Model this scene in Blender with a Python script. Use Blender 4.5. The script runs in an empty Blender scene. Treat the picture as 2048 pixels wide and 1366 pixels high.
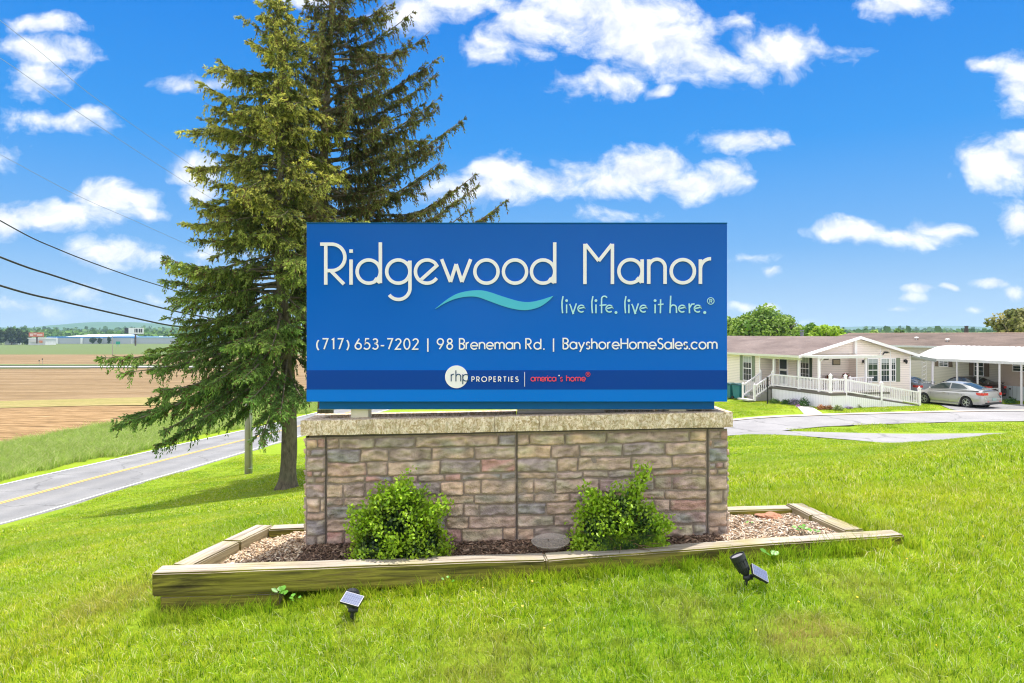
import bpy, bmesh, math, random
import numpy as np
from mathutils import Vector, Matrix, noise as mnoise
random.seed(7); rng = np.random.default_rng(7)
R = math.radians
F = 2048*24/36.0; HZ = 668.0
scene = bpy.context.scene
col = scene.collection
def W(px, py, D): return Vector(((px-1024)/F*D, D, (HZ-py)/F*D))

# ------------------------------------------------------------------ mesh helpers
class MB:
    def __init__(s): s.v=[]; s.f=[]; s.c=[]; s.cur=(1,1,1); s.mi=[]; s.m=0; s.M=None
    def add(s, vs, fs):
        o=len(s.v)
        for v in vs:
            v=Vector(v)
            if s.M is not None: v=s.M@v
            s.v.append(v)
        for f in fs:
            s.f.append([i+o for i in f]); s.c.append(s.cur); s.mi.append(s.m)
    def box(s, p0, p1, R3=None, c=None):
        (x0,y0,z0),(x1,y1,z1)=p0,p1
        vs=[(x0,y0,z0),(x1,y0,z0),(x1,y1,z0),(x0,y1,z0),(x0,y0,z1),(x1,y0,z1),(x1,y1,z1),(x0,y1,z1)]
        if R3 is not None: vs=[R3@Vector(v) for v in vs]
        s.add(vs,[(0,3,2,1),(4,5,6,7),(0,1,5,4),(1,2,6,5),(2,3,7,6),(3,0,4,7)])
    def cbox(s, c, d, R3=None):
        h=[x/2 for x in d]
        vs=[Vector((sx*h[0],sy*h[1],sz*h[2])) for sz in(-1,1) for sx,sy in((-1,-1),(1,-1),(1,1),(-1,1))]
        if R3 is not None: vs=[R3@v for v in vs]
        s.add([v+Vector(c) for v in vs],[(0,3,2,1),(4,5,6,7),(0,1,5,4),(1,2,6,5),(2,3,7,6),(3,0,4,7)])
    def beam(s, a, b, w, h, up=(0,0,1)):
        a=Vector(a); b=Vector(b); d=(b-a); L=d.length; d.normalize()
        u=Vector(up); x=d.cross(u)
        if x.length<1e-4: x=Vector((1,0,0))
        x.normalize(); u=x.cross(d)
        vs=[]
        for p in(a,b):
            for sx,su in((-1,-1),(1,-1),(1,1),(-1,1)): vs.append(p+x*sx*w/2+u*su*h/2)
        s.add(vs,[(0,3,2,1),(4,5,6,7),(0,1,5,4),(1,2,6,5),(2,3,7,6),(3,0,4,7)])
    def tube(s, pts, rad, n=8, cap=True):
        pts=[Vector(p) for p in pts]
        if not hasattr(rad,'__len__'): rad=[rad]*len(pts)
        vs=[]; fs=[]; prev=None
        for i,p in enumerate(pts):
            d=(pts[min(i+1,len(pts)-1)]-pts[max(i-1,0)]).normalized()
            if prev is None:
                a=Vector((0,0,1)) if abs(d.z)<.9 else Vector((1,0,0))
                x=d.cross(a).normalized()
            else:
                x=(prev-d*prev.dot(d)).normalized()
            prev=x; y=d.cross(x)
            for k in range(n):
                t=2*math.pi*k/n; vs.append(p+(x*math.cos(t)+y*math.sin(t))*rad[i])
        for i in range(len(pts)-1):
            for k in range(n):
                a=i*n+k; b=i*n+(k+1)%n; fs.append((a,b,b+n,a+n))
        if cap: fs.append(tuple(range(n))[::-1]); fs.append(tuple(range((len(pts)-1)*n,len(pts)*n)))
        s.add(vs,fs)
    def lathe(s, prof, c=(0,0,0), n=24, R3=None):
        vs=[];fs=[]
        for r,z in prof:
            for k in range(n):
                t=2*math.pi*k/n; v=Vector((r*math.cos(t),r*math.sin(t),z))
                if R3 is not None: v=R3@v
                vs.append(v+Vector(c))
        for i in range(len(prof)-1):
            for k in range(n):
                a=i*n+k;b=i*n+(k+1)%n; fs.append((a,b,b+n,a+n))
        s.add(vs,fs)
    def sphere(s, c, r, n=10, sc=(1,1,1)):
        prof=[(max(1e-4,r*math.sin(math.pi*i/n)),-r*math.cos(math.pi*i/n)) for i in range(n+1)]
        vs=[];fs=[];m=n*2
        for rr,z in prof:
            for k in range(m):
                t=2*math.pi*k/m; vs.append(Vector((rr*math.cos(t)*sc[0],rr*math.sin(t)*sc[1],z*sc[2]))+Vector(c))
        for i in range(n):
            for k in range(m):
                a=i*m+k;b=i*m+(k+1)%m; fs.append((a,b,b+m,a+m))
        s.add(vs,fs)
    def prism(s, poly, axis, lo, hi):
        # poly in the other two axes (cyclic order), extruded along axis
        def mk(p,t):
            if axis=='x': return (t,p[0],p[1])
            if axis=='y': return (p[0],t,p[1])
            return (p[0],p[1],t)
        n=len(poly); vs=[mk(p,lo) for p in poly]+[mk(p,hi) for p in poly]
        fs=[tuple(range(n)),tuple(range(2*n-1,n-1,-1))]+[(i,i+n,(i+1)%n+n,(i+1)%n) for i in range(n)]
        s.add(vs,fs)
    def build(s, name, mats, parent=None, smooth=False, bevel=0, color=False, fixn=True):
        me=bpy.data.meshes.new(name)
        me.from_pydata([tuple(v) for v in s.v],[],s.f)
        if not isinstance(mats,(list,tuple)): mats=[mats]
        for m in mats: me.materials.append(m)
        if len(mats)>1: me.polygons.foreach_set('material_index',s.mi)
        if color:
            a=me.color_attributes.new('Col','FLOAT_COLOR','CORNER')
            arr=[]
            for f,c in zip(s.f,s.c): arr+= [c[0],c[1],c[2],1.0]*len(f)
            a.data.foreach_set('color',arr)
        if fixn:
            bm=bmesh.new(); bm.from_mesh(me); bmesh.ops.recalc_face_normals(bm,faces=bm.faces); bm.to_mesh(me); bm.free()
        if smooth: me.polygons.foreach_set('use_smooth',[True]*len(me.polygons))
        me.update()
        o=bpy.data.objects.new(name,me); col.objects.link(o)
        if parent: o.parent=parent
        if bevel:
            b=o.modifiers.new('b','BEVEL'); b.width=bevel; b.segments=2; b.limit_method='ANGLE'
        return o
def npmesh(name, V, Q, mat, parent=None, C=None, smooth=False, link=True):
    """V (n,3), Q (m,k) faces all of the same size, C (n,3) colour per vertex"""
    me=bpy.data.meshes.new(name); V=np.asarray(V,dtype=np.float32); Q=np.asarray(Q,dtype=np.int32)
    me.vertices.add(len(V)); me.vertices.foreach_set('co',V.ravel())
    k=Q.shape[1]; me.loops.add(Q.size); me.loops.foreach_set('vertex_index',Q.ravel())
    me.polygons.add(len(Q)); me.polygons.foreach_set('loop_start',np.arange(0,Q.size,k,dtype=np.int32))
    me.polygons.foreach_set('loop_total',np.full(len(Q),k,dtype=np.int32))
    if smooth: me.polygons.foreach_set('use_smooth',np.ones(len(Q),dtype=bool))
    if C is not None:
        a=me.color_attributes.new('Col','FLOAT_COLOR','POINT')
        cc=np.ones((len(V),4),dtype=np.float32); cc[:,:3]=C; a.data.foreach_set('color',cc.ravel())
    me.update(calc_edges=True); me.validate()
    me.materials.append(mat)
    o=bpy.data.objects.new(name,me)
    if link: col.objects.link(o)
    if parent: o.parent=parent
    return o
def tag(o, label=None, cat=None, group=None, kind=None):
    if label: o['label']=label
    if cat: o['category']=cat
    if group: o['group']=group
    if kind: o['kind']=kind
    return o
def empty(name, loc=(0,0,0), rz=0):
    o=bpy.data.objects.new(name,None); col.objects.link(o); o.location=loc; o.rotation_euler=(0,0,rz); o.empty_display_size=.1
    return o
def copy_tree(o, parent=None):
    c=o.copy(); col.objects.link(c); c.parent=parent
    for ch in [k for k in bpy.data.objects if k.parent==o]: copy_tree(ch,c)
    return c

# ------------------------------------------------------------------ materials
def newmat(name):
    m=bpy.data.materials.new(name); m.use_nodes=True; nt=m.node_tree
    return m,nt,nt.nodes['Principled BSDF']
def N(nt,t,**kw):
    n=nt.nodes.new(t)
    for k,v in kw.items(): setattr(n,k,v)
    return n
def ramp(nt, fac, stops):
    r=N(nt,'ShaderNodeValToRGB'); e=r.color_ramp.elements
    while len(e)<len(stops): e.new(.5)
    for el,(p,c) in zip(e,stops): el.position=p; el.color=(*c,1) if len(c)==3 else c
    nt.links.new(fac,r.inputs[0]); return r.outputs[0]
def mixc(nt, fac, a, b, mode='MIX'):
    n=N(nt,'ShaderNodeMix',data_type='RGBA',blend_type=mode)
    for i,x in((0,fac),(6,a),(7,b)):
        if isinstance(x,(int,float)): n.inputs[i].default_value=x
        elif isinstance(x,tuple): n.inputs[i].default_value=(*x,1)
        else: nt.links.new(x,n.inputs[i])
    return n.outputs[2]
def math_(nt, op, a, b=None, c=None, clamp=False):
    n=N(nt,'ShaderNodeMath',operation=op); n.use_clamp=clamp
    for i,x in enumerate((a,b,c)):
        if x is None: continue
        if isinstance(x,(int,float)): n.inputs[i].default_value=x
        else: nt.links.new(x,n.inputs[i])
    return n.outputs[0]
def noise(nt, vec, scale, detail=4, rough=.55, dist=0, out=0):
    n=N(nt,'ShaderNodeTexNoise'); n.inputs['Scale'].default_value=scale; n.inputs['Detail'].default_value=detail
    n.inputs['Roughness'].default_value=rough; n.inputs['Distortion'].default_value=dist
    if vec is not None: nt.links.new(vec,n.inputs['Vector'])
    return n.outputs[out]
def scaled(nt, vec, s):
    n=N(nt,'ShaderNodeVectorMath',operation='MULTIPLY'); nt.links.new(vec,n.inputs[0]); n.inputs[1].default_value=s
    return n.outputs[0]
def coords(nt, kind='Object'): return N(nt,'ShaderNodeTexCoord').outputs[kind]
def pos(nt): return N(nt,'ShaderNodeNewGeometry').outputs['Position']
def bump(nt, bs, h, strength=.5, dist=.01, normal=None):
    b=N(nt,'ShaderNodeBump'); b.inputs['Strength'].default_value=strength; b.inputs['Distance'].default_value=dist
    nt.links.new(h,b.inputs['Height']); nt.links.new(b.outputs[0],bs.inputs['Normal']); return b
def simple(name, c, rough=.5, metal=0, var=.12, scale=6, bmp=0, bscale=60, spec=.5, coat=0):
    m,nt,bs=newmat(name)
    co=coords(nt); f=noise(nt,co,scale,5)
    bc=mixc(nt,f,tuple(x*(1-var) for x in c),tuple(min(1,x*(1+var)) for x in c))
    nt.links.new(bc,bs.inputs['Base Color'])
    bs.inputs['Roughness'].default_value=rough; bs.inputs['Metallic'].default_value=metal
    bs.inputs['Specular IOR Level'].default_value=spec; bs.inputs['Coat Weight'].default_value=coat
    if bmp: bump(nt,bs,noise(nt,co,bscale,5),bmp,.01)
    return m
def attrmat(name, rough=.6, transl=0.0, var=.15, vscale=3, spec=.3, bmp=0, bscale=40, bdist=.005, posvar=None):
    m,nt,bs=newmat(name)
    a=N(nt,'ShaderNodeAttribute'); a.attribute_name='Col'; c=a.outputs['Color']
    p=pos(nt)
    f=noise(nt,p,vscale,4)
    c=mixc(nt,1.0,c,ramp(nt,f,[(.3,(1-var,)*3),(.7,(1+var,)*3)]),'MULTIPLY')
    if posvar: c=posvar(nt,c,p)
    nt.links.new(c,bs.inputs['Base Color']); bs.inputs['Roughness'].default_value=rough; bs.inputs['Specular IOR Level'].default_value=spec
    if bmp: bump(nt,bs,noise(nt,p,bscale,6,.6),bmp,bdist)
    if transl>0:
        t=N(nt,'ShaderNodeBsdfTranslucent'); nt.links.new(c,t.inputs['Color'])
        mx=N(nt,'ShaderNodeMixShader'); mx.inputs[0].default_value=transl
        nt.links.new(bs.outputs[0],mx.inputs[1]); nt.links.new(t.outputs[0],mx.inputs[2])
        nt.links.new(mx.outputs[0],nt.nodes['Material Output'].inputs[0])
    return m

# ------------------------------------------------------------------ camera, sun, world
cam=bpy.data.cameras.new('camera'); cam.lens=24; cam.sensor_width=36; cam.shift_y=-15/2048; cam.clip_start=.05; cam.clip_end=30000
camo=bpy.data.objects.new('camera',cam); col.objects.link(camo); camo.rotation_euler=(R(90),0,0); scene.camera=camo
SUN_EL=R(76); SUN_AZ=R(52)      # azimuth measured from +y toward +x
sd=Vector((math.sin(SUN_AZ)*math.cos(SUN_EL),math.cos(SUN_AZ)*math.cos(SUN_EL),math.sin(SUN_EL)))
sl=bpy.data.lights.new('sun','SUN'); sl.energy=3.3; sl.angle=R(.55); sl.color=(1,.95,.86)
so=bpy.data.objects.new('sun',sl); col.objects.link(so); so.rotation_euler=sd.to_track_quat('Z','Y').to_euler()
scene.view_settings.view_transform='Standard'; scene.view_settings.look='None'; scene.view_settings.exposure=.95; scene.view_settings.gamma=1
scene.render.engine='CYCLES'; scene.cycles.pixel_filter_type='BLACKMAN_HARRIS'; scene.cycles.filter_width=1.15; scene.cycles.use_denoising=True; scene.cycles.sample_clamp_indirect=6

CLOUDS=[ # px, py, rx, ry, strength
(1180,0,150,62,1.15),(1250,45,150,72,1.15),(1335,85,115,58,1),(1425,122,130,42,.9),(1565,98,110,42,1),(1660,102,60,18,.5),(940,5,120,38,.9),
(985,92,80,34,.5),(1070,112,40,14,.5),(1090,50,130,40,.9),(1200,165,88,34,.9),(1330,180,30,14,.7),(1480,40,40,18,.5),
(1800,10,85,25,.9),(1985,133,48,16,.8),(2050,175,58,62,1),(2010,330,88,46,1.1),(2050,295,60,36,1.1),(2050,445,48,44,1),
(1700,466,80,24,1),(1800,474,100,26,1),(1890,456,70,20,.9),(1485,284,76,26,1),(1545,275,26,16,.7),
(1280,335,80,46,1.2),(1250,365,95,32,1.15),(1400,365,90,28,1),(1440,345,40,28,.8),(1000,350,70,44,1.1),(1080,365,85,30,1),(970,385,110,30,1),(1150,345,40,26,.5),
(1240,428,70,14,.4),(1990,570,34,11,.9),(1840,588,34,11,.8),(1905,583,20,7,.8),(1945,620,24,8,.8),(1790,619,26,7,.6),(1478,605,28,10,.8),(1540,606,18,7,.6),
(2045,592,24,14,.8),(1540,545,18,6,.4),(1500,520,40,8,.35),(1830,600,30,8,.6),(1600,640,60,6,.3),
(80,50,90,20,.9),(70,98,110,28,.95),(70,145,60,42,.75),(120,232,130,24,.7),(190,218,46,16,.8),
(225,395,85,34,1.2),(130,428,130,32,1.1),(20,440,90,32,1.1),(285,425,42,16,.9),(235,505,110,26,.75),(375,168,70,20,.7),(390,342,60,24,.9),(400,378,46,22,.9),(430,500,60,20,.5),
(820,15,80,46,1),(560,0,110,16,.8),(50,610,110,16,.35),(160,580,50,14,.35),(330,610,60,12,.3),(-40,300,80,30,.6),(1120,-160,420,110,1),(300,-260,240,70,.8),(1900,-220,300,70,.9),(2300,300,120,50,1),(-300,150,160,60,1),(-250,430,160,40,1)]
wd=bpy.data.worlds.new('World'); scene.world=wd; wd.use_nodes=True; nt=wd.node_tree
bg=nt.nodes['Background']
sky=N(nt,'ShaderNodeTexSky',sky_type='NISHITA'); sky.sun_disc=False; sky.sun_elevation=SUN_EL; sky.sun_rotation=SUN_AZ
sky.air_density=1.0; sky.dust_density=.6; sky.ozone_density=1.6; sky.altitude=100
hs=N(nt,'ShaderNodeHueSaturation'); hs.inputs['Saturation'].default_value=1.1; hs.inputs['Value'].default_value=1.0; hs.inputs['Hue'].default_value=.495
nt.links.new(sky.outputs[0],hs.inputs['Color'])
tc=coords(nt,'Generated'); sp=N(nt,'ShaderNodeSeparateXYZ'); nt.links.new(tc,sp.inputs[0])
ay=math_(nt,'MAXIMUM',math_(nt,'ABSOLUTE',sp.outputs[1]),.12)
u=math_(nt,'DIVIDE',sp.outputs[0],ay); v=math_(nt,'DIVIDE',sp.outputs[2],ay)
cb=N(nt,'ShaderNodeCombineXYZ'); nt.links.new(u,cb.inputs[0]); nt.links.new(v,cb.inputs[1])
nc=noise(nt,scaled(nt,cb.outputs[0],(1,1.5,1)),7,3,.5,0,1)
wv=N(nt,'ShaderNodeVectorMath',operation='MULTIPLY_ADD'); nt.links.new(nc,wv.inputs[0]); wv.inputs[1].default_value=(.09,.055,0)
sv=N(nt,'ShaderNodeVectorMath',operation='SUBTRACT'); nt.links.new(cb.outputs[0],sv.inputs[0]); sv.inputs[1].default_value=(.045,.0275,0)
nt.links.new(sv.outputs[0],wv.inputs[2]); P2=wv.outputs[0]
fld=None
for (px,py,rx,ry,st) in CLOUDS:
    a=N(nt,'ShaderNodeVectorMath',operation='SUBTRACT'); nt.links.new(P2,a.inputs[0]); a.inputs[1].default_value=((px-1024)/F,(HZ-py)/F,0)
    b=N(nt,'ShaderNodeVectorMath',operation='MULTIPLY'); nt.links.new(a.outputs[0],b.inputs[0]); b.inputs[1].default_value=(F/(rx*1.22),F/(ry*1.22),0)
    l=N(nt,'ShaderNodeVectorMath',operation='LENGTH'); nt.links.new(b.outputs[0],l.inputs[0])
    e=math_(nt,'MULTIPLY',math_(nt,'SUBTRACT',1,l.outputs['Value']),st)
    fld=e if fld is None else math_(nt,'SMOOTH_MAX',fld,e,.12)
# unseen broken cloud added overhead, to the sides and behind, to brighten the fill
outm=math_(nt,'MAXIMUM',math_(nt,'MAXIMUM',math_(nt,'MULTIPLY',math_(nt,'SUBTRACT',v,.60),6,clamp=True),math_(nt,'MULTIPLY',math_(nt,'SUBTRACT',math_(nt,'ABSOLUTE',u),.95),4,clamp=True)),math_(nt,'LESS_THAN',sp.outputs[1],.0))
gn=noise(nt,scaled(nt,tc,(1,1,1.6)),2.6,7,.55)
fld=math_(nt,'MAXIMUM',fld,math_(nt,'ADD',math_(nt,'MULTIPLY',outm,math_(nt,'MULTIPLY',math_(nt,'SUBTRACT',gn,.36),4.5)),math_(nt,'MULTIPLY',math_(nt,'SUBTRACT',outm,1),3)))
fb=noise(nt,scaled(nt,P2,(1,1.2,1)),14,9,.60)
fb2=noise(nt,scaled(nt,P2,(1,1.8,1)),42,6,.6)
dens=math_(nt,'ADD',math_(nt,'ADD',fld,math_(nt,'MULTIPLY',math_(nt,'SUBTRACT',fb,.5),1.95)),math_(nt,'MULTIPLY',math_(nt,'SUBTRACT',fb2,.5),.5))
alpha=ramp(nt,dens,[(.0,(0,0,0)),(.16,(.16,)*3),(.38,(.52,)*3),(.62,(.86,)*3),(.95,(1,1,1))])
# soft grey modelling of the cloud bodies: noise compared with itself a little higher up
up=N(nt,'ShaderNodeVectorMath',operation='ADD'); nt.links.new(P2,up.inputs[0]); up.inputs[1].default_value=(.006,.016,0)
fu=noise(nt,scaled(nt,up.outputs[0],(1,1.2,1)),14,6,.55)
sh=math_(nt,'ADD',math_(nt,'MULTIPLY',math_(nt,'SUBTRACT',fb,fu),2.2),.58,clamp=True)
ccol=ramp(nt,sh,[(.15,(2.75,3.05,3.6)),(.55,(3.9,4.0,4.2)),(.75,(4.5,4.5,4.55))])
k_=1/.272
skc=ramp(nt,sp.outputs[2],[(0,(.50*k_,.70*k_,.93*k_)),(.035,(.40*k_,.64*k_,.93*k_)),(.12,(.17*k_,.46*k_,.91*k_)),(.26,(.030*k_,.33*k_,.90*k_)),(.42,(.003*k_,.24*k_,.83*k_)),(1,(.10*k_,.27*k_,.62*k_))])
skc=mixc(nt,.975,hs.outputs[0],skc)
ccol=mixc(nt,math_(nt,'MULTIPLY',outm,1.0,clamp=True),ccol,(6.3,6.35,6.5))  # added unseen cloud made brighter to lift the fill on shaded faces
fin=mixc(nt,alpha,skc,ccol)
nt.links.new(fin,bg.inputs['Color']); bg.inputs['Strength'].default_value=.14
WORLD=wd
# ------------------------------------------------------------------ terrain
dR=Vector((.068,1,-.038)); nR=Vector((-.998,.068,0)); N0=Vector((-19.8,26.4,-7.4))
def roadp(s,t): return N0+dR*s+nR*t
CP=[]
def cp(px,py,D): p=W(px,py,D); CP.append((p.x,p.y,p.z))
for a in [(1024,1366,3.2),(0,1366,3.5),(2048,1366,3.0),(0,1200,6.3),(1024,1163,4.22),(1805,1088,4.5),(303,1246,4.05),(560,1226,4.06),(420,1238,4.05),(800,1196,4.1),(2048,1200,3.8),(2048,1000,5.6),(2048,900,7.8),(2048,867,10.5),
          (1600,1003,5.7),(1600,950,7.5),(1600,902,15),(1600,881,24),(1600,873,28.5),(1460,872,29),(1830,893,26),(1830,940,7.5),(1830,906,11),
          (450,1050,7.5),(300,1082,8.5),(500,1022,14),(572,978,27),(400,1012,20),(200,1042,20),(0,1062,19),(0,1100,12),(498,948,37),(1480,1140,4.25),(505,1075,5.35),(650,935,31)]: cp(*a)
CP+= [(12,16,-2.6),(18.8,25,-4.1),(21,28,-4.3),(13,40,-4.5),(17,36,-4.35),(27,36,-4.3),(17,40,-4.35),(24,41,-4.3),(30,40,-4.3),(15,50,-4.5),(22,50,-4.5),(35,50,-4.45),(32,44,-4.35),(20,33,-4.38),(30,32,-4.35),(42,36,-4.3),(17,60,-5),(40,60,-5),
      (1,5.6,-1.5),(0,12,-2.6),(0,22,-4.4),(0,35,-6.1),(0,60,-7.6),(7,30,-4.9),(7,45,-6),(5,-6,-1.5),(-5,-6,-2.6),(-14,0,-5),(12,0,-1.2),(25,0,-1.5),(25,12,-1.9)]
for s,t in [(-30,0),(-15,0),(0,0),(10,0),(20,0),(40,0),(70,0),(-30,7),(-15,7),(0,7),(10,7),(20,7),(40,7),(70,7)]:
    p=roadp(s,t); CP.append(tuple(p))
CP+= [(-36.8,49,-8.05),(-35.7,65.5,-8.3),(-34,90,-8.9),(-45,30,-7.7),(-60,60,-8.6),(-60,95,-9.2),(-30,120,-9.6),(0,110,-9.2),(40,110,-7.5),(70,60,-5.5),(70,20,-4),(-60,10,-7.5)]
CPn=np.array(CP); K=len(CPn)
def tk(d2): return .5*d2*np.log(np.maximum(d2,1e-9))
D2=((CPn[:,None,:2]-CPn[None,:,:2])**2).sum(-1)
A=np.zeros((K+3,K+3)); A[:K,:K]=tk(D2)+np.eye(K)*.02; A[:K,K]=1; A[:K,K+1:]=CPn[:,:2]; A[K:,:K]=A[:K,K:].T
sol=np.linalg.solve(A,np.concatenate([CPn[:,2],[0,0,0]]))
def tps(X,Y):
    out=np.zeros_like(X)
    xf=X.ravel(); yf=Y.ravel(); o=np.empty(len(xf))
    for i in range(0,len(xf),20000):
        x=xf[i:i+20000]; y=yf[i:i+20000]
        d=(x[:,None]-CPn[None,:,0])**2+(y[:,None]-CPn[None,:,1])**2
        o[i:i+20000]=tk(d)@sol[:K]+sol[K]+sol[K+1]*x+sol[K+2]*y
    return o.reshape(X.shape)
def sst(a,b,x): t=np.clip((x-a)/(b-a),0,1); return t*t*(3-2*t)
def H(X,Y):
    X=np.asarray(X,float); Y=np.asarray(Y,float)
    cx=np.clip(X,-75,85); cy=np.clip(Y,-12,125)
    z=tps(cx,cy)
    far=np.maximum(sst(100,200,Y),np.maximum(sst(60,150,-X),sst(90,220,X)))
    z=z*(1-far)+(-10)*far
    return z
def h1(x,y): return float(H(np.array([x]),np.array([y]))[0])
def T_bed(x,y): return -1.387+.0245*x-.035*(y-4.2)
# polygon distance (positive inside)
def inside_dist(poly,X,Y):
    P=np.array(poly,float); n=len(P); ins=np.zeros(X.shape,bool); dm=np.full(X.shape,1e9)
    for i in range(n):
        a=P[i]; b=P[(i+1)%n]; e=b-a
        t=np.clip(((X-a[0])*e[0]+(Y-a[1])*e[1])/(e@e),0,1)
        dm=np.minimum(dm,np.hypot(X-a[0]-t*e[0],Y-a[1]-t*e[1]))
        c=((a[1]>Y)!=(b[1]>Y))&(X<(b[0]-a[0])*(Y-a[1])/(b[1]-a[1]+1e-12)+a[0]); ins^=c
    return np.where(ins,dm,-dm)
def gp(px,py,z=-4.34): D=-z*F/(py-HZ); return ((px-1024)/F*D,D)
ROAD=[tuple(roadp(s,t)[:2]) for s,t in [(-45,0),(-20,0),(0,0),(20,0),(60,0),(140,0),(140,7),(60,7),(20,7),(0,7),(-20,7),(-45,7)]]
# community street: two arms that join on the left, then run down behind the sign toward the road
ST=[gp(1460,828),gp(1600,829),gp(1800,825),gp(2060,822),(44,37.5),(44,33),gp(2060,843),gp(1900,844),gp(1740,847),gp(1640,850),gp(1585,855),gp(1562,858),gp(1640,861),gp(1800,864),gp(2030,866),(29,30.5),(36,30.4),(36,25.5),(24.5,25.8),gp(1830,892),gp(1700,881),gp(1600,874.5),gp(1460,871.5),(5,33),(-6,50),(-15.9,64),(-15.4,72),(-4,56),(5,41)]
DRIVE=[gp(1868,806),gp(1790,800),(24,43.6),(26.3,46),(26.2,53),(28.6,53.6),(29.5,46),(30.2,41.5),gp(2060,809),(37,39.2),(36.5,37.0),gp(1935,825.5),gp(1900,821)]
BED=[(-2.12,4.15),(2.58,4.5),(2.36,5.42),(-1.95,5.22)]
FIELD=[tuple(roadp(s,18.5)[:2]) for s in (-70,-30,0,38,80,150)]+[(-10,330),(-1500,330),(-1500,-60)]
WALK=[gp(1608,828.5),gp(1645,828),gp(1624,815),gp(1608,812),gp(1592,812)]
def sinkmap(X,Y,z):
    for poly,dp,m in ((ROAD,.14,.35),(ST,.12,.3),(DRIVE,.12,.3),(FIELD,.5,2.)):
        d=inside_dist(poly,X,Y); z=z-dp*sst(0,m,d)
    d=inside_dist(BED,X,Y); z=np.where(d>-.04,np.minimum(z,T_bed(X,Y)-.13),z)
    return z
def graded(lo,hi,a,b,st,g):
    c=list(np.arange(a,b+st/2,st)); s=st; x=c[-1]
    while x<hi: s*=g; x+=s; c.append(x)
    s=st; x=c[0]; l=[]
    while x>lo: s*=g; x-=s; l.append(x)
    return np.array(l[::-1]+c)
gx=graded(-7000,7000,-26,36,.33,1.075); gy=graded(-300,7000,2.,56,.33,1.075)
GX,GY=np.meshgrid(gx,gy)
GZ=H(GX,GY)
und=.02*np.sin(GX*.9+1.3*np.sin(GY*.5))*np.cos(GY*.7+GX*.3)*sst(7,12,np.hypot(GX,GY))*(1-sst(60,120,GY))
GZ=sinkmap(GX,GY,GZ+und)
nx,ny=len(gx),len(gy)
idx=np.arange(nx*ny).reshape(ny,nx)
Q=np.stack([idx[:-1,:-1],idx[:-1,1:],idx[1:,1:],idx[1:,:-1]],-1).reshape(-1,4)

m_ground,nt,bs=newmat('lawn_soil')
p=pos(nt)
a=noise(nt,p,.35,5,.6); b=noise(nt,p,3.2,6,.65); c=noise(nt,scaled(nt,p,(1,1,.2)),30,5,.7)
g1=ramp(nt,a,[(.3,(.20,.30,.018)),(.5,(.265,.35,.024)),(.72,(.34,.38,.045))])
g2=mixc(nt,ramp(nt,b,[(.35,(0,)*3),(.7,(.75,)*3)]),g1,(.22,.34,.016))
g3=mixc(nt,1.0,g2,ramp(nt,c,[(.25,(.62,)*3),(.5,(1,)*3),(.8,(1.35,)*3)]),'MULTIPLY')
sy=N(nt,'ShaderNodeSeparateXYZ'); nt.links.new(p,sy.inputs[0]); g3=mixc(nt,math_(nt,'MULTIPLY',math_(nt,'SUBTRACT',sy.outputs[1],240),.01,clamp=True),g3,(.125,.165,.06))
nt.links.new(g3,bs.inputs['Base Color']); bs.inputs['Roughness'].default_value=.9; bs.inputs['Specular IOR Level'].default_value=.1
bump(nt,bs,c,.8,.05)
ground=npmesh('ground',np.stack([GX.ravel(),GY.ravel(),GZ.ravel()],1),Q,m_ground,smooth=True); tag(ground,kind='structure')

def tri_grid(poly,st):
    """drape a polygon: clip a grid to it by bmesh"""
    P=np.array(poly); x0,y0=P.min(0); x1,y1=P.max(0)
    bm=bmesh.new()
    vs=[bm.verts.new((p[0],p[1],0)) for p in poly]
    f=bm.faces.new(vs)
    xs=np.arange(x0+st*.37,x1,st); ys=np.arange(y0+st*.37,y1,st)
    for x in xs: bmesh.ops.bisect_plane(bm,geom=bm.verts[:]+bm.edges[:]+bm.faces[:],plane_co=(x,0,0),plane_no=(1,0,0))
    for y in ys: bmesh.ops.bisect_plane(bm,geom=bm.verts[:]+bm.edges[:]+bm.faces[:],plane_co=(0,y,0),plane_no=(0,1,0))
    bmesh.ops.recalc_face_normals(bm,faces=bm.faces)
    return bm
def drape(name,poly,st,mat,dz):
    bm=tri_grid(poly,st)
    X=np.array([v.co.x for v in bm.verts]); Y=np.array([v.co.y for v in bm.verts]); Z=H(X,Y)+dz
    for v,z in zip(bm.verts,Z): v.co.z=z
    for f in bm.faces:
        f.smooth=True
        if f.normal.z<0: f.normal_flip()
    bm.normal_update()
    for f in bm.faces:
        if f.normal.z<0: f.normal_flip()
    me=bpy.data.meshes.new(name); bm.to_mesh(me); bm.free(); me.materials.append(mat)
    o=bpy.data.objects.new(name,me); col.objects.link(o); tag(o,kind='structure'); return o
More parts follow.
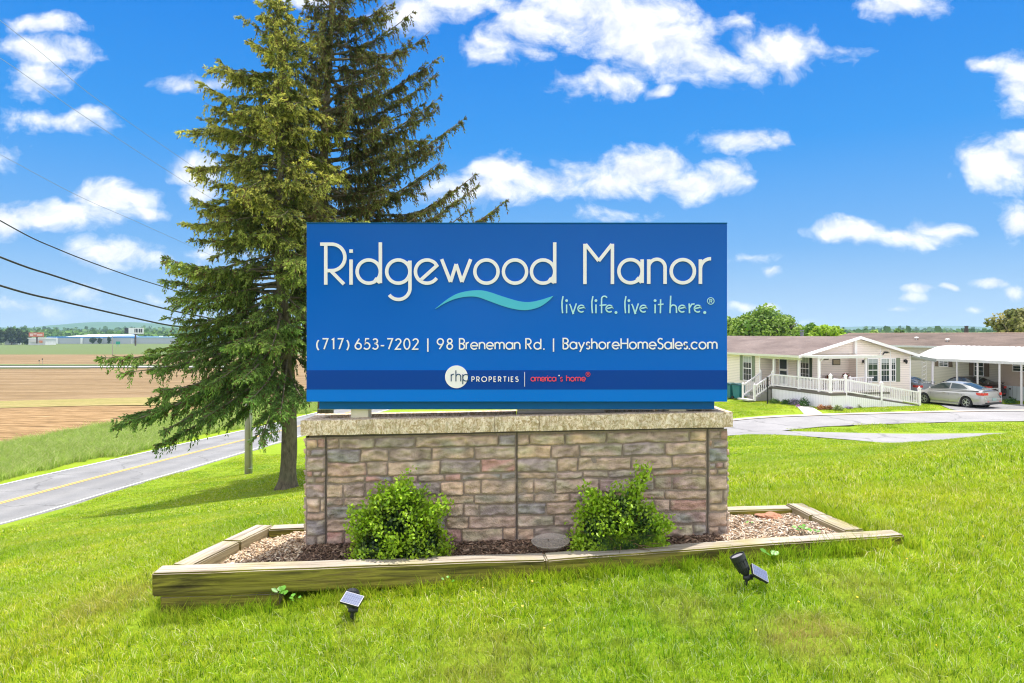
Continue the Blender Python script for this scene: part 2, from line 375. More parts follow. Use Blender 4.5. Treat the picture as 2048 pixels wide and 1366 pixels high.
def asphalt(name,c,tint=(1,1,1),tracks=False):
    m,nt,bs=newmat(name); p=pos(nt)
    a=noise(nt,p,.5,5,.6); b=noise(nt,p,14,6,.7); g=noise(nt,p,120,3,.7)
    cc=mixc(nt,1.0,ramp(nt,a,[(.3,tuple(x*.86 for x in c)),(.7,tuple(x*1.1 for x in c))]),ramp(nt,b,[(.3,(.86,)*3),(.7,(1.12,)*3)]),'MULTIPLY')
    cc=mixc(nt,1.0,cc,ramp(nt,g,[(.3,(.8,)*3),(.75,(1.25,)*3)]),'MULTIPLY')
    vo=N(nt,'ShaderNodeTexVoronoi',feature='DISTANCE_TO_EDGE'); vo.inputs['Scale'].default_value=.22
    wp=N(nt,'ShaderNodeVectorMath',operation='MULTIPLY_ADD'); nt.links.new(noise(nt,p,.8,4,.6,0,1),wp.inputs[0]); wp.inputs[1].default_value=(1.6,1.6,0); nt.links.new(p,wp.inputs[2]); nt.links.new(wp.outputs[0],vo.inputs['Vector'])
    cc=mixc(nt,ramp(nt,vo.outputs['Distance'],[(0,(.55,)*3),(.006,(.55,)*3),(.012,(0,)*3)]),cc,tuple(x*.45 for x in c))
    pt_=noise(nt,p,.16,2,.4); cc=mixc(nt,ramp(nt,pt_,[(.58,(0,)*3),(.60,(.3,)*3)]),cc,tuple(x*.7 for x in c))
    if tracks:
        # darker wheel paths and lighter crown of the lane, across the road's width
        d=N(nt,'ShaderNodeVectorMath',operation='DOT_PRODUCT'); sb=N(nt,'ShaderNodeVectorMath',operation='SUBTRACT')
        nt.links.new(p,sb.inputs[0]); sb.inputs[1].default_value=tuple(N0); nt.links.new(sb.outputs[0],d.inputs[0]); d.inputs[1].default_value=tuple(nR)
        w=math_(nt,'SINE',math_(nt,'MULTIPLY',d.outputs['Value'],2*math.pi/1.75))
        cc=mixc(nt,1.0,cc,ramp(nt,math_(nt,'MULTIPLY_ADD',w,.5,.5),[(0,(.92,.92,.92)),(1,(1.06,1.05,1.03))]),'MULTIPLY')
    nt.links.new(cc,bs.inputs['Base Color']); bs.inputs['Roughness'].default_value=.85; bs.inputs['Specular IOR Level'].default_value=.25
    bump(nt,bs,g,.5,.004); return m
m_road=asphalt('road_asphalt',(.245,.243,.252),tracks=True); m_street=asphalt('street_asphalt',(.30,.29,.30)); m_drive=asphalt('driveway_asphalt',(.245,.24,.25))
m_conc=simple('concrete',(.62,.58,.52),.85,var=.08,scale=8,bmp=.3)
def strip(name,t0,t1,mat,dz,s0=-45,s1=140,dash=None,step=.8):
    V=[];Qs=[]; ss=np.arange(s0,s1,step); nn=max(2,int((t1-t0)/.5)+1); ts=np.linspace(t0,t1,nn)
    if name=='road': ts=np.concatenate([[-.22],ts,[7.22]])
    S,Tt=np.meshgrid(ss,ts,indexing='ij')
    X=N0.x+dR.x*S+nR.x*Tt; Y=N0.y+dR.y*S+nR.y*Tt; Z=H(X,Y)+dz
    if name=='road': Z=np.where((Tt<-.1)|(Tt>7.1),Z-.35,Z)
    ii=np.arange(S.size).reshape(S.shape)
    Qq=np.stack([ii[:-1,:-1],ii[1:,:-1],ii[1:,1:],ii[:-1,1:]],-1).reshape(-1,4)[:,::-1]
    o=npmesh(name,np.stack([X.ravel(),Y.ravel(),Z.ravel()],1),Qq[:,::-1],mat,smooth=True)
    return tag(o,kind='structure')
strip('road',0,7,m_road,.02)
m_white=simple('road_paint_white',(.74,.74,.72),.7,var=.1,scale=30); m_yellow=simple('road_paint_yellow',(.78,.50,.12),.7,var=.12,scale=30)
strip('road_marking',.12,.26,m_white,.034); strip('road_marking',6.74,6.88,m_white,.034); strip('road_marking',3.40,3.50,m_yellow,.034); strip('road_marking',3.60,3.70,m_yellow,.034)
drape('street',ST,1.0,m_street,.02); drape('driveway',DRIVE,1.0,m_drive,.028); drape('footpath',WALK,.5,m_conc,.04)
# pale gutter strip along the street's far side
m_gut=simple('gutter_concrete',(.50,.42,.36),.9,var=.12,scale=4)
mb=MB(); pts=[gp(1440,829),gp(1600,829.6),gp(1700,828),gp(1800,826),gp(1925,824),gp(2060,822.6),(44,37.6)]
for a,b in zip(pts[:-1],pts[1:]):
    n=6
    for i in range(n):
        q=[(a[0]+(b[0]-a[0])*k/n,a[1]+(b[1]-a[1])*k/n) for k in (i,i+1)]
        vs=[(q[0][0],q[0][1]-.55,0),(q[1][0],q[1][1]-.55,0),(q[1][0],q[1][1]+.02,0),(q[0][0],q[0][1]+.02,0)]
        vs=[(x,y,h1(x,y)+.05) for x,y,z in vs]; mb.add(vs,[(0,1,2,3)])
tag(mb.build('kerb',m_gut),kind='structure')
# stubble field with bands running across the view
m_field,nt,bs=newmat('bare_field'); p=pos(nt)
st=scaled(nt,p,(.012,.10,.1)); n1=noise(nt,st,1.0,6,.6,.4); n2=noise(nt,scaled(nt,p,(.3,1.3,1)),1.4,6,.7); n3=noise(nt,scaled(nt,p,(.05,.6,1)),1.2,5,.6)
c1=ramp(nt,n1,[(.3,(.19,.125,.065)),(.45,(.30,.215,.12)),(.56,(.22,.15,.075)),(.72,(.36,.27,.165))])
yr=N(nt,'ShaderNodeSeparateXYZ'); nt.links.new(p,yr.inputs[0]); nearf=ramp(nt,math_(nt,'ADD',math_(nt,'MULTIPLY',yr.outputs[1],.01),math_(nt,'MULTIPLY',n2,.12)),[(.84,(1,)*3),(.92,(0,)*3)])
c1=mixc(nt,nearf,c1,ramp(nt,n2,[(.3,(.19,.12,.055)),(.5,(.31,.20,.095)),(.72,(.40,.28,.155))]))
c1=mixc(nt,1.0,c1,ramp(nt,n2,[(.3,(.7,)*3),(.7,(1.25,)*3)]),'MULTIPLY')
c1=mixc(nt,1.0,c1,ramp(nt,n3,[(.3,(.75,.70,.66)),(.7,(1.08,1.08,1.1))]),'MULTIPLY')
nt.links.new(c1,bs.inputs['Base Color']); bs.inputs['Roughness'].default_value=.95; bs.inputs['Specular IOR Level'].default_value=.1
drape('field',FIELD,9,m_field,.10)
def gmat(name,stops,sc=(.02,.3,1)):
    m,nt,bs=newmat(name); p=pos(nt); n1=noise(nt,scaled(nt,p,sc),1.5,6,.65); n2=noise(nt,p,1.2,5,.7)
    c=mixc(nt,1.0,ramp(nt,n1,stops),ramp(nt,n2,[(.3,(.8,)*3),(.7,(1.2,)*3)]),'MULTIPLY')
    nt.links.new(c,bs.inputs['Base Color']); bs.inputs['Roughness'].default_value=.95; bs.inputs['Specular IOR Level'].default_value=.05; return m
m_strip=gmat('grass_strip',[(.3,(.23,.215,.07)),(.55,(.30,.25,.10)),(.75,(.37,.28,.14))],(.05,.5,1))
m_green=gmat('far_pasture',[(.3,(.12,.175,.065)),(.7,(.17,.215,.085))])
def zp(px,py,z): D=-z*F/(py-HZ); return ((px-1024)/F*D,D)
drape('field',[(-75,81),(-38,80),(-24,84),(-16,92),(-30,97),(-75,95)],4,m_strip,.14)
m_froad=simple('far_road_surface',(.46,.45,.45),.9)
drape('road',[zp(-60,737,-10),zp(460,736.8,-10),zp(460,734.4,-10),zp(-60,734.2,-10)],30,m_froad,.36)
drape('field',[zp(-300,739.5,-10),zp(180,739,-10),zp(180,738,-10),zp(-300,737.6,-10)],30,m_green,.34)
drape('field',[zp(-300,732.4,-10),zp(460,733.3,-10),zp(460,731.4,-10),zp(-300,730,-10)],30,m_green,.34)
# ------------------------------------------------------------------ sign and its stone base
DS=4.64; K_=DS/F
def SX(px): return (px-1024)*K_
def SZ(py): return (HZ-py)*K_
sign=empty('entrance_sign',(0,DS+.15,T_bed(0,DS)-.03))
tag(sign,'large blue cabinet sign with white Ridgewood Manor lettering above the stone base','sign')
so_=sign.location.copy()
def sbuild(mb,name,mat,parent=None,**k):
    mb.v=[v-so_ for v in mb.v]; return mb.build(name,mat,parent or sign,**k)
def blue(name,c,rough=.12,var=.06,grad=False):
    m,nt,bs=newmat(name); co=coords(nt); f=noise(nt,co,1.3,3)
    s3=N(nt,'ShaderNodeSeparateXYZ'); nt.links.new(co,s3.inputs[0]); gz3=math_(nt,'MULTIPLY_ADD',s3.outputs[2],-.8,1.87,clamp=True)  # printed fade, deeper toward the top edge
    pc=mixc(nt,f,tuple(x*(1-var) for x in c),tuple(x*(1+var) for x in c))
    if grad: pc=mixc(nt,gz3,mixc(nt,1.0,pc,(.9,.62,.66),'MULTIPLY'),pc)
    nt.links.new(pc,bs.inputs['Base Color'])
    r=noise(nt,co,2.1,4); nt.links.new(math_(nt,'MULTIPLY_ADD',r,.10,rough-.03),bs.inputs['Roughness']); bs.inputs['Specular IOR Level'].default_value=.16
    bump(nt,bs,noise(nt,co,1.7,2),.10,.01); return m
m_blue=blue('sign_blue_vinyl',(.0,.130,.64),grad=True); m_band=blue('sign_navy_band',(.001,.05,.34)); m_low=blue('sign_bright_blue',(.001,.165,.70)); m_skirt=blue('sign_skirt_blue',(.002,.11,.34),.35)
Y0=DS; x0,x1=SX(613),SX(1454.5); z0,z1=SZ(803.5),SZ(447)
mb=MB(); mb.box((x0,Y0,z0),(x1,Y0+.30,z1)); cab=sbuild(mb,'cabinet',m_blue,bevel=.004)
mb=MB(); mb.box((x0+.001,Y0-.002,z0+.002),(x1-.001,Y0+.05,SZ(779))); sbuild(mb,'bright_stripe',m_low,cab)
mb=MB(); mb.box((x0+.001,Y0-.0028,SZ(779)),(x1-.001,Y0+.05,SZ(740.5))); sbuild(mb,'navy_stripe',m_band,cab)
mb=MB(); t=.012
for a,b in (((x0-t,z1),(x1+t,z1+.006)),):
    mb.box((a[0]+t,Y0-.004,a[1]),(b[0]-t,Y0+.302,b[1]))
sbuild(mb,'top_trim',m_skirt,cab)
mb=MB(); mb.box((SX(634),Y0+.05,SZ(820)+.0),(SX(1433.5),Y0+.25,z0-.001)); sbuild(mb,'skirt',m_skirt,bevel=.004)
m_post=simple('post_cream',(.78,.72,.52),.6,bmp=.1)
for px in (713,1362):
    mb=MB(); c=SX(px); mb.box((c-.06,Y0+.09,-1.3),(c+.06,Y0+.21,SZ(820)-.001)); sbuild(mb,'post',m_post,bevel=.003)
m_plate0=simple('galvanised_plate',(.55,.56,.55),.45,.6)
mb=MB(); mb.box((SX(634)-.02,Y0+.08,SZ(821.5)),(SX(1433.5)+.02,Y0+.22,SZ(820)-.002)); sbuild(mb,'bottom_rail',m_plate0)

# ---- stroke lettering: strokes are lists of 2D points in photo-scale units (y down) on the sign plane
def arc(cx,cy,rx,a0,a1,n=18,ry=None):
    ry=rx if ry is None else ry
    return [(cx+rx*math.cos(R(a0+(a1-a0)*i/n)),cy-ry*math.sin(R(a0+(a1-a0)*i/n))) for i in range(n+1)]
def ribbon(mb,pts,w,yf,th,closed=False,rnd=False):
    P=[Vector((p[0],p[1])) for p in pts]
    if closed and (P[0]-P[-1]).length<1e-3: P.pop()
    n=len(P); L=[];Rr=[]
    for i in range(n):
        if closed: a=P[i-1]; b=P[(i+1)%n]
        else: a=P[max(i-1,0)]; b=P[min(i+1,n-1)]
        d1=(P[i]-a); d2=(b-P[i])
        if d1.length<1e-6: d1=d2
        if d2.length<1e-6: d2=d1
        d1=d1.normalized(); d2=d2.normalized(); t=(d1+d2)
        if t.length<1e-4: t=d1
        t=t.normalized(); nn=Vector((-t.y,t.x)); k=max(.35,nn.dot(Vector((-d1.y,d1.x))))
        L.append(P[i]+nn*(w/2/k)); Rr.append(P[i]-nn*(w/2/k))
    vs=[]; m=n
    for q in L+Rr: vs.append((SX(q.x),yf,SZ(q.y)))
    for q in L+Rr: vs.append((SX(q.x),yf+th,SZ(q.y)))
    fs=[]
    rngi=range(n) if closed else range(n-1)
    for i in rngi:
        j=(i+1)%n
        fs+= [(i,j,j+m,i+m),(i+2*m,i+3*m,j+3*m,j+2*m),(i,i+2*m,j+2*m,j),(i+m,j+m,j+3*m,i+3*m)]
    if not closed:
        fs+= [(0,m,3*m,2*m),(n-1,n-1+2*m,n-1+3*m,n-1+m)]
    mb.add(vs,fs)
LAY=[0]
def ribbons(mb,strokes,w,yf,th):
    # every stroke of a letter a hair in front of the one before, so no faces coincide
    for s in strokes:
        LAY[0]=(LAY[0]+1)%5
        closed=len(s)>3 and abs(s[0][0]-s[-1][0])+abs(s[0][1]-s[-1][1])<1e-3
        ribbon(mb,s,w,yf-LAY[0]*.00025,th,closed)
m_letter=simple('letter_pale_grey',(.82,.75,.85),.4,var=.02); m_text=simple('letter_white',(.90,.83,.92),.4,var=.02)
m_aqua=simple('aqua_vinyl',(.05,.44,.66),.4,var=.04); m_mint=simple('mint_vinyl',(.42,.72,.84),.4,var=.04); m_red=simple('red_vinyl',(.80,.045,.12),.4,var=.04); m_navy=simple('navy_vinyl',(.01,.055,.16),.4,var=.04)
S=[]
r=23.2; cy=543.3
S+= [[(641,488.6),(664,488.6)]+arc(664,515,26.4,90,-90,20)[1:]+[(652.2,541.4)],[(652.2,491),(652.2,569.5)],[(662,541.5),(688.5,568.5)]]
S+= [[(702.7,519.3),(702.7,569.5)],[(699.2,502.4),(706.2,502.4)]]
S+= [arc(738,cy,r,0,360,36),[(761.2,485),(761.2,566.5)],[(750,557),(760.5,565.5)]]
S+= [arc(797,cy,r,0,360,36),[(820.3,521.5),(820.3,576)]+arc(797.3,576,23,0,-143,22)[1:],[(813,531),(820,523.5)]]
S+= [[(842.5,559.5),(873.8,531.5)]+arc(854.4,cy,r,36,326,32)[1:]]
S+= [[(883.5,518.6),(901.3,564)],[(901.3,564),(912.5,528.5)],[(912.5,528.5),(924,564)],[(924,564),(941.5,518.6)]]
S+= [arc(973,cy,r,0,360,36),arc(1030,cy,r,0,360,36),arc(1086,cy,r,0,360,36),[(1109.3,485),(1109.3,566.5)],[(1098,557),(1108.6,565.5)]]
cy=542.6
S+= [[(1169.6,568.3),(1169.6,488)],[(1170.8,489),(1197.2,522)],[(1197.2,522),(1223.4,489)],[(1224.5,488),(1224.5,568.3)]]
S+= [arc(1260.6,cy,r,0,360,36),[(1283.8,519),(1283.8,566)],[(1272.8,556),(1283,564.8)]]
S+= [[(1297,519),(1297,568)],[(1297,535)]+arc(1313.3,535,16.3,180,0,18)+[(1329.6,568)]]
S+= [arc(1365,cy,r,0,360,36),[(1400.2,519),(1400.2,568)],arc(1420.5,538,20.3,178,88,14)]
for part in (S[:18],S[18:]):
    mb=MB(); ribbons(mb,part,6.7,Y0-.010,.012); sbuild(mb,'name_lettering',m_letter,cab)
# swoosh
def catmull(P,n=6):
    out=[]; P=[P[0]]+P+[P[-1]]
    for i in range(1,len(P)-2):
        for k in range(n):
            t=k/n; a,b,c,d=[Vector(q) for q in P[i-1:i+3]]
            q=.5*((2*b)+(c-a)*t+(2*a-5*b+4*c-d)*t*t+(3*b-a-3*c+d)*t**3); out.append((q.x,q.y))
    out.append(tuple(P[-1])); return out
top=catmull([(870.8,617.6),(897.8,596.5),(921,585.3),(951.7,580.6),(975,583),(1005.6,593),(1038,602.4),(1059.5,604),(1080.6,600),(1106.6,591.7)])
bot=catmull([(871.2,618),(888.4,607.5),(909.5,598.2),(933,593.5),(954,594),(975,601),(1001,610.5),(1026.7,617.8),(1052.5,620.3),(1078,614.3),(1097,602),(1106.8,591.9)])
n=48
def resamp(P,n):
    L=[0]
    for a,b in zip(P[:-1],P[1:]): L.append(L[-1]+math.hypot(b[0]-a[0],b[1]-a[1]))
    return [(float(np.interp(L[-1]*i/(n-1),L,[p[0] for p in P])),float(np.interp(L[-1]*i/(n-1),L,[p[1] for p in P]))) for i in range(n)]
A_=resamp(top,n); B_=resamp(bot,n); mb=MB(); vs=[]
for y in (Y0-.009,Y0+.002):
    for q in A_+B_: vs.append((SX(q[0]),y,SZ(q[1])))
fs=[]
for i in range(n-1):
    fs+= [(i,i+1,i+1+n,i+n),(2*n+i,3*n+i,3*n+i+1,2*n+i+1),(i,2*n+i,2*n+i+1,i+1),(i+n,i+1+n,3*n+i+1,3*n+i)]
mb.add(vs,fs); sbuild(mb,'wave_emblem',m_aqua,cab)
# ---- a geometric single-stroke alphabet, x-height 1, ascender/cap A
def glyph(ch,A=1.5):
    O=arc(.5,-.5,.5,0,360,24); c=A
    g={
    'a':(1.0,[O,[(1,-1),(1,0)]]),'o':(1.0,[O]),'d':(1.0,[O,[(1,-c),(1,0)]]),'b':(1.0,[O,[(0,-c),(0,0)]]),'p':(1.0,[O,[(0,-1),(0,.5)]]),
    'e':(1.0,[[(0.02,-.5),(1,-.5)]+arc(.5,-.5,.5,0,320,24)[1:]]),'c':(.88,[arc(.5,-.5,.5,42,318,24)]),
    'h':(.8,[[(0,-c),(0,0)],[(0,-.6)]+arc(.4,-.6,.4,180,0,12)+[(.8,0)]]),'n':(.8,[[(0,-1),(0,0)],[(0,-.6)]+arc(.4,-.6,.4,180,0,12)+[(.8,0)]]),
    'm':(1.36,[[(0,-1),(0,0)],[(0,-.66)]+arc(.34,-.66,.34,180,0,10)+[(.68,0)],[(.68,-.66)]+arc(1.02,-.66,.34,180,0,10)+[(1.36,0)]]),
    'r':(.42,[[(0,-1),(0,0)],[(0,-.6)]+arc(.4,-.6,.4,170,90,8)]),'l':(0,[[(0,-c),(0,0)]]),'i':(0,[[(0,-1),(0,0)],[(0,-1.4),(0,-1.25)]]),
    's':(.5,[arc(.27,-.745,.25,30,270,12)+arc(.25,-.25,.25,90,-150,12)]),'y':(.86,[[(0,-1),(.43,-.05)],[(.86,-1),(.2,.45)]]),'v':(.8,[[(0,-1),(.4,0)],[(.4,0),(.8,-1)]]),
    't':(.5,[[(.25,-1.4),(.25,0)],[(0,-.95),(.5,-.95)]]),"'":(.0,[[(0,-c),(0,-c+.3)]]),
    '.':(0,[[(0,-.1),(0,.09)]]),'|':(0,[[(0,-1.6),(0,.4)]]),'-':(.5,[[(0,-.52),(.5,-.52)]]),' ':(.28,[]),
    '(':(.26,[arc(1.15,-.6,1.15,140,220,12)]),')':(.26,[arc(-.88,-.6,1.15,40,-40,12)]),
    'B':(.72,[[(0,0),(0,-c),(.36,-c)]+arc(.36,-c+.36,.36,90,-90,12)[1:]+[(0,-c+.72)],[(0,-c+.72),(.33,-c+.72)]+arc(.34,-.39,.39,90,-90,12,)[1:]+[(0,0)]]),
    'R':(.76,[[(0,0),(0,-c),(.34,-c)]+arc(.34,-c+.42,.42,90,-90,12)[1:]+[(0,-c+.84)],[(.3,-c+.84),(.8,0)]]),
    'P':(.7,[[(0,0),(0,-c),(.34,-c)]+arc(.34,-c+.4,.4,90,-90,12)[1:]+[(0,-c+.8)]]),
    'H':(.98,[[(0,-c),(0,0)],[(.98,-c),(.98,0)],[(0,-c*.52),(.98,-c*.52)]]),'S':(.72,[arc(.38,-c+.36,.35,35,270,14)+arc(.36,-.4,.4,90,-150,14)]),
    'O':(1.45,[arc(.73,-c/2,.73,0,360,28,c/2)]),'E':(.6,[[(.6,-c),(0,-c),(0,0),(.6,0)],[(0,-c*.52),(.56,-c*.52)]]),'T':(.84,[[(0,-c),(.84,-c)],[(.42,-c),(.42,0)]]),'I':(0,[[(0,-c),(0,0)]]),
    '7':(.78,[[(0,-c),(.78,-c),(.22,0)]]),'1':(.3,[[(0,-c+.16),(.28,-c),(.28,0)]]),'0':(.86,[arc(.43,-c/2,.43,0,360,24,c/2)]),
    '2':(.8,[arc(.4,-c+.4,.38,165,-35,14)+[(0,0),(.82,0)]]),'3':(.74,[arc(.36,-c+.36,.34,150,-90,12)+arc(.36,-.41,.41,90,-150,12)]),
    '5':(.78,[[(.7,-c),(.2,-c),(.1,-.86)]+arc(.32,-.48,.48,115,-145,16)]),'6':(.92,[arc(.46,-.45,.45,0,360,24),[(.60,-c),(.06,-.66)]]),
    '9':(.92,[arc(.46,-c+.45,.45,0,360,24),[(.86,-c+.7),(.32,0)]]),'8':(.76,[arc(.38,-c+.34,.33,0,360,20),arc(.38,-.41,.41,0,360,20)]),
    }
    return g[ch]
def text(s,xa,xb,base,xh,A,gap,w,slant=0):
    adv=[glyph(c,A) for c in s]; tot=sum(a[0] for a in adv)*xh; ng=len(s)-1
    g=(xb-xa-tot-w)/ng if gap is None else gap
    x=xa+w/2; out=[]
    for a in adv:
        for st in a[1]: out.append([(x+p[0]*xh,base+p[1]*xh) for p in st])
        x+=a[0]*xh+g
    return out
def reg(cx,cy,r):
    return [arc(cx,cy,r,0,360,24),[(cx-r*.3,cy+r*.5),(cx-r*.3,cy-r*.5),(cx+r*.1,cy-r*.5)]+arc(cx+r*.1,cy-r*.24,r*.26,90,-90,6)[1:]+[(cx-r*.3,cy)],[(cx+r*.05,cy+r*.02),(cx+r*.4,cy+r*.5)]]
w=2.6; xh=13.3; A_=1.56
TX=[];S=text('(717)',633,699,698.2,xh,A_,None,w)+text('653-7202',709.5,838,698.2,xh,A_,None,w)
TX=[S,text('|',855,858,698.2,xh,A_,3,w*.7),text('98',873.5,906,698.2,xh,A_,None,w)+text('Breneman',918,1041,698.2,xh,A_,None,w)+text('Rd.',1050.5,1089,698.2,xh,A_,None,w),text('|',1106,1109,698.2,xh,A_,3,w*.7),text('BayshoreHomeSales.com',1125,1434.5,697.6,xh,A_,None,w)]
for S in TX: mb=MB(); ribbons(mb,S,w,Y0-.008,.010); sbuild(mb,'contact_lettering' if len(S)>1 else 'divider_line',m_text,cab)
# hand-drawn slogan
def sl_(dx,dy,L): return [[(dx+p[0],dy+p[1]) for p in s] for s in L]
def sv(x0,x1): m=(x0+x1)/2; return [[(x0,608),(x0+2.5,613),(m,627),(m+2,626)],[(m,627),(m+4,615),(x1,607)]]
def sl(x): return [[(x+1,592.5),(x-1.2,604),(x-1,616),(x,626.5)]]
def si(x): return [[(x,609),(x,626.5)],arc(x,601.3,1.4,0,360,10)]
def se(x): return [[(x-6.3,617.5),(x+6,614.5)]+arc(x,617.3,6.8,20,310,18)]
S=sl(1125)+si(1133)+sv(1139,1152.5)+se(1162.5)+sl(1184.6)+si(1191.7)
S+= [arc(1208.5,598,5.6,25,180,10)+[(1202.9,626.5)],[(1199,611),(1212.5,609.5)]]+se(1218.6)+[arc(1231.6,625,1.5,0,360,10)]
S+= sl(1250.7)+si(1257.4)+sv(1263,1276.5)+se(1286.6)+si(1309.8)+[[(1320.8,598.5),(1320.3,626.5)],[(1315.5,609.3),(1326.5,608.3)]]
S+= [[(1341,591.5),(1339.5,626.5)],[(1339.8,617)]+arc(1346.3,616,6,170,0,10)+[(1352.6,626)]]+se(1363.8)+[[(1377.8,607),(1378.5,626.5)],[(1378.3,616),(1383,608.5),(1388.5,607.8)]]+se(1395)+[arc(1409,625,1.6,0,360,10)]
mb=MB(); ribbons(mb,S,2.6,Y0-.008,.010); sbuild(mb,'slogan_lettering',m_mint,cab)
mb=MB(); ribbons(mb,reg(1421,602,6.6),1.3,Y0-.008,.010); sbuild(mb,'registered_mark',m_mint,cab)
# logo disc and small print
def disc(mb,cx,cy,r,yf,th,n=48):
    vs=[(SX(cx),yf,SZ(cy))]+[(SX(q[0]),yf,SZ(q[1])) for q in arc(cx,cy,r,0,360,n)[:-1]]+[(SX(q[0]),yf+th,SZ(q[1])) for q in arc(cx,cy,r,0,360,n)[:-1]]
    mb.add(vs,[(0,1+i,1+(i+1)%n) for i in range(n)]+[(1+i,1+n+i,1+n+(i+1)%n,1+(i+1)%n) for i in range(n)])
mb=MB(); disc(mb,913,753.5,22.7,Y0-.008,.010); ld=sbuild(mb,'logo_disc',m_text,cab)
S=[[(902.6,748.5),(902.6,762.5)],arc(907.5,753,4.8,165,80,8),[(912,740.5),(912,762.5)],[(912,753)]+arc(917,753,4.7,180,0,10)+[(921.7,762.5)],[(925.8,748.5),(925.8,768)],arc(932.2,755.3,6.6,-35,-325,18)]
mb=MB(); ribbons(mb,S,1.9,Y0-.0105,.004); sbuild(mb,'logo_lettering',m_navy,ld)
mb=MB(); ribbons(mb,text('PROPERTIES',943,1037,763,6.7,1.42,None,1.7),1.6,Y0-.008,.008); sbuild(mb,'company_lettering',m_text,cab); mb=MB(); ribbons(mb,[[(1049.3,744),(1049.3,773)]],.9,Y0-.008,.008); sbuild(mb,'divider_line',m_text,cab)
S=text('america',1061,1112.5,762,7.6,1.5,None,1.7)+text("s",1120,1126,762,7.6,1.5,1,1.7)+text('home',1132,1171.5,762,7.6,1.5,None,1.7)
mb=MB(); ribbons(mb,S,1.7,Y0-.008,.008); sbuild(mb,'motto_lettering',m_red,cab); mb=MB(); ribbons(mb,reg(1175.8,748.3,4.2),.9,Y0-.008,.008); sbuild(mb,'registered_mark',m_red,cab)
mb=MB(); disc(mb,1118,751,1.4,Y0-.008,.008,8); sbuild(mb,'star_mark',m_text,cab)

# ------------------------------------------------------------------ stone base
base=empty('stone_base',(0,DS+.2,T_bed(0,DS)-.1)); tag(base,'stacked stone planter base with pale capstones under the blue sign','stone base')
bo=base.location.copy()
def bz(x): return .022*(x+.66)           # the whole base climbs a little to the right
YB=DS+.035; DEP=.34
zc1=lambda x:-.556+.020*x          # top of cap
CAPH=.104
m_stone=attrmat('ledge_stone',.9,var=.2,vscale=9,spec=.15,bmp=1.0,bscale=95,bdist=.012)
palette=[(.34,.285,.215),(.36,.30,.225),(.32,.265,.20),(.35,.29,.21),(.30,.245,.185),(.33,.275,.20),(.37,.31,.215),(.31,.215,.175),(.34,.225,.185),(.215,.215,.205),(.24,.22,.20),(.39,.315,.215),(.28,.24,.195),(.36,.30,.235),(.30,.255,.20),(.255,.205,.18)]
PAN=[(230,300,[188,268,490,745,1262,1372]),(300,382,[188,402,578,846,1112,1372]),(382,470,[188,440,568,900,1153,1372]),(470,514,[188,430,600,760,928,1028,1280,1372]),
(514,604,[188,292,430,700,900,1044,1155,1372]),(604,657,[188,295,520,800,1110,1372]),(657,735,[188,370,600,938,1042,1142,1372]),(735,812,[188,420,700,935,1075,1372]),(812,896,[188,298,520,880,1033,1290,1372]),(896,960,[188,430,900,1140,1372])]
COLM=[(230,292,[66,136,184]),(292,340,[66,92,184]),(340,432,[66,184]),(432,472,[66,106,156,184]),(472,512,[66,120,184]),(512,602,[66,184]),(602,688,[66,154,184]),(688,736,[66,184]),(736,826,[66,184]),(826,896,[66,130,184]),(896,960,[66,184])]
def px2x(c): return SX(590+c/3.104)
def py2z(c): return SZ(800+c/3.104)
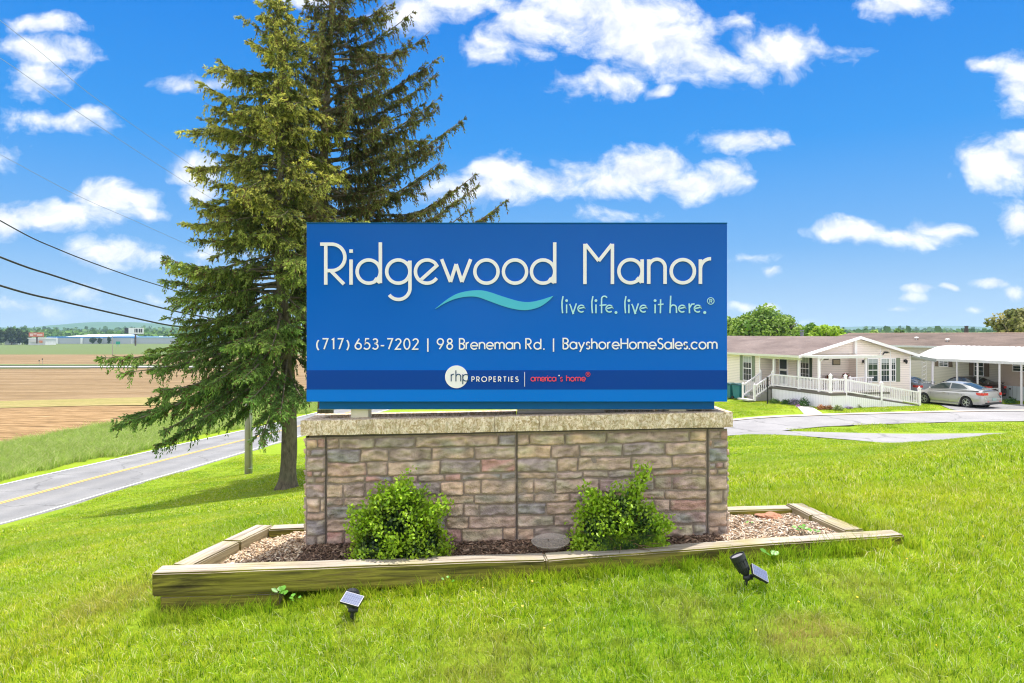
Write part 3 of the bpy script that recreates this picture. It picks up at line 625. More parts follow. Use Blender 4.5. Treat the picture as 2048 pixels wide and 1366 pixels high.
def stone_panel(rows,x_off,x_lo,x_hi,seed,name,yoff=0,side=None):
    """rows -> rounded, rough ledge stones over a recessed mortar face. side: None front; else callable mapping"""
    rnd=random.Random(seed); V=[];Fc=[];C=[]
    def put(x,d,z):
        x,y=(x,YB+yoff-d)
        z=z+.008*mnoise.noise(Vector((x*7,z*5,11.3)))+.004*mnoise.noise(Vector((x*19,z*9,3.1))); x=x+.006*mnoise.noise(Vector((x*6,z*11,23.7))); z=z+bz(x)
        if side: x,y=side(x,d)
        V.append((x-bo.x,y-bo.y,z-bo.z))
    for (ya,yb,xs) in rows:
        for a,b in zip(xs[:-1],xs[1:]):
            ja=rnd.uniform(-3,3); jb=rnd.uniform(-3,3)
            X0=px2x(a)+x_off+.001; X1=px2x(b)+x_off-.001; Z1=py2z(ya+(ja if ya>235 else 0))-.0015; Z0=py2z(yb+jb)+.0015
            w_=X1-X0;h_=Z1-Z0; nx=max(3,int(w_/.010)); nz=max(3,int(h_/.009)); c=rnd.choice(palette); k=rnd.uniform(1.5,1.8); c=[q*k*w for q,w in zip(c,(1.12,.95,1.0))]
            c2=[q*1.5 for q in rnd.choice(palette)]; dep=rnd.uniform(.013,.021); sx=rnd.uniform(0,50); tilt=rnd.uniform(-.25,.25)
            o=len(V)
            for j in range(nz+1):
                for i in range(nx+1):
                    uu=i/nx; vv=j/nz; x=X0+w_*uu; z=Z0+h_*vv
                    # ragged outline
                    nv=mnoise.noise(Vector((x*22+sx,z*22,seed)))
                    if j in(0,nz): z+=nv*.004
                    if i in(0,nx): x+=nv*.004
                    e=min(uu*w_,(1-uu)*w_,vv*h_,(1-vv)*h_); edge=min(1,e/.007); prof=math.sqrt(max(0,1-(1-edge)**2))
                    n1=mnoise.fractal(Vector((x*14+sx,z*26,seed)),1.0,2.0,4)
                    st_=.5+.5*mnoise.noise(Vector((x*5+sx,z*46+2.5*mnoise.noise(Vector((x*6,z*6,sx))),seed+6))); rid=1-abs(mnoise.noise(Vector((x*9+sx,z*30+x*6,seed+3))))*2
                    d=prof*(dep+.013*n1+.008*max(0,rid-.45)+.007*(1/(1+math.exp(-(st_-.5)*14)))+tilt*.014*(vv-.5))
                    put(x,d,z)
                    f=.5+.5*mnoise.noise(Vector((x*7+sx,z*12,seed+9))); f=max(0,min(1,(f-.42)*3.2))
                    dk=.97+.45*n1-.2*max(0,.35-st_)
                    dk*= (.86+.14*prof)
                    C.append([ (c[q]*(1-f)+c2[q]*f)*dk for q in range(3)])
            for j in range(nz):
                for i in range(nx):
                    a_=o+j*(nx+1)+i; Fc.append((a_,a_+1,a_+nx+2,a_+nx+1))
    o=len(V)
    zt=py2z(222); zb=py2z(975)
    for (x,z) in ((x_lo,zb),(x_hi,zb),(x_hi,zt),(x_lo,zt)):
        put(x,.009,z); C.append((.34,.265,.23))
    Fc.append((o,o+1,o+2,o+3))
    ob=npmesh(name,V,Fc,m_stone,base,C,smooth=False); return ob
stone_panel(PAN,0,px2x(188)+.002,px2x(1374),1,'stone_panel')
stone_panel(PAN,px2x(1378)-px2x(188),px2x(1380),px2x(1380)+px2x(1374)-px2x(188),2,'stone_panel')
stone_panel(COLM,0,px2x(66),px2x(184),3,'corner_panel',-.012)
stone_panel(COLM,SX(1418.5)-px2x(66),SX(1418),SX(1454.8),4,'corner_panel',-.012)
# ends and back as the same stonework
XL=px2x(66); XR=SX(1454.8)
sidep=[(a,b,[66,66+int((DEP)*F/DS*3.104*.55),66+int(DEP*F/DS*3.104)]) for a,b,_ in COLM]
stone_panel(sidep,0,px2x(66),px2x(66)+DEP,5,'end_panel',side=lambda x,d:(XL-d,YB+DEP-(x-XL)))
stone_panel(sidep,0,px2x(66),px2x(66)+DEP,6,'end_panel',side=lambda x,d:(XR+d,YB+(x-XL)))
stone_panel(PAN,0,px2x(188),px2x(1374),7,'back_panel',side=lambda x,d:(-x+.0,YB+DEP+d))
stone_panel(PAN,px2x(1378)-px2x(188),px2x(1380),px2x(1380)+px2x(1374)-px2x(188),8,'back_panel',side=lambda x,d:(-x,YB+DEP+d))
# dark joints between panels
m_dark=simple('dark_joint',(.16,.135,.115),.9)
for px in (649.6,1034.5,1417): 
    x=SX(px); mb=MB(); mb.box((x-.0013-bo.x,YB-.018-bo.y,SZ(1110)-bo.z),(x+.0013-bo.x,YB+.02-bo.y,zc1(x)-CAPH-.002-bo.z)); mb.build('joint',m_dark,base)
# core behind the veneer
mb=MB()
for ya,yb in ((YB+.003,YB+.03),(YB+DEP-.03,YB+DEP-.003)):
    a,b=XL+.012,XR-.012
    vs=[(x-bo.x,y-bo.y,z-bo.z) for y in (ya,yb) for x,z in ((a,-1.62),(b,-1.62),(b,zc1(b)-CAPH-.004),(a,zc1(a)-CAPH-.004))]
    mb.add(vs,[(0,1,2,3),(7,6,5,4),(0,4,5,1),(1,5,6,2),(2,6,7,3),(3,7,4,0)])
mb.build('core',m_dark,base)
# capstones
m_cap,nt,bs=newmat('cast_capstone'); co=pos(nt)
v1=noise(nt,scaled(nt,co,(1,1,.75)),38,7,.7,1.6); v2=noise(nt,co,9,4); v3=noise(nt,scaled(nt,co,(1.6,1,.45)),24,5,.6,.8)
cc=ramp(nt,v1,[(.36,(.42,.28,.15)),(.47,(.66,.49,.34)),(.55,(.90,.73,.60)),(.72,(.98,.85,.75))])
cc=mixc(nt,ramp(nt,v3,[(.45,(0,)*3),(.68,(.7,)*3)]),cc,(.33,.255,.13)); cc=mixc(nt,1.0,cc,ramp(nt,v2,[(.3,(.85,)*3),(.7,(1.1,)*3)]),'MULTIPLY')
nt.links.new(cc,bs.inputs['Base Color']); bs.inputs['Roughness'].default_value=.9; bs.inputs['Specular IOR Level'].default_value=.15; bump(nt,bs,v1,.9,.008)
def cap(xa,xb,ya,yb,seed,name='capstone',inner=None):
    """rough block: subdivided box displaced by noise"""
    bm=bmesh.new(); bmesh.ops.create_cube(bm,size=1)
    L=xb-xa; Wd=yb-ya
    for v in bm.verts: v.co=Vector(((v.co.x+.5)*L+xa,(v.co.y+.5)*Wd+ya,(v.co.z-.5)*CAPH))
    big=0 if L>Wd else 1
    for ax,ln in ((0,L),(1,Wd),(2,CAPH)):
        no=[0,0,0]; no[ax]=1; k=int(ln/.03)
        lo={0:xa,1:ya,2:-CAPH}[ax]
        for i in range(1,k): 
            cpnt=[0,0,0]; cpnt[ax]=lo+ln*i/k
            bmesh.ops.bisect_plane(bm,geom=bm.verts[:]+bm.edges[:]+bm.faces[:],plane_co=cpnt,plane_no=no)
    bm.normal_update()
    for v in bm.verts:
        n1=mnoise.fractal(v.co*16+Vector((seed,0,0)),1,2,4); n2=mnoise.noise(v.co*3+Vector((seed,0,0)))
        onedge=(abs(v.co.z)<.004 or abs(v.co.z+CAPH)<.004)
        d=Vector((v.normal.x*(.2 if L>Wd else 1),v.normal.y,v.normal.z*.5))*(n1*.005+n2*.006-(.004 if onedge else 0))
        v.co+=d
    for v in bm.verts: v.co.z+=zc1(v.co.x); v.co-=bo
    me=bpy.data.meshes.new(name); bm.to_mesh(me); bm.free(); me.materials.append(m_cap)
    o=bpy.data.objects.new(name,me); col.objects.link(o); o.parent=base; return o
yc0=DS-.035; cw=.125
xs=[SX(603.5),SX(990),SX(1078),SX(1463)]
for i,(a,b) in enumerate(zip(xs[:-1],xs[1:])): cap(a+.0015,b-.0015,yc0+(0 if i!=1 else .004),yc0+cw,i*7)
cap(xs[0]+.001,xs[0]+cw,yc0+cw+.001,yc0+.32,31); cap(xs[3]-cw,xs[3]-.001,yc0+cw+.001,yc0+.32,37)
cap(xs[0]+.001,xs[0]+(xs[3]-xs[0])*.5,yc0+.321,yc0+.32+cw*.8,41); cap(xs[0]+(xs[3]-xs[0])*.5+.002,xs[3],yc0+.321,yc0+.32+cw*.8,43)
# hollow inside with a plank ledge
m_in=simple('planter_floor',(.16,.13,.11),.95,bmp=.4)
mb=MB(); 
for a,b in ((XL+.02,XR-.02),):
    mb.add([(a-bo.x,YB+.02-bo.y,-.72+bz(a)-bo.z),(b-bo.x,YB+.02-bo.y,-.72+bz(b)-bo.z),(b-bo.x,YB+DEP-.02-bo.y,-.72+bz(b)-bo.z),(a-bo.x,YB+DEP-.02-bo.y,-.72+bz(a)-bo.z)],[(0,1,2,3)])
mb.build('planter_floor',m_in,base)
# loose pale pipe lying along the top of the base
m_pipe=simple('weathered_pipe',(.52,.48,.45),.5,bmp=.2)
pipe=MB(); a=Vector((SX(1035),yc0+.20,zc1(0)+.014)); b=Vector((SX(1215),yc0+.22,zc1(.6)+.002)); c=(a+b)/2
pipe.tube([a-c,b-c],[.021,.019],14); o=pipe.build('metal_pipe',m_pipe,smooth=False); o.location=c
tag(o,'pale weathered pipe lying on the capstones beneath the sign','pipe')
mb=MB()
for i in range(46):
    x=random.uniform(SX(1110),SX(1330)); y=yc0+random.uniform(.14,.26); z=-.60+bz(x)+random.uniform(-.01,.012); a=random.uniform(-.5,.5); l=random.uniform(.03,.09)
    mb.tube([(x,y,z),(x+l*math.cos(a),y+l*math.sin(a)*.5,z+random.uniform(-.008,.012))],.003,4)
tag(mb.build('twig_litter',simple('dry_twigs',(.22,.15,.09),.9)),'dry twigs and needles caught in the hollow top of the base','twigs',kind='stuff')
# ------------------------------------------------------------------ landscape timbers
m_timber,nt,bs=newmat('weathered_timber'); co=coords(nt,'Object'); g=N(nt,'ShaderNodeNewGeometry')
oi=N(nt,'ShaderNodeObjectInfo'); ad=N(nt,'ShaderNodeVectorMath',operation='ADD'); nt.links.new(co,ad.inputs[0])
cx_=N(nt,'ShaderNodeCombineXYZ'); nt.links.new(math_(nt,'MULTIPLY',oi.outputs['Random'],37),cx_.inputs[0]); nt.links.new(cx_.outputs[0],ad.inputs[1]); co=ad.outputs[0]
gr=noise(nt,scaled(nt,co,(1.2,26,30)),1.3,6,.6,.8); g2=noise(nt,scaled(nt,co,(.8,7,9)),1.1,5,.6,1.5); g3=noise(nt,scaled(nt,co,(2.2,60,60)),1.5,4,.7)
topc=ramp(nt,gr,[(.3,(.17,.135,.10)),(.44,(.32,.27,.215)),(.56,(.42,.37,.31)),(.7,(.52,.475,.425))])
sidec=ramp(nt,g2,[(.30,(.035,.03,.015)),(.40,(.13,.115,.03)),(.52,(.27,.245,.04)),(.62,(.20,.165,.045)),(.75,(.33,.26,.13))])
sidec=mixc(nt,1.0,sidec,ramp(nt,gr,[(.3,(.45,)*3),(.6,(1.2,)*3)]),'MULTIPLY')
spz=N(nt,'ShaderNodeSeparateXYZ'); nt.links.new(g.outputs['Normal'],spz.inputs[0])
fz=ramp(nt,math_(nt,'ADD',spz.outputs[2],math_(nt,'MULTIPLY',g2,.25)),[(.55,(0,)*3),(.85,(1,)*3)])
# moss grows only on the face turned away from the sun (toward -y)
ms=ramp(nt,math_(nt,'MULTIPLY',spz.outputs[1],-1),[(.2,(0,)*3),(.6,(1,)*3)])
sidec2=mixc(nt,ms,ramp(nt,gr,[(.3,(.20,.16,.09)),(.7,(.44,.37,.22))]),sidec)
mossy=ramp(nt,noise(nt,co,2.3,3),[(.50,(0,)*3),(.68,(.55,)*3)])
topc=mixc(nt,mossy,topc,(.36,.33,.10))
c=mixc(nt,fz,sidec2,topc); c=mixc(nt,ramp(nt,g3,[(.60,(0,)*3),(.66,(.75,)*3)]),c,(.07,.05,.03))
nt.links.new(c,bs.inputs['Base Color']); bs.inputs['Roughness'].default_value=.9; bs.inputs['Specular IOR Level'].default_value=.12; bump(nt,bs,gr,.8,.008)
def timber(a,b,label,w=.14,h=.142,seed=0,dark=False,sag=0):
    """a, b: ends of the centre line of the top face"""
    a=Vector(a); b=Vector(b); d=b-a; L=d.length; bm=bmesh.new(); bmesh.ops.create_cube(bm,size=1)
    for v in bm.verts: v.co=Vector((v.co.x*L,v.co.y*w,(v.co.z-.5)*h))
    bmesh.ops.bevel(bm,geom=[e for e in bm.edges],offset=.009,segments=2,affect='EDGES')
    for i in range(1,int(L/.06)): bmesh.ops.bisect_plane(bm,geom=bm.verts[:]+bm.edges[:]+bm.faces[:],plane_co=(-L/2+L*i/int(L/.06),0,0),plane_no=(1,0,0))
    for v in bm.verts:
        q=v.co.copy(); v.co.y+=.006*mnoise.noise(Vector((q.x*2+seed,q.y*3,q.z*3)))+.0025*mnoise.noise(Vector((q.x*14+seed,q.y*5,q.z*30)))
        v.co.z+=.006*mnoise.noise(Vector((q.x*2.2+seed,q.y*4,7)))-sag*(1-(2*q.x/L)**2)
        e=abs(abs(q.x)-L/2)
        if e<.02: v.co.x+=.012*mnoise.noise(Vector((q.y*30+seed,q.z*30,2)))
    me=bpy.data.meshes.new('landscape_timber'); bm.to_mesh(me); bm.free(); me.materials.append(m_timber)
    o=bpy.data.objects.new('landscape_timber',me); col.objects.link(o); o.location=(a+b)/2
    x=d.normalized(); y=Vector((0,0,1)).cross(x).normalized(); z=x.cross(y); o.rotation_euler=Matrix((x,y,z)).transposed().to_euler()
    tag(o,label,'landscape timber',group='timbers edging the mulch bed'); return o
def TP(x,y,dz=0): return (x,y,T_bed(x,y)+dz)
timber((-2.17,4.17,-1.437),(.204,4.286,-1.394),'long mossy front timber at the left end of the bed, upper of two',seed=1)
timber((.206,4.2865,-1.3945),(2.60,4.60,-1.333),'long front timber running right past the bed corner into the grass',seed=2,w=.135)
timber((-2.12,4.18,-1.437-.146),(-1.42,4.215,-1.424-.146),'short dark lower timber under the left end of the front edge',h=.11,seed=3)
timber((-2.06,4.26,-1.440),(-1.98,4.80,-1.456),'front half of the left side timber, pale and sunlit',seed=4)
timber((-1.975,4.806,-1.452),(-1.90,5.25,-1.466),'rear half of the left side timber, ending at the back corner',seed=5)
timber((-1.84,5.215,-1.474),(2.22,5.455,-1.378),'long back timber passing behind the stone base',seed=6,w=.13)
timber((2.34,4.66,-1.338),(2.30,5.10,-1.35),'front part of the right side timber, weathered grey brown',seed=7)
timber((2.297,5.106,-1.352),(2.275,5.50,-1.362),'rear part of the right side timber at the back right corner',seed=8)

# ------------------------------------------------------------------ mulch
m_mulchb=simple('mulch_soil',(.17,.115,.075),.95,var=.4,scale=25,bmp=1,bscale=90)
xs_=np.linspace(-2.1,2.35,120); ys_=np.linspace(4.15,5.5,40); MX,MY=np.meshgrid(xs_,ys_)
def mulchz(X,Y):
    z=T_bed(X,Y)-.045+.012*np.sin(X*5+1)*np.cos(Y*7)+.03*np.exp(-((Y-4.62)/.12)**2)*(np.abs(X)<1.55)
    return z-.04*sst(.0,.18,-X-1.6)
MZ=mulchz(MX,MY)
# skew to the bed outline
def skew(X,Y):
    ty=(Y-4.15)/(5.5-4.15); xl=-2.07+.14*ty; xr=2.36-.05*ty; tx=(X+2.1)/4.45; Xn=xl+(xr-xl)*tx
    yf=np.where(Xn<.2,4.17+.115*(Xn+2.17)/2.36,4.29+.31*(Xn-.2)/2.4)+.03; yb=5.19+.24*(Xn+2.)/4.3; return Xn,yf+(yb-yf)*ty
SX_,SY_=skew(MX,MY); MZ=mulchz(SX_,SY_)
ii=np.arange(MX.size).reshape(MX.shape); Qm=np.stack([ii[:-1,:-1],ii[:-1,1:],ii[1:,1:],ii[1:,:-1]],-1).reshape(-1,4)
tag(npmesh('mulch_bed',np.stack([SX_.ravel(),SY_.ravel(),MZ.ravel()],1),Qm,m_mulchb,smooth=True),kind='structure')
def chips(n,zone,colf,size,name,mat):
    X=rng.uniform(-2.1,2.35,n*2); Y=rng.uniform(4.15,5.5,n*2); X,Y=skew(X,Y)
    k=zone(X,Y); X=X[k][:n]; Y=Y[k][:n]; n=len(X); Z=mulchz(X,Y)+rng.uniform(-.004,.016,n)
    L=size*rng.uniform(.5,1.6,n); Wd=L*rng.uniform(.18,.45,n); Tn=Wd*.28
    yaw=rng.uniform(0,2*np.pi,n); pit=rng.normal(0,.35,n); rol=rng.normal(0,.5,n)
    ax=np.stack([np.cos(yaw)*np.cos(pit),np.sin(yaw)*np.cos(pit),np.sin(pit)],1)
    up=np.stack([np.zeros(n),np.zeros(n),np.ones(n)],1); ay=np.cross(up,ax); ay/=np.linalg.norm(ay,axis=1)[:,None]; az=np.cross(ax,ay)
    ay2=ay*np.cos(rol)[:,None]+az*np.sin(rol)[:,None]; az2=-ay*np.sin(rol)[:,None]+az*np.cos(rol)[:,None]
    P=np.stack([X,Y,Z],1); V=[]
    for sx,sy,sz in [(-1,-.6,-1),(1,-1,-1),(.8,1,-1),(-1,.8,-1),(-1,-.6,1),(1,-1,1),(.8,1,1),(-1,.8,1)]:
        V.append(P+ax*(sx*L/2)[:,None]+ay2*(sy*Wd/2)[:,None]+az2*(sz*Tn/2)[:,None])
    V=np.stack(V,1).reshape(-1,3); base_=(np.arange(n)*8)[:,None,None]
    q=np.array([(0,3,2,1),(4,5,6,7),(0,1,5,4),(1,2,6,5),(2,3,7,6),(3,0,4,7)])[None]
    Q_=(base_+q).reshape(-1,4); C=np.repeat(colf(X,Y,n),8,axis=0)
    return V,Q_,C
m_chip=attrmat('wood_chip',.9,var=.2,vscale=30,spec=.15)
def inbase(X,Y): return (np.abs(X)<1.43)&(Y>YB-.01)&(Y<YB+DEP)
def pick(pal,n,k=.2):
    pal=np.array(pal); c=pal[rng.integers(0,len(pal),n)]*rng.uniform(1-k,1+k,n)[:,None]; return c
def c_light(X,Y,n):
    a=pick([(.62,.47,.32),(.52,.38,.24),(.72,.60,.46),(.38,.25,.15),(.56,.43,.32),(.20,.13,.08)],n)
    b=pick([(.13,.08,.055),(.19,.12,.08),(.09,.058,.045),(.27,.17,.115),(.36,.25,.18)],n)
    gx_=pick([(.50,.42,.34),(.62,.54,.46),(.34,.26,.19),(.45,.29,.18),(.60,.46,.33),(.24,.16,.10)],n)
    dk=(np.abs(X)<1.40)|((X<-1.35)&(X>-1.75)&(Y<4.55)&(rng.random(n)<.35))  # dark chips: browner mulch plus the sign's shade put into the colour
    dk&=(Y<5.0)
    r=(X>1.4)
    out=np.where(r[:,None],gx_,a); return np.where(dk[:,None],b,out)
V1,Q1,C1=chips(20000,lambda X,Y:~inbase(X,Y)&(np.abs(X)>1.2),c_light,.025,'x',None)
V2,Q2,C2=chips(9000,lambda X,Y:~inbase(X,Y)&(np.abs(X)<1.45)&(Y<4.8),c_light,.03,'x',None)
mc=npmesh('mulch',np.concatenate([V1,V2]),np.concatenate([Q1,Q2+len(V1)]),m_chip,C=np.concatenate([C1,C2]))
tag(mc,'shredded wood mulch, pale tan at both ends and dark brown with painted shade in front','mulch',kind='stuff')
# reddish rock
def rock(name,loc,sz,mat,seed,label):
    bm=bmesh.new(); bmesh.ops.create_icosphere(bm,subdivisions=4,radius=1)
    for v in bm.verts:
        n1=mnoise.fractal(v.co*1.5+Vector((seed,0,0)),1,2,4); v.co*=1+.35*n1
        v.co=Vector((v.co.x*sz[0],v.co.y*sz[1],v.co.z*sz[2]))
    me=bpy.data.meshes.new(name); bm.to_mesh(me); bm.free(); me.materials.append(mat); o=bpy.data.objects.new(name,me); col.objects.link(o); o.location=loc
    return tag(o,label,'rock')
m_rock=simple('red_rock',(.42,.20,.12),.9,var=.3,scale=30,bmp=.8)
rock('rock',(1.98,5.25,float(mulchz(np.array([1.98]),np.array([5.25]))[0])+.015),(.10,.07,.035),m_rock,3,'small rusty red rock on the mulch by the back right corner')
# clear plant saucer
m_sau,nt,bs=newmat('clear_saucer_plastic'); bs.inputs['Base Color'].default_value=(.55,.48,.42,1); bs.inputs['Roughness'].default_value=.2; bs.inputs['Alpha'].default_value=.40
mb=MB(); mb.lathe([(.001,.004),(.085,.004),(.098,.006),(.118,.030),(.128,.031),(.129,.027),(.121,.024),(.103,.001),(.001,0)],n=40)
o=mb.build('plant_saucer',m_sau,smooth=True); o.location=(.255,4.49,float(mulchz(np.array([.255]),np.array([4.49]))[0])+.032); o.rotation_euler=(R(5),R(-2),0)
tag(o,'shallow clear plastic plant saucer lying on the dark mulch','saucer')

# ------------------------------------------------------------------ leaves
def leafquads(P,T,Nn,L,Wd,C,fold=.25):
    """each leaf: 2 quads folded along the midrib; rounded outline"""
    n=len(P); T=T/np.linalg.norm(T,axis=1)[:,None]; S_=np.cross(T,Nn); S_/=np.maximum(1e-6,np.linalg.norm(S_,axis=1))[:,None]; Nn=np.cross(S_,T)
    L=L[:,None];Wd=Wd[:,None]
    v=[P, P+T*L*.28+S_*Wd*.42+Nn*Wd*fold*.4, P+T*L*.68+S_*Wd*.46+Nn*Wd*fold*.4, P+T*L, P+T*L*.68-S_*Wd*.46+Nn*Wd*fold*.4, P+T*L*.28-S_*Wd*.42+Nn*Wd*fold*.4]
    V=np.stack(v,1).reshape(-1,3); b=(np.arange(n)*6)[:,None,None]
    Q_=(b+np.array([(0,1,2,3),(0,3,4,5)])[None]).reshape(-1,4)
    return V,Q_,np.repeat(C,6,axis=0)
m_leaf=attrmat('shrub_leaf',.38,transl=.35,var=.1,vscale=12,spec=.45)
m_twig=simple('shrub_twig',(.16,.10,.05),.9)
def shrub(loc,rx,rz,seed,label,nb,spikes=(),loose=0.0,dark=1.0):
    r=np.random.default_rng(seed); root=empty('boxwood_shrub',loc); tag(root,label,'shrub',group='shrubs in front of the stone base')
    Ps=[];Ts=[];Ns=[];Ls=[];Ws=[];Cs=[]; tw=MB()
    dirs=[]
    for i in range(nb):
        z=r.uniform(-.15,1); a=r.uniform(0,2*np.pi); s=math.sqrt(max(0,1-z*z)); dirs.append((np.array([s*math.cos(a),s*math.sin(a)*.6,z]),r.uniform(.62,1.0)*(1+loose*r.normal())))
    for d,l in spikes: dirs+= [(np.array(d)+r.normal(0,.06,3),l*r.uniform(.85,1.05)) for _ in range(6)]
    for d,l in dirs:
        end=np.array([d[0]*rx*l,d[1]*rx*l,max(.0,d[2])*rz*l+ .02+ (0 if d[2]>0 else .03)])
        start=np.array([d[0]*.05,d[1]*.05,.03]); mid=(start+end)/2+np.array([0,0,.05*l])+r.normal(0,.02,3)
        m=int(26*l)+6; t=np.linspace(.18 if r.random()<.5 else .45,1,m)
        cur=((1-t)**2)[:,None]*start+(2*t*(1-t))[:,None]*mid+(t**2)[:,None]*end
        if r.random()<.6: tw.tube([tuple(start),tuple(mid*.5+(start+end)*.25),tuple(end)],[.004,.003,.001],4,cap=False)
        tg=end-start; tg/=np.linalg.norm(tg)
        for side in(0,1,2):
            off=r.normal(0,.022,(m,3)); P=cur+off
            rd=r.normal(0,1,(m,3)); T=rd*.8+tg*.55+np.array([0,0,.25]); 
            Nn=r.normal(0,.5,(m,3))+np.array([0,-.35,.8])
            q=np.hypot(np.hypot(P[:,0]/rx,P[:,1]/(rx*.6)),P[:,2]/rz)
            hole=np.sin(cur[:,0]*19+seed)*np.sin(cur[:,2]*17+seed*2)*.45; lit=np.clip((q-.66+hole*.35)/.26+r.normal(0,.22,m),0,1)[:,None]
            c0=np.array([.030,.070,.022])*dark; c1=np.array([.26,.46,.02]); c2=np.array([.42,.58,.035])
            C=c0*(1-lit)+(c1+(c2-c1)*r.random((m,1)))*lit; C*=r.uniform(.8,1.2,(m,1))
            Ps.append(P);Ts.append(T);Ns.append(Nn);Ls.append(r.uniform(.015,.031,m));Ws.append(r.uniform(.011,.021,m));Cs.append(C)
    V,Q_,C=leafquads(np.concatenate(Ps),np.concatenate(Ts),np.concatenate(Ns),np.concatenate(Ls),np.concatenate(Ws),np.concatenate(Cs))
    V[:,2]=np.maximum(V[:,2],.004)
    # keep clear of the stone face behind
    V[:,1]=np.minimum(V[:,1],YB-.035-loc[1])
    wx=V[:,0]+loc[0]; fy=np.where(wx<.2,4.17+.115*(wx+2.17)/2.36,4.29+.31*(wx-.2)/2.4)-.04-loc[1]; low=V[:,2]<.16; V[:,1]=np.where(low,np.maximum(V[:,1],fy+.06),V[:,1]); V[:,2]=np.where(V[:,1]<fy+.14,np.maximum(V[:,2],.045),V[:,2])
    npmesh('foliage',V,Q_,m_leaf,root,C,smooth=False); tw.build('stems',m_twig,root,fixn=False); return root
def mz(x,y): return float(mulchz(np.array([x]),np.array([y]))[0])
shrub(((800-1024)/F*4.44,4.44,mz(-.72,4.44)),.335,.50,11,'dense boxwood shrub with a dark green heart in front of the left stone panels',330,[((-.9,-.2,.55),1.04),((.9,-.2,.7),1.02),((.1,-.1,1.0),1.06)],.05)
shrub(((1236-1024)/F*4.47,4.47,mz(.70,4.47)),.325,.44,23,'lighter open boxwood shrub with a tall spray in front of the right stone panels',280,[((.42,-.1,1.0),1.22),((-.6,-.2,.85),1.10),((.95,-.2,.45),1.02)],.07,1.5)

# ------------------------------------------------------------------ solar spotlights
m_blk=simple('black_plastic',(.018,.02,.026),.42,var=.2,spec=.5); m_fr=simple('panel_frame',(.38,.37,.42),.35,.2)
m_cell,nt,bs=newmat('solar_cells'); co=coords(nt,'Object'); s2=N(nt,'ShaderNodeSeparateXYZ'); nt.links.new(co,s2.inputs[0])
def lines(ax,per,w): return math_(nt,'LESS_THAN',math_(nt,'FRACT',math_(nt,'MULTIPLY_ADD',s2.outputs[ax],1/per,.5)),w)
ln=math_(nt,'MAXIMUM',lines(0,.0125,.13),lines(1,.028,.07))
nt.links.new(mixc(nt,ln,mixc(nt,noise(nt,co,30,2),(.10,.12,.22),(.17,.20,.31)),(.05,.06,.14)),bs.inputs['Base Color']); bs.inputs['Roughness'].default_value=.4; bs.inputs['Specular IOR Level'].default_value=.3
def solar(loc,label,lamp_dir,pan_c,pan_x,pan_n,pw,ph,show_len):
    root=empty('solar_spotlight',loc); tag(root,label,'solar light',group='solar spotlights in the grass facing the sign')
    mb=MB(); mb.tube([(0,0,-.10),(0,0,.03)],[.004,.011],8); mb.tube([(0,0,.03),(.004,0,.055)],.010,10); mb.build('stake',m_blk,root)
    mb=MB(); mb.sphere((.008,0,.062),.021,8); mb.tube([(-.018,-.006,.062),(.034,-.006,.062)],.012,10); mb.build('swivel_joint',m_blk,root,smooth=True)
    d=Vector(lamp_dir).normalized(); q=d.to_track_quat('Z','Y').to_matrix(); c=Vector((.004,0,.075))
    mb=MB(); mb.lathe([(.012,0),(.020,.012),(.030,.04),(.031,.075),(.036,.078),(.037,.102),(.033,.103),(.031,.094),(.001,.094)],c=c,n=28,R3=q)
    for k in range(10):
        t=2*math.pi*k/10; mb.tube([c+q@Vector((.026*math.cos(t),.026*math.sin(t),.02)),c+q@Vector((.0325*math.cos(t),.0325*math.sin(t),.074))],.0028,4)
    mb.v=[v*1.0 for v in mb.v]; mb.v=[c+(v-c)*1.22 for v in mb.v]; lh=mb.build('lamp_head',m_blk,root,smooth=False)
    mb=MB(); mb.lathe([(.001,.118),(.036,.118)],c=c,n=20,R3=q); mb.build('lens',m_fr,lh)
    n=Vector(pan_n).normalized(); x=Vector(pan_x); x=(x-n*x.dot(n)).normalized(); y=n.cross(x); M3=Matrix((x,y,n)).transposed()
    pr=empty('solar_panel',pan_c); pr.parent=root; pr.rotation_euler=M3.to_euler()
    mb=MB(); mb.cbox((0,0,-.008),(pw,ph,.014)); mb.cbox((0,0,-.024),(pw*.55,ph*.5,.018)); pb=mb.build('housing',m_blk,pr,bevel=.002)
    mb=MB(); mb.cbox((0,0,.0008),(pw-.001,ph-.001,.002)); mb.build('frame',m_fr,pr)
    mb=MB(); mb.cbox((0,0,.0024),(pw-.008,ph-.008,.001)); mb.build('cells',m_cell,pr)
    pc=Vector(pan_c); mb=MB(); mb.tube([(.006,0,.07),pc+n*-.03],[.011,.009],8); mb.build('bracket',m_blk,root)
    return root
D=3.87; x=(704-1024)/F*D
solar((x,D,h1(x,D)+.005),'small solar spotlight with a gridded panel on top, in front of the left timber',(-.25,.95,.22),(.004,-.012,.128),(1,-.2,-.16),(.10,-.42,.88),.112,.080,0)
D=3.99; x=(1492-1024)/F*D
solar((x,D,h1(x,D)+.005),'solar spotlight tilted left with its pale panel facing us, near the right front timber',(-.40,.12,.85),(.075,-.02,.095),(.83,.1,-.56),(.45,-.45,.72),.105,.085,0)

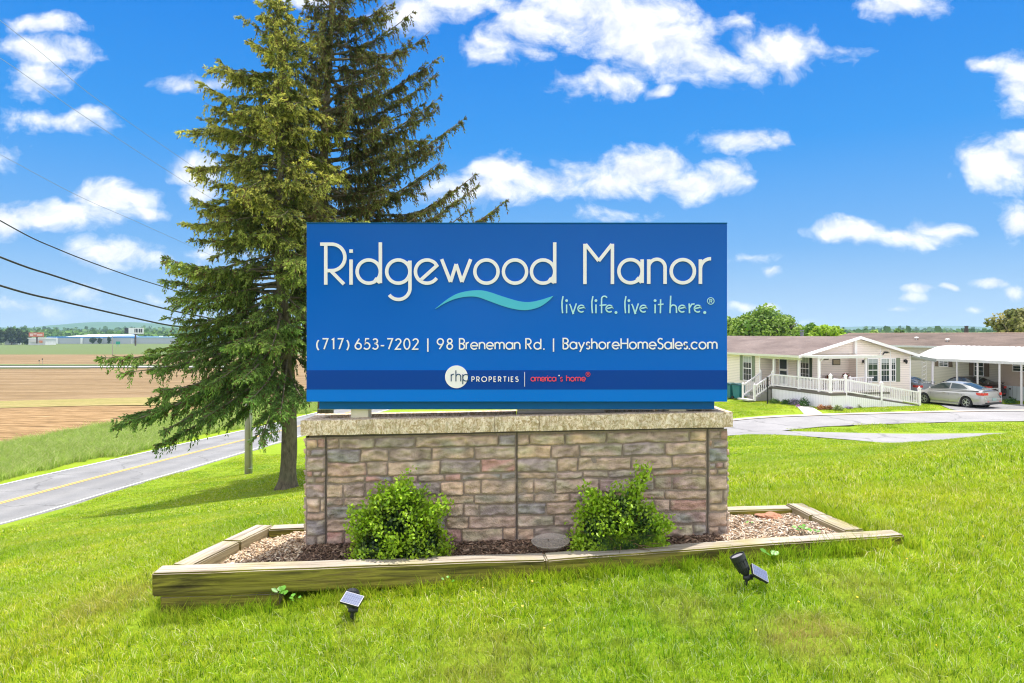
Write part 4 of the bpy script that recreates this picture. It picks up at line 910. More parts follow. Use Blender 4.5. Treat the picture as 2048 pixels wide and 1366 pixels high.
# ------------------------------------------------------------------ weeds by the timbers
def weed(loc,n,size,seed,label,upright=.5):
    r=np.random.default_rng(seed); P=np.zeros((n,3))+r.normal(0,.01,(n,3)); P[:,2]=.01
    a=np.linspace(0,2*np.pi,n,endpoint=False)+r.normal(0,.3,n); T=np.stack([np.cos(a),np.sin(a),np.full(n,upright)+r.normal(0,.15,n)],1)
    st=size*r.uniform(.2,.9,n); P2_=P+T/np.linalg.norm(T,axis=1)[:,None]*st[:,None]
    V,Q_,C=leafquads(P2_,T*np.array([1,1,.4]),np.tile(np.array([0,-.4,.9]),(n,1)),size*r.uniform(.8,1.2,n),size*r.uniform(.7,1.0,n),np.tile(np.array([.13,.34,.03]),(n,1))*r.uniform(.8,1.3,(n,1)))
    o=npmesh('weed',V,Q_,m_leaf,None,C); o.location=loc; tag(o,label,'weed',group='broad leaved weeds around the bed'); return o
weed((*W(563,1195,4.03),),7,.04,1,'bright green broad leaved weed against the left front timber',1.4)
weed((*W(590,1202,4.0),),5,.025,2,'low dark clover like weed beside the gap under the left timber',.6)
weed((*W(896,1165,4.1),),4,.02,3,'tiny round leaved weed by the middle of the front timber',1.3)
weed((*W(1543,1118,4.3),),5,.04,4,'leafy weed just right of the tilted spotlight',1.2)
weed((*W(1606,1062,4.72),),8,.035,5,'fresh weed growing on the pale mulch at the right end',.5)
weed((*W(1498,1050,4.9),),6,.018,6,'small yellow green seedling on the right mulch near the stone base',.6)
weed((*W(1632,1066,4.7),),4,.03,7,'two leaf seedling beside the right side timber',.4)

# ------------------------------------------------------------------ grass
def blades(n,size,hmin,hmax,w,seed,pal,lean=.45,tall=False):
    r=np.random.default_rng(seed); x=r.uniform(-size/2,size/2,n); y=r.uniform(-size/2,size/2,n)
    h=r.uniform(hmin,hmax,n)*(1+.4*np.sin(x*13)*np.cos(y*11)); a=r.uniform(0,2*np.pi,n); le=np.abs(r.normal(0,lean,n))*h
    dx,dy=np.cos(a)*le,np.sin(a)*le; b=r.uniform(0,2*np.pi,n); sx,sy=np.cos(b),np.sin(b); ww=w*r.uniform(.6,1.3,n)
    z0=-.02*np.ones(n)
    v=[(x-sx*ww/2,y-sy*ww/2,z0),(x+sx*ww/2,y+sy*ww/2,z0),(x+dx*.35+sx*ww*.42,y+dy*.35+sy*ww*.42,h*.55),(x+dx*.35-sx*ww*.42,y+dy*.35-sy*ww*.42,h*.55),(x+dx,y+dy,h),(x+dx*1.02,y+dy*1.02,h*.99)]
    V=np.stack([np.stack(q,1) for q in v],1).reshape(-1,3); bb=(np.arange(n)*6)[:,None,None]
    Q_=(bb+np.array([(0,1,2,3),(3,2,4,5)])[None]).reshape(-1,4)
    pal=np.array([p[:3] for p in pal]); wts=np.array([p[3] for p in pal_w(pal)]) if False else None
    return V,Q_,n,r
def pal_w(p): return p
GP=[(.26,.42,.014,5),(.38,.53,.020,6),(.52,.62,.034,5),(.08,.19,.012,3.4),(.62,.66,.08,2.6),(.90,.84,.48,2.6),(.58,.64,.035,4)]
FP=[(.52,.62,.17,4),(.42,.57,.10,4),(.68,.69,.34,2.4),(.30,.47,.07,3)]
def blade_patch(name,n,size,hmin,hmax,w,seed,pal,lean,mat):
    V,Q_,n,r=blades(n,size,hmin,hmax,w,seed,pal,lean)
    p=np.array(pal); wt=p[:,3]/p[:,3].sum(); c=p[r.choice(len(p),n,p=wt)][:,:3]*r.uniform(.8,1.2,(n,1))
    C=np.repeat(c,6,axis=0); C=C.reshape(n,6,3); C[:,:2]*=.9; C=C.reshape(-1,3)
    return npmesh(name,V,Q_,mat,None,C,link=False)
def lawnvar(nt,c,p):
    a=noise(nt,p,.45,4,.6); b=noise(nt,p,2.2,4,.6)
    c=mixc(nt,1.0,c,ramp(nt,a,[(.3,(.62,.82,.7)),(.5,(.97,1,1)),(.72,(1.25,1.10,1.2))]),'MULTIPLY')
    d=ramp(nt,b,[(.56,(0,)*3),(.76,(.42,)*3)])
    c=mixc(nt,d,c,(.52,.46,.13))
    for (qx,qy,rad,st_) in ((1.45,3.42,.34,.75),(-.1,3.3,.5,.3),(2.0,3.9,.35,.3),(.95,3.75,.3,.3),(-2.6,4.4,.5,.35)):
        dn=N(nt,'ShaderNodeVectorMath',operation='DISTANCE'); sm=N(nt,'ShaderNodeVectorMath',operation='MULTIPLY'); nt.links.new(p,sm.inputs[0]); sm.inputs[1].default_value=(1,1,0); nt.links.new(sm.outputs[0],dn.inputs[0]); dn.inputs[1].default_value=(qx,qy,0)
        k=math_(nt,'ADD',math_(nt,'DIVIDE',dn.outputs['Value'],rad),math_(nt,'MULTIPLY',math_(nt,'SUBTRACT',b,.5),1.6)); c=mixc(nt,ramp(nt,k,[(.25,(st_,)*3),(1,(0,)*3)]),c,(.50,.36,.16))
    return c
m_grass=attrmat('grass_blade',.7,transl=.45,var=.16,vscale=5,spec=.08,posvar=lawnvar)
m_verge=attrmat('verge_blade',.6,transl=.45,var=.12,vscale=.8,spec=.2)
def gnscatter(name,pts,patches,smin,smax,label,seed=0):
    c_=bpy.data.collections.new(name+'_patches')
    for o in patches: c_.objects.link(o)
    me=bpy.data.meshes.new(name); me.from_pydata([tuple(p) for p in pts],[],[])
    rr=np.random.default_rng(seed); n=len(pts)
    a=me.attributes.new('rot','FLOAT_VECTOR','POINT')
    # tilt with the slope
    P=np.array(pts); e=.2
    gxx=(H(P[:,0]+e,P[:,1])-H(P[:,0]-e,P[:,1]))/(2*e); gyy=(H(P[:,0],P[:,1]+e)-H(P[:,0],P[:,1]-e))/(2*e)
    rot=[]
    for i in range(n):
        nrm=Vector((-gxx[i],-gyy[i],1)).normalized(); q=Vector((0,0,1)).rotation_difference(nrm)
        m=q.to_matrix()@Matrix.Rotation(rr.integers(0,4)*math.pi/2+rr.normal(0,.2),3,'Z'); rot+=list(m.to_euler())
    a.data.foreach_set('vector',rot)
    s=me.attributes.new('scl','FLOAT','POINT'); s.data.foreach_set('value',rr.uniform(smin,smax,n))
    k=me.attributes.new('pick','INT','POINT'); k.data.foreach_set('value',rr.integers(0,len(patches),n).astype(np.int32))
    o=bpy.data.objects.new(name,me); col.objects.link(o)
    ng=bpy.data.node_groups.new(name,'GeometryNodeTree'); ng.interface.new_socket('Geometry',in_out='INPUT',socket_type='NodeSocketGeometry'); ng.interface.new_socket('Geometry',in_out='OUTPUT',socket_type='NodeSocketGeometry')
    gi=ng.nodes.new('NodeGroupInput'); go=ng.nodes.new('NodeGroupOutput'); ip=ng.nodes.new('GeometryNodeInstanceOnPoints'); ci=ng.nodes.new('GeometryNodeCollectionInfo')
    ci.inputs['Collection'].default_value=c_; ci.inputs['Separate Children'].default_value=True; ci.inputs['Reset Children'].default_value=True
    def na(nm,t):
        q=ng.nodes.new('GeometryNodeInputNamedAttribute'); q.data_type=t; q.inputs['Name'].default_value=nm; return q.outputs['Attribute']
    ng.links.new(gi.outputs[0],ip.inputs['Points']); ng.links.new(ci.outputs[0],ip.inputs['Instance']); ip.inputs['Pick Instance'].default_value=True
    ng.links.new(na('pick','INT'),ip.inputs['Instance Index']); ng.links.new(na('rot','FLOAT_VECTOR'),ip.inputs['Rotation']); ng.links.new(na('scl','FLOAT'),ip.inputs['Scale'])
    ng.links.new(ip.outputs[0],go.inputs[0]); md=o.modifiers.new('scatter','NODES'); md.node_group=ng
    return tag(o,label,'grass',kind='stuff')
def lawn_points(st,dmin,dmax,seed,umax=.95,ok=None):
    r=np.random.default_rng(seed); X,Y=np.meshgrid(np.arange(-dmax*umax,dmax*umax,st),np.arange(1.5,dmax,st))
    X=X+r.uniform(-.15,.15,X.shape)*st; Y=Y+r.uniform(-.15,.15,Y.shape)*st
    X=X.ravel();Y=Y.ravel(); D=Y; k=(D>=dmin)&(D<dmax)&(np.abs(X)<D*umax+.4)
    X=X[k];Y=Y[k]
    m=.45*st
    for poly,mg in ((ROAD,.2),(ST,.35),(DRIVE,.35),(WALK,.2),(FIELD,.3)):
        d=inside_dist(poly,X,Y); k=d<-mg-m*.35; X=X[k];Y=Y[k]
    if ok is not None: k=ok(X,Y); X=X[k];Y=Y[k]
    return np.stack([X,Y,H(X,Y)],1)
# keep blades out of the bed: small patches near it
def bedok(mg): return lambda X,Y: inside_dist([(-2.19,4.06),(2.62,4.50),(2.64,4.66),(2.40,4.70),(2.38,5.54),(-1.92,5.31),(-2.00,5.2),(-2.10,4.3)],X,Y)<-mg
PA=[blade_patch('grass_patch',420,.24,.016,.042,.0034,s,GP,.95,m_grass) for s in (1,2,3,4,5,6)]
PB=[blade_patch('grass_patch',1300,.7,.02,.045,.0060,s,GP,.95,m_grass) for s in (11,12,13,14)]
PC=[blade_patch('grass_patch',1500,1.6,.025,.055,.015,s,GP,1.0,m_grass) for s in (21,22,23)]
pA=lawn_points(.17,1.9,6.6,1,.9,bedok(.10)); 
gnscatter('lawn_grass',pA,PA,.85,1.25,'short bright lawn grass with straw coloured flecks around the bed',1)
def slopeok(X,Y): return (Y>0)
pB=lawn_points(.52,6.6,15,2,.9)
gnscatter('lawn_grass',pB,PB,.9,1.25,'lawn grass on the slope behind the sign',2)
def notverge(X,Y):
    t=(X-N0.x)*nR.x+(Y-N0.y)*nR.y; return t<-.4
pC=lawn_points(1.15,15,46,3,.85,notverge)
gnscatter('lawn_grass',pC,PC,.8,1.1,'distant lawn grass by the road and in front of the homes',3)
PV=[blade_patch('verge_patch',1300,1.8,.22,.55,.022,s,FP,.6,m_verge) for s in (31,32,33)]
def verge(X,Y):
    t=(X-N0.x)*nR.x+(Y-N0.y)*nR.y; return (t>8.2)&(t<17.8)
pV=lawn_points(1.1,24,100,4,.85,verge)
gnscatter('verge_grass',pV,PV,.7,1.1,'tall pale meadow grass between the road and the bare field',4)
# grass tufts crowding against the timbers
r=np.random.default_rng(5); tu=[]
for i in range(230):
    t=r.random(); x=-2.15+4.8*t; yf=4.085+.16*max(0,min(1,(x+2.17)/2.36))+ (.27*(x-.2)/2.4 if x>.2 else 0); tu.append((x,yf-r.uniform(.0,.07)-.02,0))
for i in range(60): t=r.random(); tu.append((2.43-.06*t,4.66+.85*t,0)); 
for i in range(60): t=r.random(); tu.append((-2.16+.15*t,4.25+1.0*t,0))
tu=np.array(tu); tu[:,2]=H(tu[:,0],tu[:,1])-.005
PT=[blade_patch('grass_tuft',40,.07,.05,.10,.0036,s,GP[:5],.45,m_grass) for s in (41,42,43)]
gnscatter('edge_grass',tu,PT,.7,1.15,'longer grass blades standing against the timbers',6)
# small yellow lawn flowers
n=150; r=np.random.default_rng(9); Y=r.uniform(3.2,10,n); X=Y*r.uniform(-.72,.72,n); k=bedok(.1)(X,Y); X=X[k];Y=Y[k]; k=r.random(len(X))<np.where(X>0,.8,.35); X=X[k];Y=Y[k]; Z=H(X,Y)+.05
mb=MB(); mb.cur=(.80,.55,.01)
for x,y,z in zip(X,Y,Z):
    s=r.uniform(.004,.008)
    mb.add([(x+s*math.cos(t*math.pi/3),y+s*math.sin(t*math.pi/3)-s*.3*math.sin(t),z+s*.5*math.sin(t*math.pi/3)) for t in range(6)],[(0,1,2,3,4,5)])
tag(mb.build('lawn_flowers',m_leaf,color=True,fixn=False),'tiny yellow flowers scattered in the lawn','flowers',kind='stuff')
# ------------------------------------------------------------------ spruces
m_bark,nt,bs=newmat('spruce_bark'); p=pos(nt); a=noise(nt,scaled(nt,p,(1,1,.35)),9,6,.7,.5); b=noise(nt,p,1.5,3)
c=ramp(nt,a,[(.3,(.055,.042,.030)),(.5,(.155,.125,.085)),(.72,(.26,.215,.145))]); c=mixc(nt,ramp(nt,b,[(.45,(0,)*3),(.7,(.4,)*3)]),c,(.13,.135,.07))
nt.links.new(c,bs.inputs['Base Color']); bs.inputs['Roughness'].default_value=.95; bump(nt,bs,a,1,.06)
m_need=attrmat('spruce_needles',.6,transl=.36,var=.25,vscale=.6,spec=.25)
def spray(P,T,Nn,L,Wd,C):
    """needle shoot: a tapering toothed blade made of two crossed narrow quads"""
    n=len(P); T=T/np.linalg.norm(T,axis=1)[:,None]; S_=np.cross(T,Nn); S_/=np.maximum(1e-6,np.linalg.norm(S_,axis=1))[:,None]; U=np.cross(S_,T); L=L[:,None]; Wd=Wd[:,None]
    v=[P,P+T*L*.45+S_*Wd*.5,P+T*L,P+T*L*.45-S_*Wd*.5, P,P+T*L*.5+U*Wd*.5,P+T*L*.97,P+T*L*.5-U*Wd*.5]
    V=np.stack(v,1).reshape(-1,3); b=(np.arange(n)*8)[:,None,None]; Q_=(b+np.array([(0,1,2,3),(4,5,6,7)])[None]).reshape(-1,4)
    return V,Q_,np.repeat(C,8,axis=0)
def spruce(loc,Ht,trunk_r,prof,seed,label,lean=(0,0),nlimb=130,h0=.18,style='spread',explicit=(),cbase=(.05,.085,.022),ctip=(.16,.20,.045),dens=1.0,cones=0,azb=None,trunk_top=1.0):
    r=np.random.default_rng(seed); root=empty('spruce_tree',loc); tag(root,label,'tree')
    tk_=MB()
    def tp(h): return np.array([lean[0]*h**1.5+.12*math.sin(h*9),lean[1]*h+.1*math.cos(h*7),h*Ht])
    hs=[0,.006,.015,.03,.06,.1,.15,.25,.4,.55,.7,.85,.97,1.0]; flare=[1.75,1.45,1.22,1.1,1.03,1.0,.95,.85,.7,.52,.36,.2,.06,.01]
    def tr(h): return trunk_r*float(np.interp(h,hs,flare))
    n=20; vs=[];fs=[]; HH=np.unique(np.concatenate([np.linspace(0,.12,14),np.linspace(.12,1,26)]))
    for h in HH:
        c0=tp(h); R0=tr(h)
        for k in range(n):
            t=2*math.pi*k/n; lob=1+ (.22*math.exp(-h*60))*math.cos(5*t+1)+.05*mnoise.noise(Vector((math.cos(t)*2,math.sin(t)*2,h*30)))
            vs.append((c0[0]+R0*lob*math.cos(t),c0[1]+R0*lob*math.sin(t),c0[2]-.15*(h==0)))
    for i in range(len(HH)-1):
        for k in range(n): a=i*n+k; b=i*n+(k+1)%n; fs.append((a,b,b+n,a+n))
    tk_.add(vs,fs)
    P_=[];T_=[];N_=[];L_=[];W_=[];C_=[]
    cbase=np.array(cbase); ctip=np.array(ctip)
    limbs=[]
    for i in range(nlimb):
        h=h0+(1-h0)*((i+r.random())/nlimb)**.92*.985
        az=(i*2.39996+r.normal(0,.35))
        L=prof(h,az)*(1+.42*mnoise.noise(Vector((math.cos(az)*1.6,math.sin(az)*1.6,h*11+seed))))*(r.uniform(.45,1.08) if style=='spread' else r.uniform(.55,1.12))
        limbs.append((h,az,max(.25,L),None))
    for (h,tgt) in explicit: limbs.append((h,0,0,np.array(tgt)))
    for (h,az,L,tgt) in limbs:
        s=tp(h); m=22; t=np.linspace(0,1,m)
        if tgt is not None:
            e=tgt-np.array(loc); d=e-s; Lh=math.hypot(d[0],d[1]); L=np.linalg.norm(d); hd=np.array([d[0]/Lh,d[1]/Lh,0])
            zc=d[2]*t**(1.25 if style!='spread' else 1)-.06*L*np.sin(np.pi*t)
            cur=s+hd*(Lh*t)[:,None]+np.array([0,0,1])*zc[:,None]
        else:
            hd=np.array([math.cos(az),math.sin(az),0])
            if style=='spread':
                a0=.34*(h-.40)+r.normal(0,.20); zc=L*(a0*t-.30*t**2+.16*t**4)
                if h>.85: zc=L*(.6*t)
            else:
                a0=.05+.45*(h-.35)+r.normal(0,.05); zc=L*(a0*t-.42*t**2+.46*t**3)
                if h>.9: zc=L*.8*t
            cur=s+hd*(L*t)[:,None]+np.array([0,0,1])*zc[:,None]
            wob=r.normal(0,.05*L,3); cur=cur+wob*(np.sin(t*np.pi)[:,None])
        rl=.012+.012*L
        ii=list(range(0,m,3))+[m-1]; tk_.tube([tuple(cur[k]) for k in ii],[max(.006,rl*(1-k/m*.9)) for k in ii],5,cap=False)
        side=np.array([-hd[1],hd[0],0])
        # second-order branchlets
        nb=int(max(5,L*11*dens)); tt=np.sort(r.uniform(.12 if L<2 else .22,1,nb))
        for tv in tt:
            k=min(m-2,int(tv*(m-1))); f=tv*(m-1)-k; p0=cur[k]*(1-f)+cur[k+1]*f; tg=cur[k+1]-cur[k]; tg/=np.linalg.norm(tg)
            sgn=r.choice([-1,1]); 
            if style=='spread' and r.random()<.62:
                bl=(.22*L*(1-tv)**.7+.25)*r.uniform(.6,1.1); bl=min(bl,1.5)
                d0=tg*.75+side*sgn*r.uniform(.35,.9)+np.array([0,0,r.normal(.0,.15)]); droop=r.uniform(.2,.75)
            else:
                if style=='spread' or r.random()<.55: bl=r.uniform(.25,.85)*min(1,.35+L*.15)*(1-.65*tv); d0=tg*.3+side*sgn*r.uniform(.0,.35)+np.array([0,0,-.5]); droop=1.8
                else: bl=(.16*L*(1-tv)+.22)*r.uniform(.6,1.1); bl=min(bl,1.2); d0=tg*.8+side*sgn*r.uniform(.3,.8)+np.array([0,0,.12]); droop=r.uniform(.3,.9)
            d0/=np.linalg.norm(d0)
            ns=int(max(5,bl*30)); u=np.linspace(.05,1,ns)
            q=p0+d0*(bl*u)[:,None]-np.array([0,0,1])*(droop*bl*.5*u**2)[:,None]
            dd=np.gradient(q,axis=0); dd/=np.maximum(1e-6,np.linalg.norm(dd,axis=1))[:,None]
            for rep in (0,1):
                sd=np.cross(dd,r.normal(0,1,(ns,3))); sd/=np.maximum(1e-6,np.linalg.norm(sd,axis=1))[:,None]
                T0=dd*.75+sd*r.uniform(.25,.75,(ns,1)); T0[:,2]-=.12
                ll=r.uniform(.10,.22,ns)*(1 if rep else .9)*(1.15-.35*u)
                P_.append(q+r.normal(0,.012,(ns,3)));T_.append(T0);N_.append(r.normal(0,1,(ns,3)));L_.append(ll);W_.append(r.uniform(.03,.052,ns))
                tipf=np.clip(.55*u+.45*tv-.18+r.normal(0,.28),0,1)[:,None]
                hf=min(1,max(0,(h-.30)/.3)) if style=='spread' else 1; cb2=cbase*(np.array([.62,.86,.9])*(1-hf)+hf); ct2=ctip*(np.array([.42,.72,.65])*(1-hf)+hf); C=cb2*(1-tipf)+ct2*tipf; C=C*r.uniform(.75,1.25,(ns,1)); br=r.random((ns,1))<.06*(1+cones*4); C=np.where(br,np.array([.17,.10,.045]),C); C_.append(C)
    V,Q_,C=spray(*[np.concatenate(x) for x in (P_,T_,N_,L_,W_,C_)])
    # keep needles above the ground
    npmesh('crown',V,Q_,m_need,root,C); tk_.build('trunk',m_bark,root,smooth=True,fixn=False)
    print('spruce sprays',len(V)//8); return root
l1=W(573,980,27); H1=19.6
def prof1(h,az):
    y=980-h*H1/27*F; # pixel row
    r_=float(np.interp(y,[0,60,120,200,300,400,500,600,700,760,830,900],[20,50,82,122,155,182,205,225,250,255,235,150]))
    k=.95+.12*math.cos(az-math.pi*.9); return r_/F*27*k*(.62 if y>700 and math.sin(az)<-.2 else 1)
ex1=[]
def E(h,px,py,D): ex1.append((h,tuple(W(px,py,D))))
for h,px,py,D in [(.335,203,716,26),(.33,250,745,25.5),(.30,235,850,25.5),(.285,228,838,26.3),(.27,310,893,25.2),(.36,300,700,28),(.41,322,510,26.5),(.42,330,560,25.5),(.40,345,610,27),(.40,365,655,26),(.44,350,540,28),(.52,385,480,27),(.55,380,395,26.5),(.55,372,448,27.5),(.60,395,350,27),(.60,400,420,27),(.67,410,300,26.5),(.70,408,240,27.5),(.75,402,165,26.8),(.74,408,205,26.2),(.79,435,120,27),
   (.30,330,860,24.5),(.28,400,840,24),(.27,520,880,23.2),(.29,500,800,23),(.33,480,760,23),(.27,560,830,23.4),(.25,610,800,24),(.36,470,690,23.2),(.34,420,770,24),(.38,540,700,23),(.27,455,850,26),(.31,380,800,27),(.3,440,790,28),(.35,380,740,26),(.32,300,800,27)]: E(h,px,py,D)
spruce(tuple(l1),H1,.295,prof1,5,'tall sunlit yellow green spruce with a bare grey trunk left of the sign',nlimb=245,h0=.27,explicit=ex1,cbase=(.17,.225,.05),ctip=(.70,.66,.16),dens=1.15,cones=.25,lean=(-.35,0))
l2=W(645,940,31); H2=27.2
def prof2(h,az):
    y=940-h*H2/31*F
    r_=float(np.interp(y,[-260,-100,0,60,150,250,330,410,500,700,850],[10,70,105,150,175,215,240,270,280,260,200]))
    k=.8+.3*math.cos(az); return r_/F*31*k
ex2=[]
def E2(h,px,py,D): ex2.append((min(.93,(940-py-(px-668)*.42-20)*31/F/H2),tuple(W(px,py,D))))
for h,px,py,D in [(.50,1012,402,30),(.52,955,372,31),(.50,945,415,29),(.53,950,350,32),(.55,890,325,30),(.62,928,238,31),(.60,880,290,30),(.60,885,320,32),(.68,885,110,31),(.68,872,150,32),(.66,880,195,30),(.66,875,215,31.5),(.74,828,22,31),(.73,822,80,30),(.70,850,130,31),(.78,772,5,30),(.78,775,30,31),(.56,900,385,29),(.48,985,425,30),(.47,960,440,31),(.58,860,270,30),(.63,850,225,30.5)]: E2(h,px,py,D)
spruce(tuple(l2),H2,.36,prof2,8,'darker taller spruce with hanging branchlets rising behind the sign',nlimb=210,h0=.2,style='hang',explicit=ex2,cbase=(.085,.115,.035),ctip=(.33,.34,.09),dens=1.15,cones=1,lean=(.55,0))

# ------------------------------------------------------------------ utility pole and wires
lp=W(497,949,37); pole=empty('utility_pole',lp); tag(pole,'grey wooden utility pole with a metal conduit rising into the spruce','utility pole')
m_pole=simple('weathered_pole',(.36,.33,.29),.9,var=.2,scale=3,bmp=.6,bscale=30); m_cond=simple('conduit',(.42,.45,.48),.4,.5)
mb=MB(); mb.tube([(-.05,0,-.4),(-.05,0,3),(-.05,0,11.5)],[.155,.145,.10],16); mb.build('pole_shaft',m_pole,pole,smooth=True)
mb=MB(); mb.tube([(.19,-.06,-.2),(.18,-.06,7)],.052,10); mb.build('conduit',m_cond,pole,smooth=True)
for z in (.35,1.9,3.3): mb=MB(); mb.cbox((.06,-.1,z),(.36,.06,.05)); mb.build('strap',m_cond,pole)
mb=MB(); mb.cbox((-.05,0,10.6),(2.2,.1,.12)); mb.build('crossarm',m_pole,pole)
m_wire=simple('wire_black',(.03,.028,.028),.5); m_thin=simple('wire_bare',(.30,.33,.38),.5,.3)
def wire(px,rad,mat,label):
    pts=[W(*q) for q in px]; P=[]
    for i in range(len(pts)-1):
        for k in range(8):
            a=pts[max(0,i-1)];b=pts[i];c=pts[i+1];d=pts[min(len(pts)-1,i+2)];t=k/8
            P.append(.5*((2*b)+(c-a)*t+(2*a-5*b+4*c-d)*t*t+(3*b-a-3*c+d)*t**3))
    P.append(pts[-1]); o_=P[0].copy(); mb=MB(); mb.tube([q-o_ for q in P],rad,6); o=mb.build('overhead_wire',mat,smooth=True); o.location=o_
    return tag(o,label,'overhead wire',group='overhead wires crossing the sky at left')
DD=lambda px:float(np.interp(px,[-420,0,200,430,497],[17.5,21.9,25.6,33,37]))
def wl(l): return [(x,y,DD(x)) for x,y in l]
wire(wl([(-420,190),(0,441),(120,500),(250,549),(340,578),(430,610),(490,630)]),.020,m_wire,'black wire, uppermost of the three thick ones at left')
wire(wl([(-420,340),(0,514),(110,552),(230,590),(340,620),(425,637),(490,645)]),.032,m_wire,'thick black cable, middle of the three at left')
wire(wl([(-420,430),(0,571),(130,604),(260,634),(330,649),(372,654),(495,664)]),.034,m_wire,'thick black cable, lowest of the three at left')
wire(wl([(-200,-120),(7,46),(89,111),(193,198),(386,333),(470,392)]),.0075,m_thin,'thin grey wire starting at the top left corner')
wire(wl([(-200,-10),(0,116),(80,171),(193,249),(386,374),(475,428)]),.0075,m_thin,'thin grey wire crossing the upper left cloud')
wire(wl([(-200,205),(0,309),(155,391),(270,442),(410,505),(480,535)]),.0065,m_thin,'faint grey wire above the large left cloud')

# ------------------------------------------------------------------ broadleaf trees
m_leafb=attrmat('broad_leaf',.55,transl=.3,var=.15,vscale=.7,spec=.25)
def broad(loc,Ht,rad,seed,label,c0,c1,nclump=70,nleaf=90,size=.16,trunk_h=.28,name='broadleaf_tree',group=None,squash=.8,bare=0):
    r=np.random.default_rng(seed); root=empty(name,loc); tag(root,label,'tree',group=group)
    mb=MB(); mb.tube([(0,0,-.3),(0,0,Ht*trunk_h),(r.normal(0,.1),r.normal(0,.1),Ht*.62)],[rad*.09,rad*.07,rad*.04],8)
    for k in range(9):
        a=k*2.4; mb.tube([(0,0,Ht*(trunk_h+.02*k)),(rad*.35*math.cos(a),rad*.35*math.sin(a),Ht*(trunk_h+.2+.02*k)),(rad*.7*math.cos(a),rad*.7*math.sin(a),Ht*(trunk_h+.38+.02*k))],[rad*.04,rad*.025,rad*.01],6)
    mb.build('trunk',m_bark,root,smooth=True)
    ch=Ht*(1-trunk_h*.8)/2; cz=Ht-ch
    P=[];C=[];Nn=[]
    for k in range(nclump):
        d=r.normal(0,1,3); d/=np.linalg.norm(d); rr=r.uniform(.45,1)**.6; cr=rad*r.uniform(.16,.30)
        lump=1+.22*math.sin(d[0]*4+seed)*math.cos(d[2]*5+seed*2)
        c=np.array([d[0]*(rad-cr)*rr*lump,d[1]*(rad-cr)*rr*lump,cz+d[2]*(ch-cr*.7)*rr*lump*.98])
        q=r.normal(0,1,(nleaf,3)); q/=np.linalg.norm(q,axis=1)[:,None]; q*=(cr*r.uniform(.5,1.05,(nleaf,1)))*np.array([1,1,.75])
        P.append(c+q); Nn.append(q+r.normal(0,.35,(nleaf,3))*cr+np.array([0,0,cr*.4]))
        cc=np.array(c0)*(1-.0)+(np.array(c1)-np.array(c0))*np.clip(.5+r.normal(0,.3)+0*q[:,2:3],0,1); C.append(cc*r.uniform(.8,1.2,(nleaf,1)))
    P=np.concatenate(P);Nn=np.concatenate(Nn);C=np.concatenate(C); n=len(P)
    T=np.cross(Nn,r.normal(0,1,(n,3)))
    V,Q_,C=leafquads(P,T,Nn,np.full(n,size)*r.uniform(.7,1.4,n),np.full(n,size*.75)*r.uniform(.7,1.3,n),C,.1)
    npmesh('crown',V,Q_,m_leafb,root,C); return root
# ------------------------------------------------------------------ materials for the homes
def siding(name,c,per=.115,dark=.55,var=.05):
    m,nt,bs=newmat(name); co=coords(nt,'Object'); s=N(nt,'ShaderNodeSeparateXYZ'); nt.links.new(co,s.inputs[0])
    fr=math_(nt,'FRACT',math_(nt,'MULTIPLY',s.outputs[2],1/per))
    n=noise(nt,co,1.2,4); base=mixc(nt,n,tuple(x*(1-var) for x in c),tuple(x*(1+var) for x in c))
    k=ramp(nt,fr,[(0,(dark,)*3),(.09,(dark,)*3),(.14,(1,)*3),(1,(1,)*3)])
    nt.links.new(mixc(nt,1.0,base,k,'MULTIPLY'),bs.inputs['Base Color']); bs.inputs['Roughness'].default_value=.55
    bump(nt,bs,fr,.6,.012); return m
m_cream=siding('cream_siding',(.97,.82,.78)); m_grey=siding('grey_beige_siding',(.66,.59,.54)); m_pink=siding('pinkish_siding',(.62,.48,.42),.09,.85)
m_trim=simple('white_trim',(.96,.91,.94),.45,var=.03); m_vinyl=simple('white_vinyl',(.97,.91,.95),.4,var=.02)
def vertboard(name,c,per=.14):
    m,nt,bs=newmat(name); co=coords(nt,'Object'); s=N(nt,'ShaderNodeSeparateXYZ'); nt.links.new(co,s.inputs[0])
    fr=math_(nt,'FRACT',math_(nt,'MULTIPLY',math_(nt,'ADD',s.outputs[0],s.outputs[1]),1/per))
    nt.links.new(ramp(nt,fr,[(0,tuple(x*.62 for x in c)),(.08,tuple(x*.62 for x in c)),(.12,c),(1,c)]),bs.inputs['Base Color']); bs.inputs['Roughness'].default_value=.5; return m
m_skirtw=vertboard('white_skirting',(.96,.91,.97)); m_deckb=simple('deck_boards',(.17,.145,.13),.85,bmp=.3); m_stair=simple('stair_tread',(.30,.28,.26),.9)
def shingle(name,c0,c1):
    m,nt,bs=newmat(name); co=coords(nt,'Object'); a=noise(nt,scaled(nt,co,(1,.35,1)),.9,6,.7,.5); b=noise(nt,co,14,4,.7); s=N(nt,'ShaderNodeTexBrick'); s.inputs['Scale'].default_value=3.2; s.inputs['Color1'].default_value=(.95,.95,.95,1); s.inputs['Color2'].default_value=(1.07,1.05,1.03,1); s.inputs['Mortar'].default_value=(.8,.8,.8,1); s.inputs['Mortar Size'].default_value=.012
    nt.links.new(scaled(nt,co,(1,1,1)),s.inputs['Vector'])
    c=mixc(nt,1.0,mixc(nt,1.0,ramp(nt,a,[(.32,c0),(.66,c1)]),ramp(nt,b,[(.3,(.82,)*3),(.7,(1.18,)*3)]),'MULTIPLY'),s.outputs[0],'MULTIPLY')
    nt.links.new(c,bs.inputs['Base Color']); bs.inputs['Roughness'].default_value=.95; return m
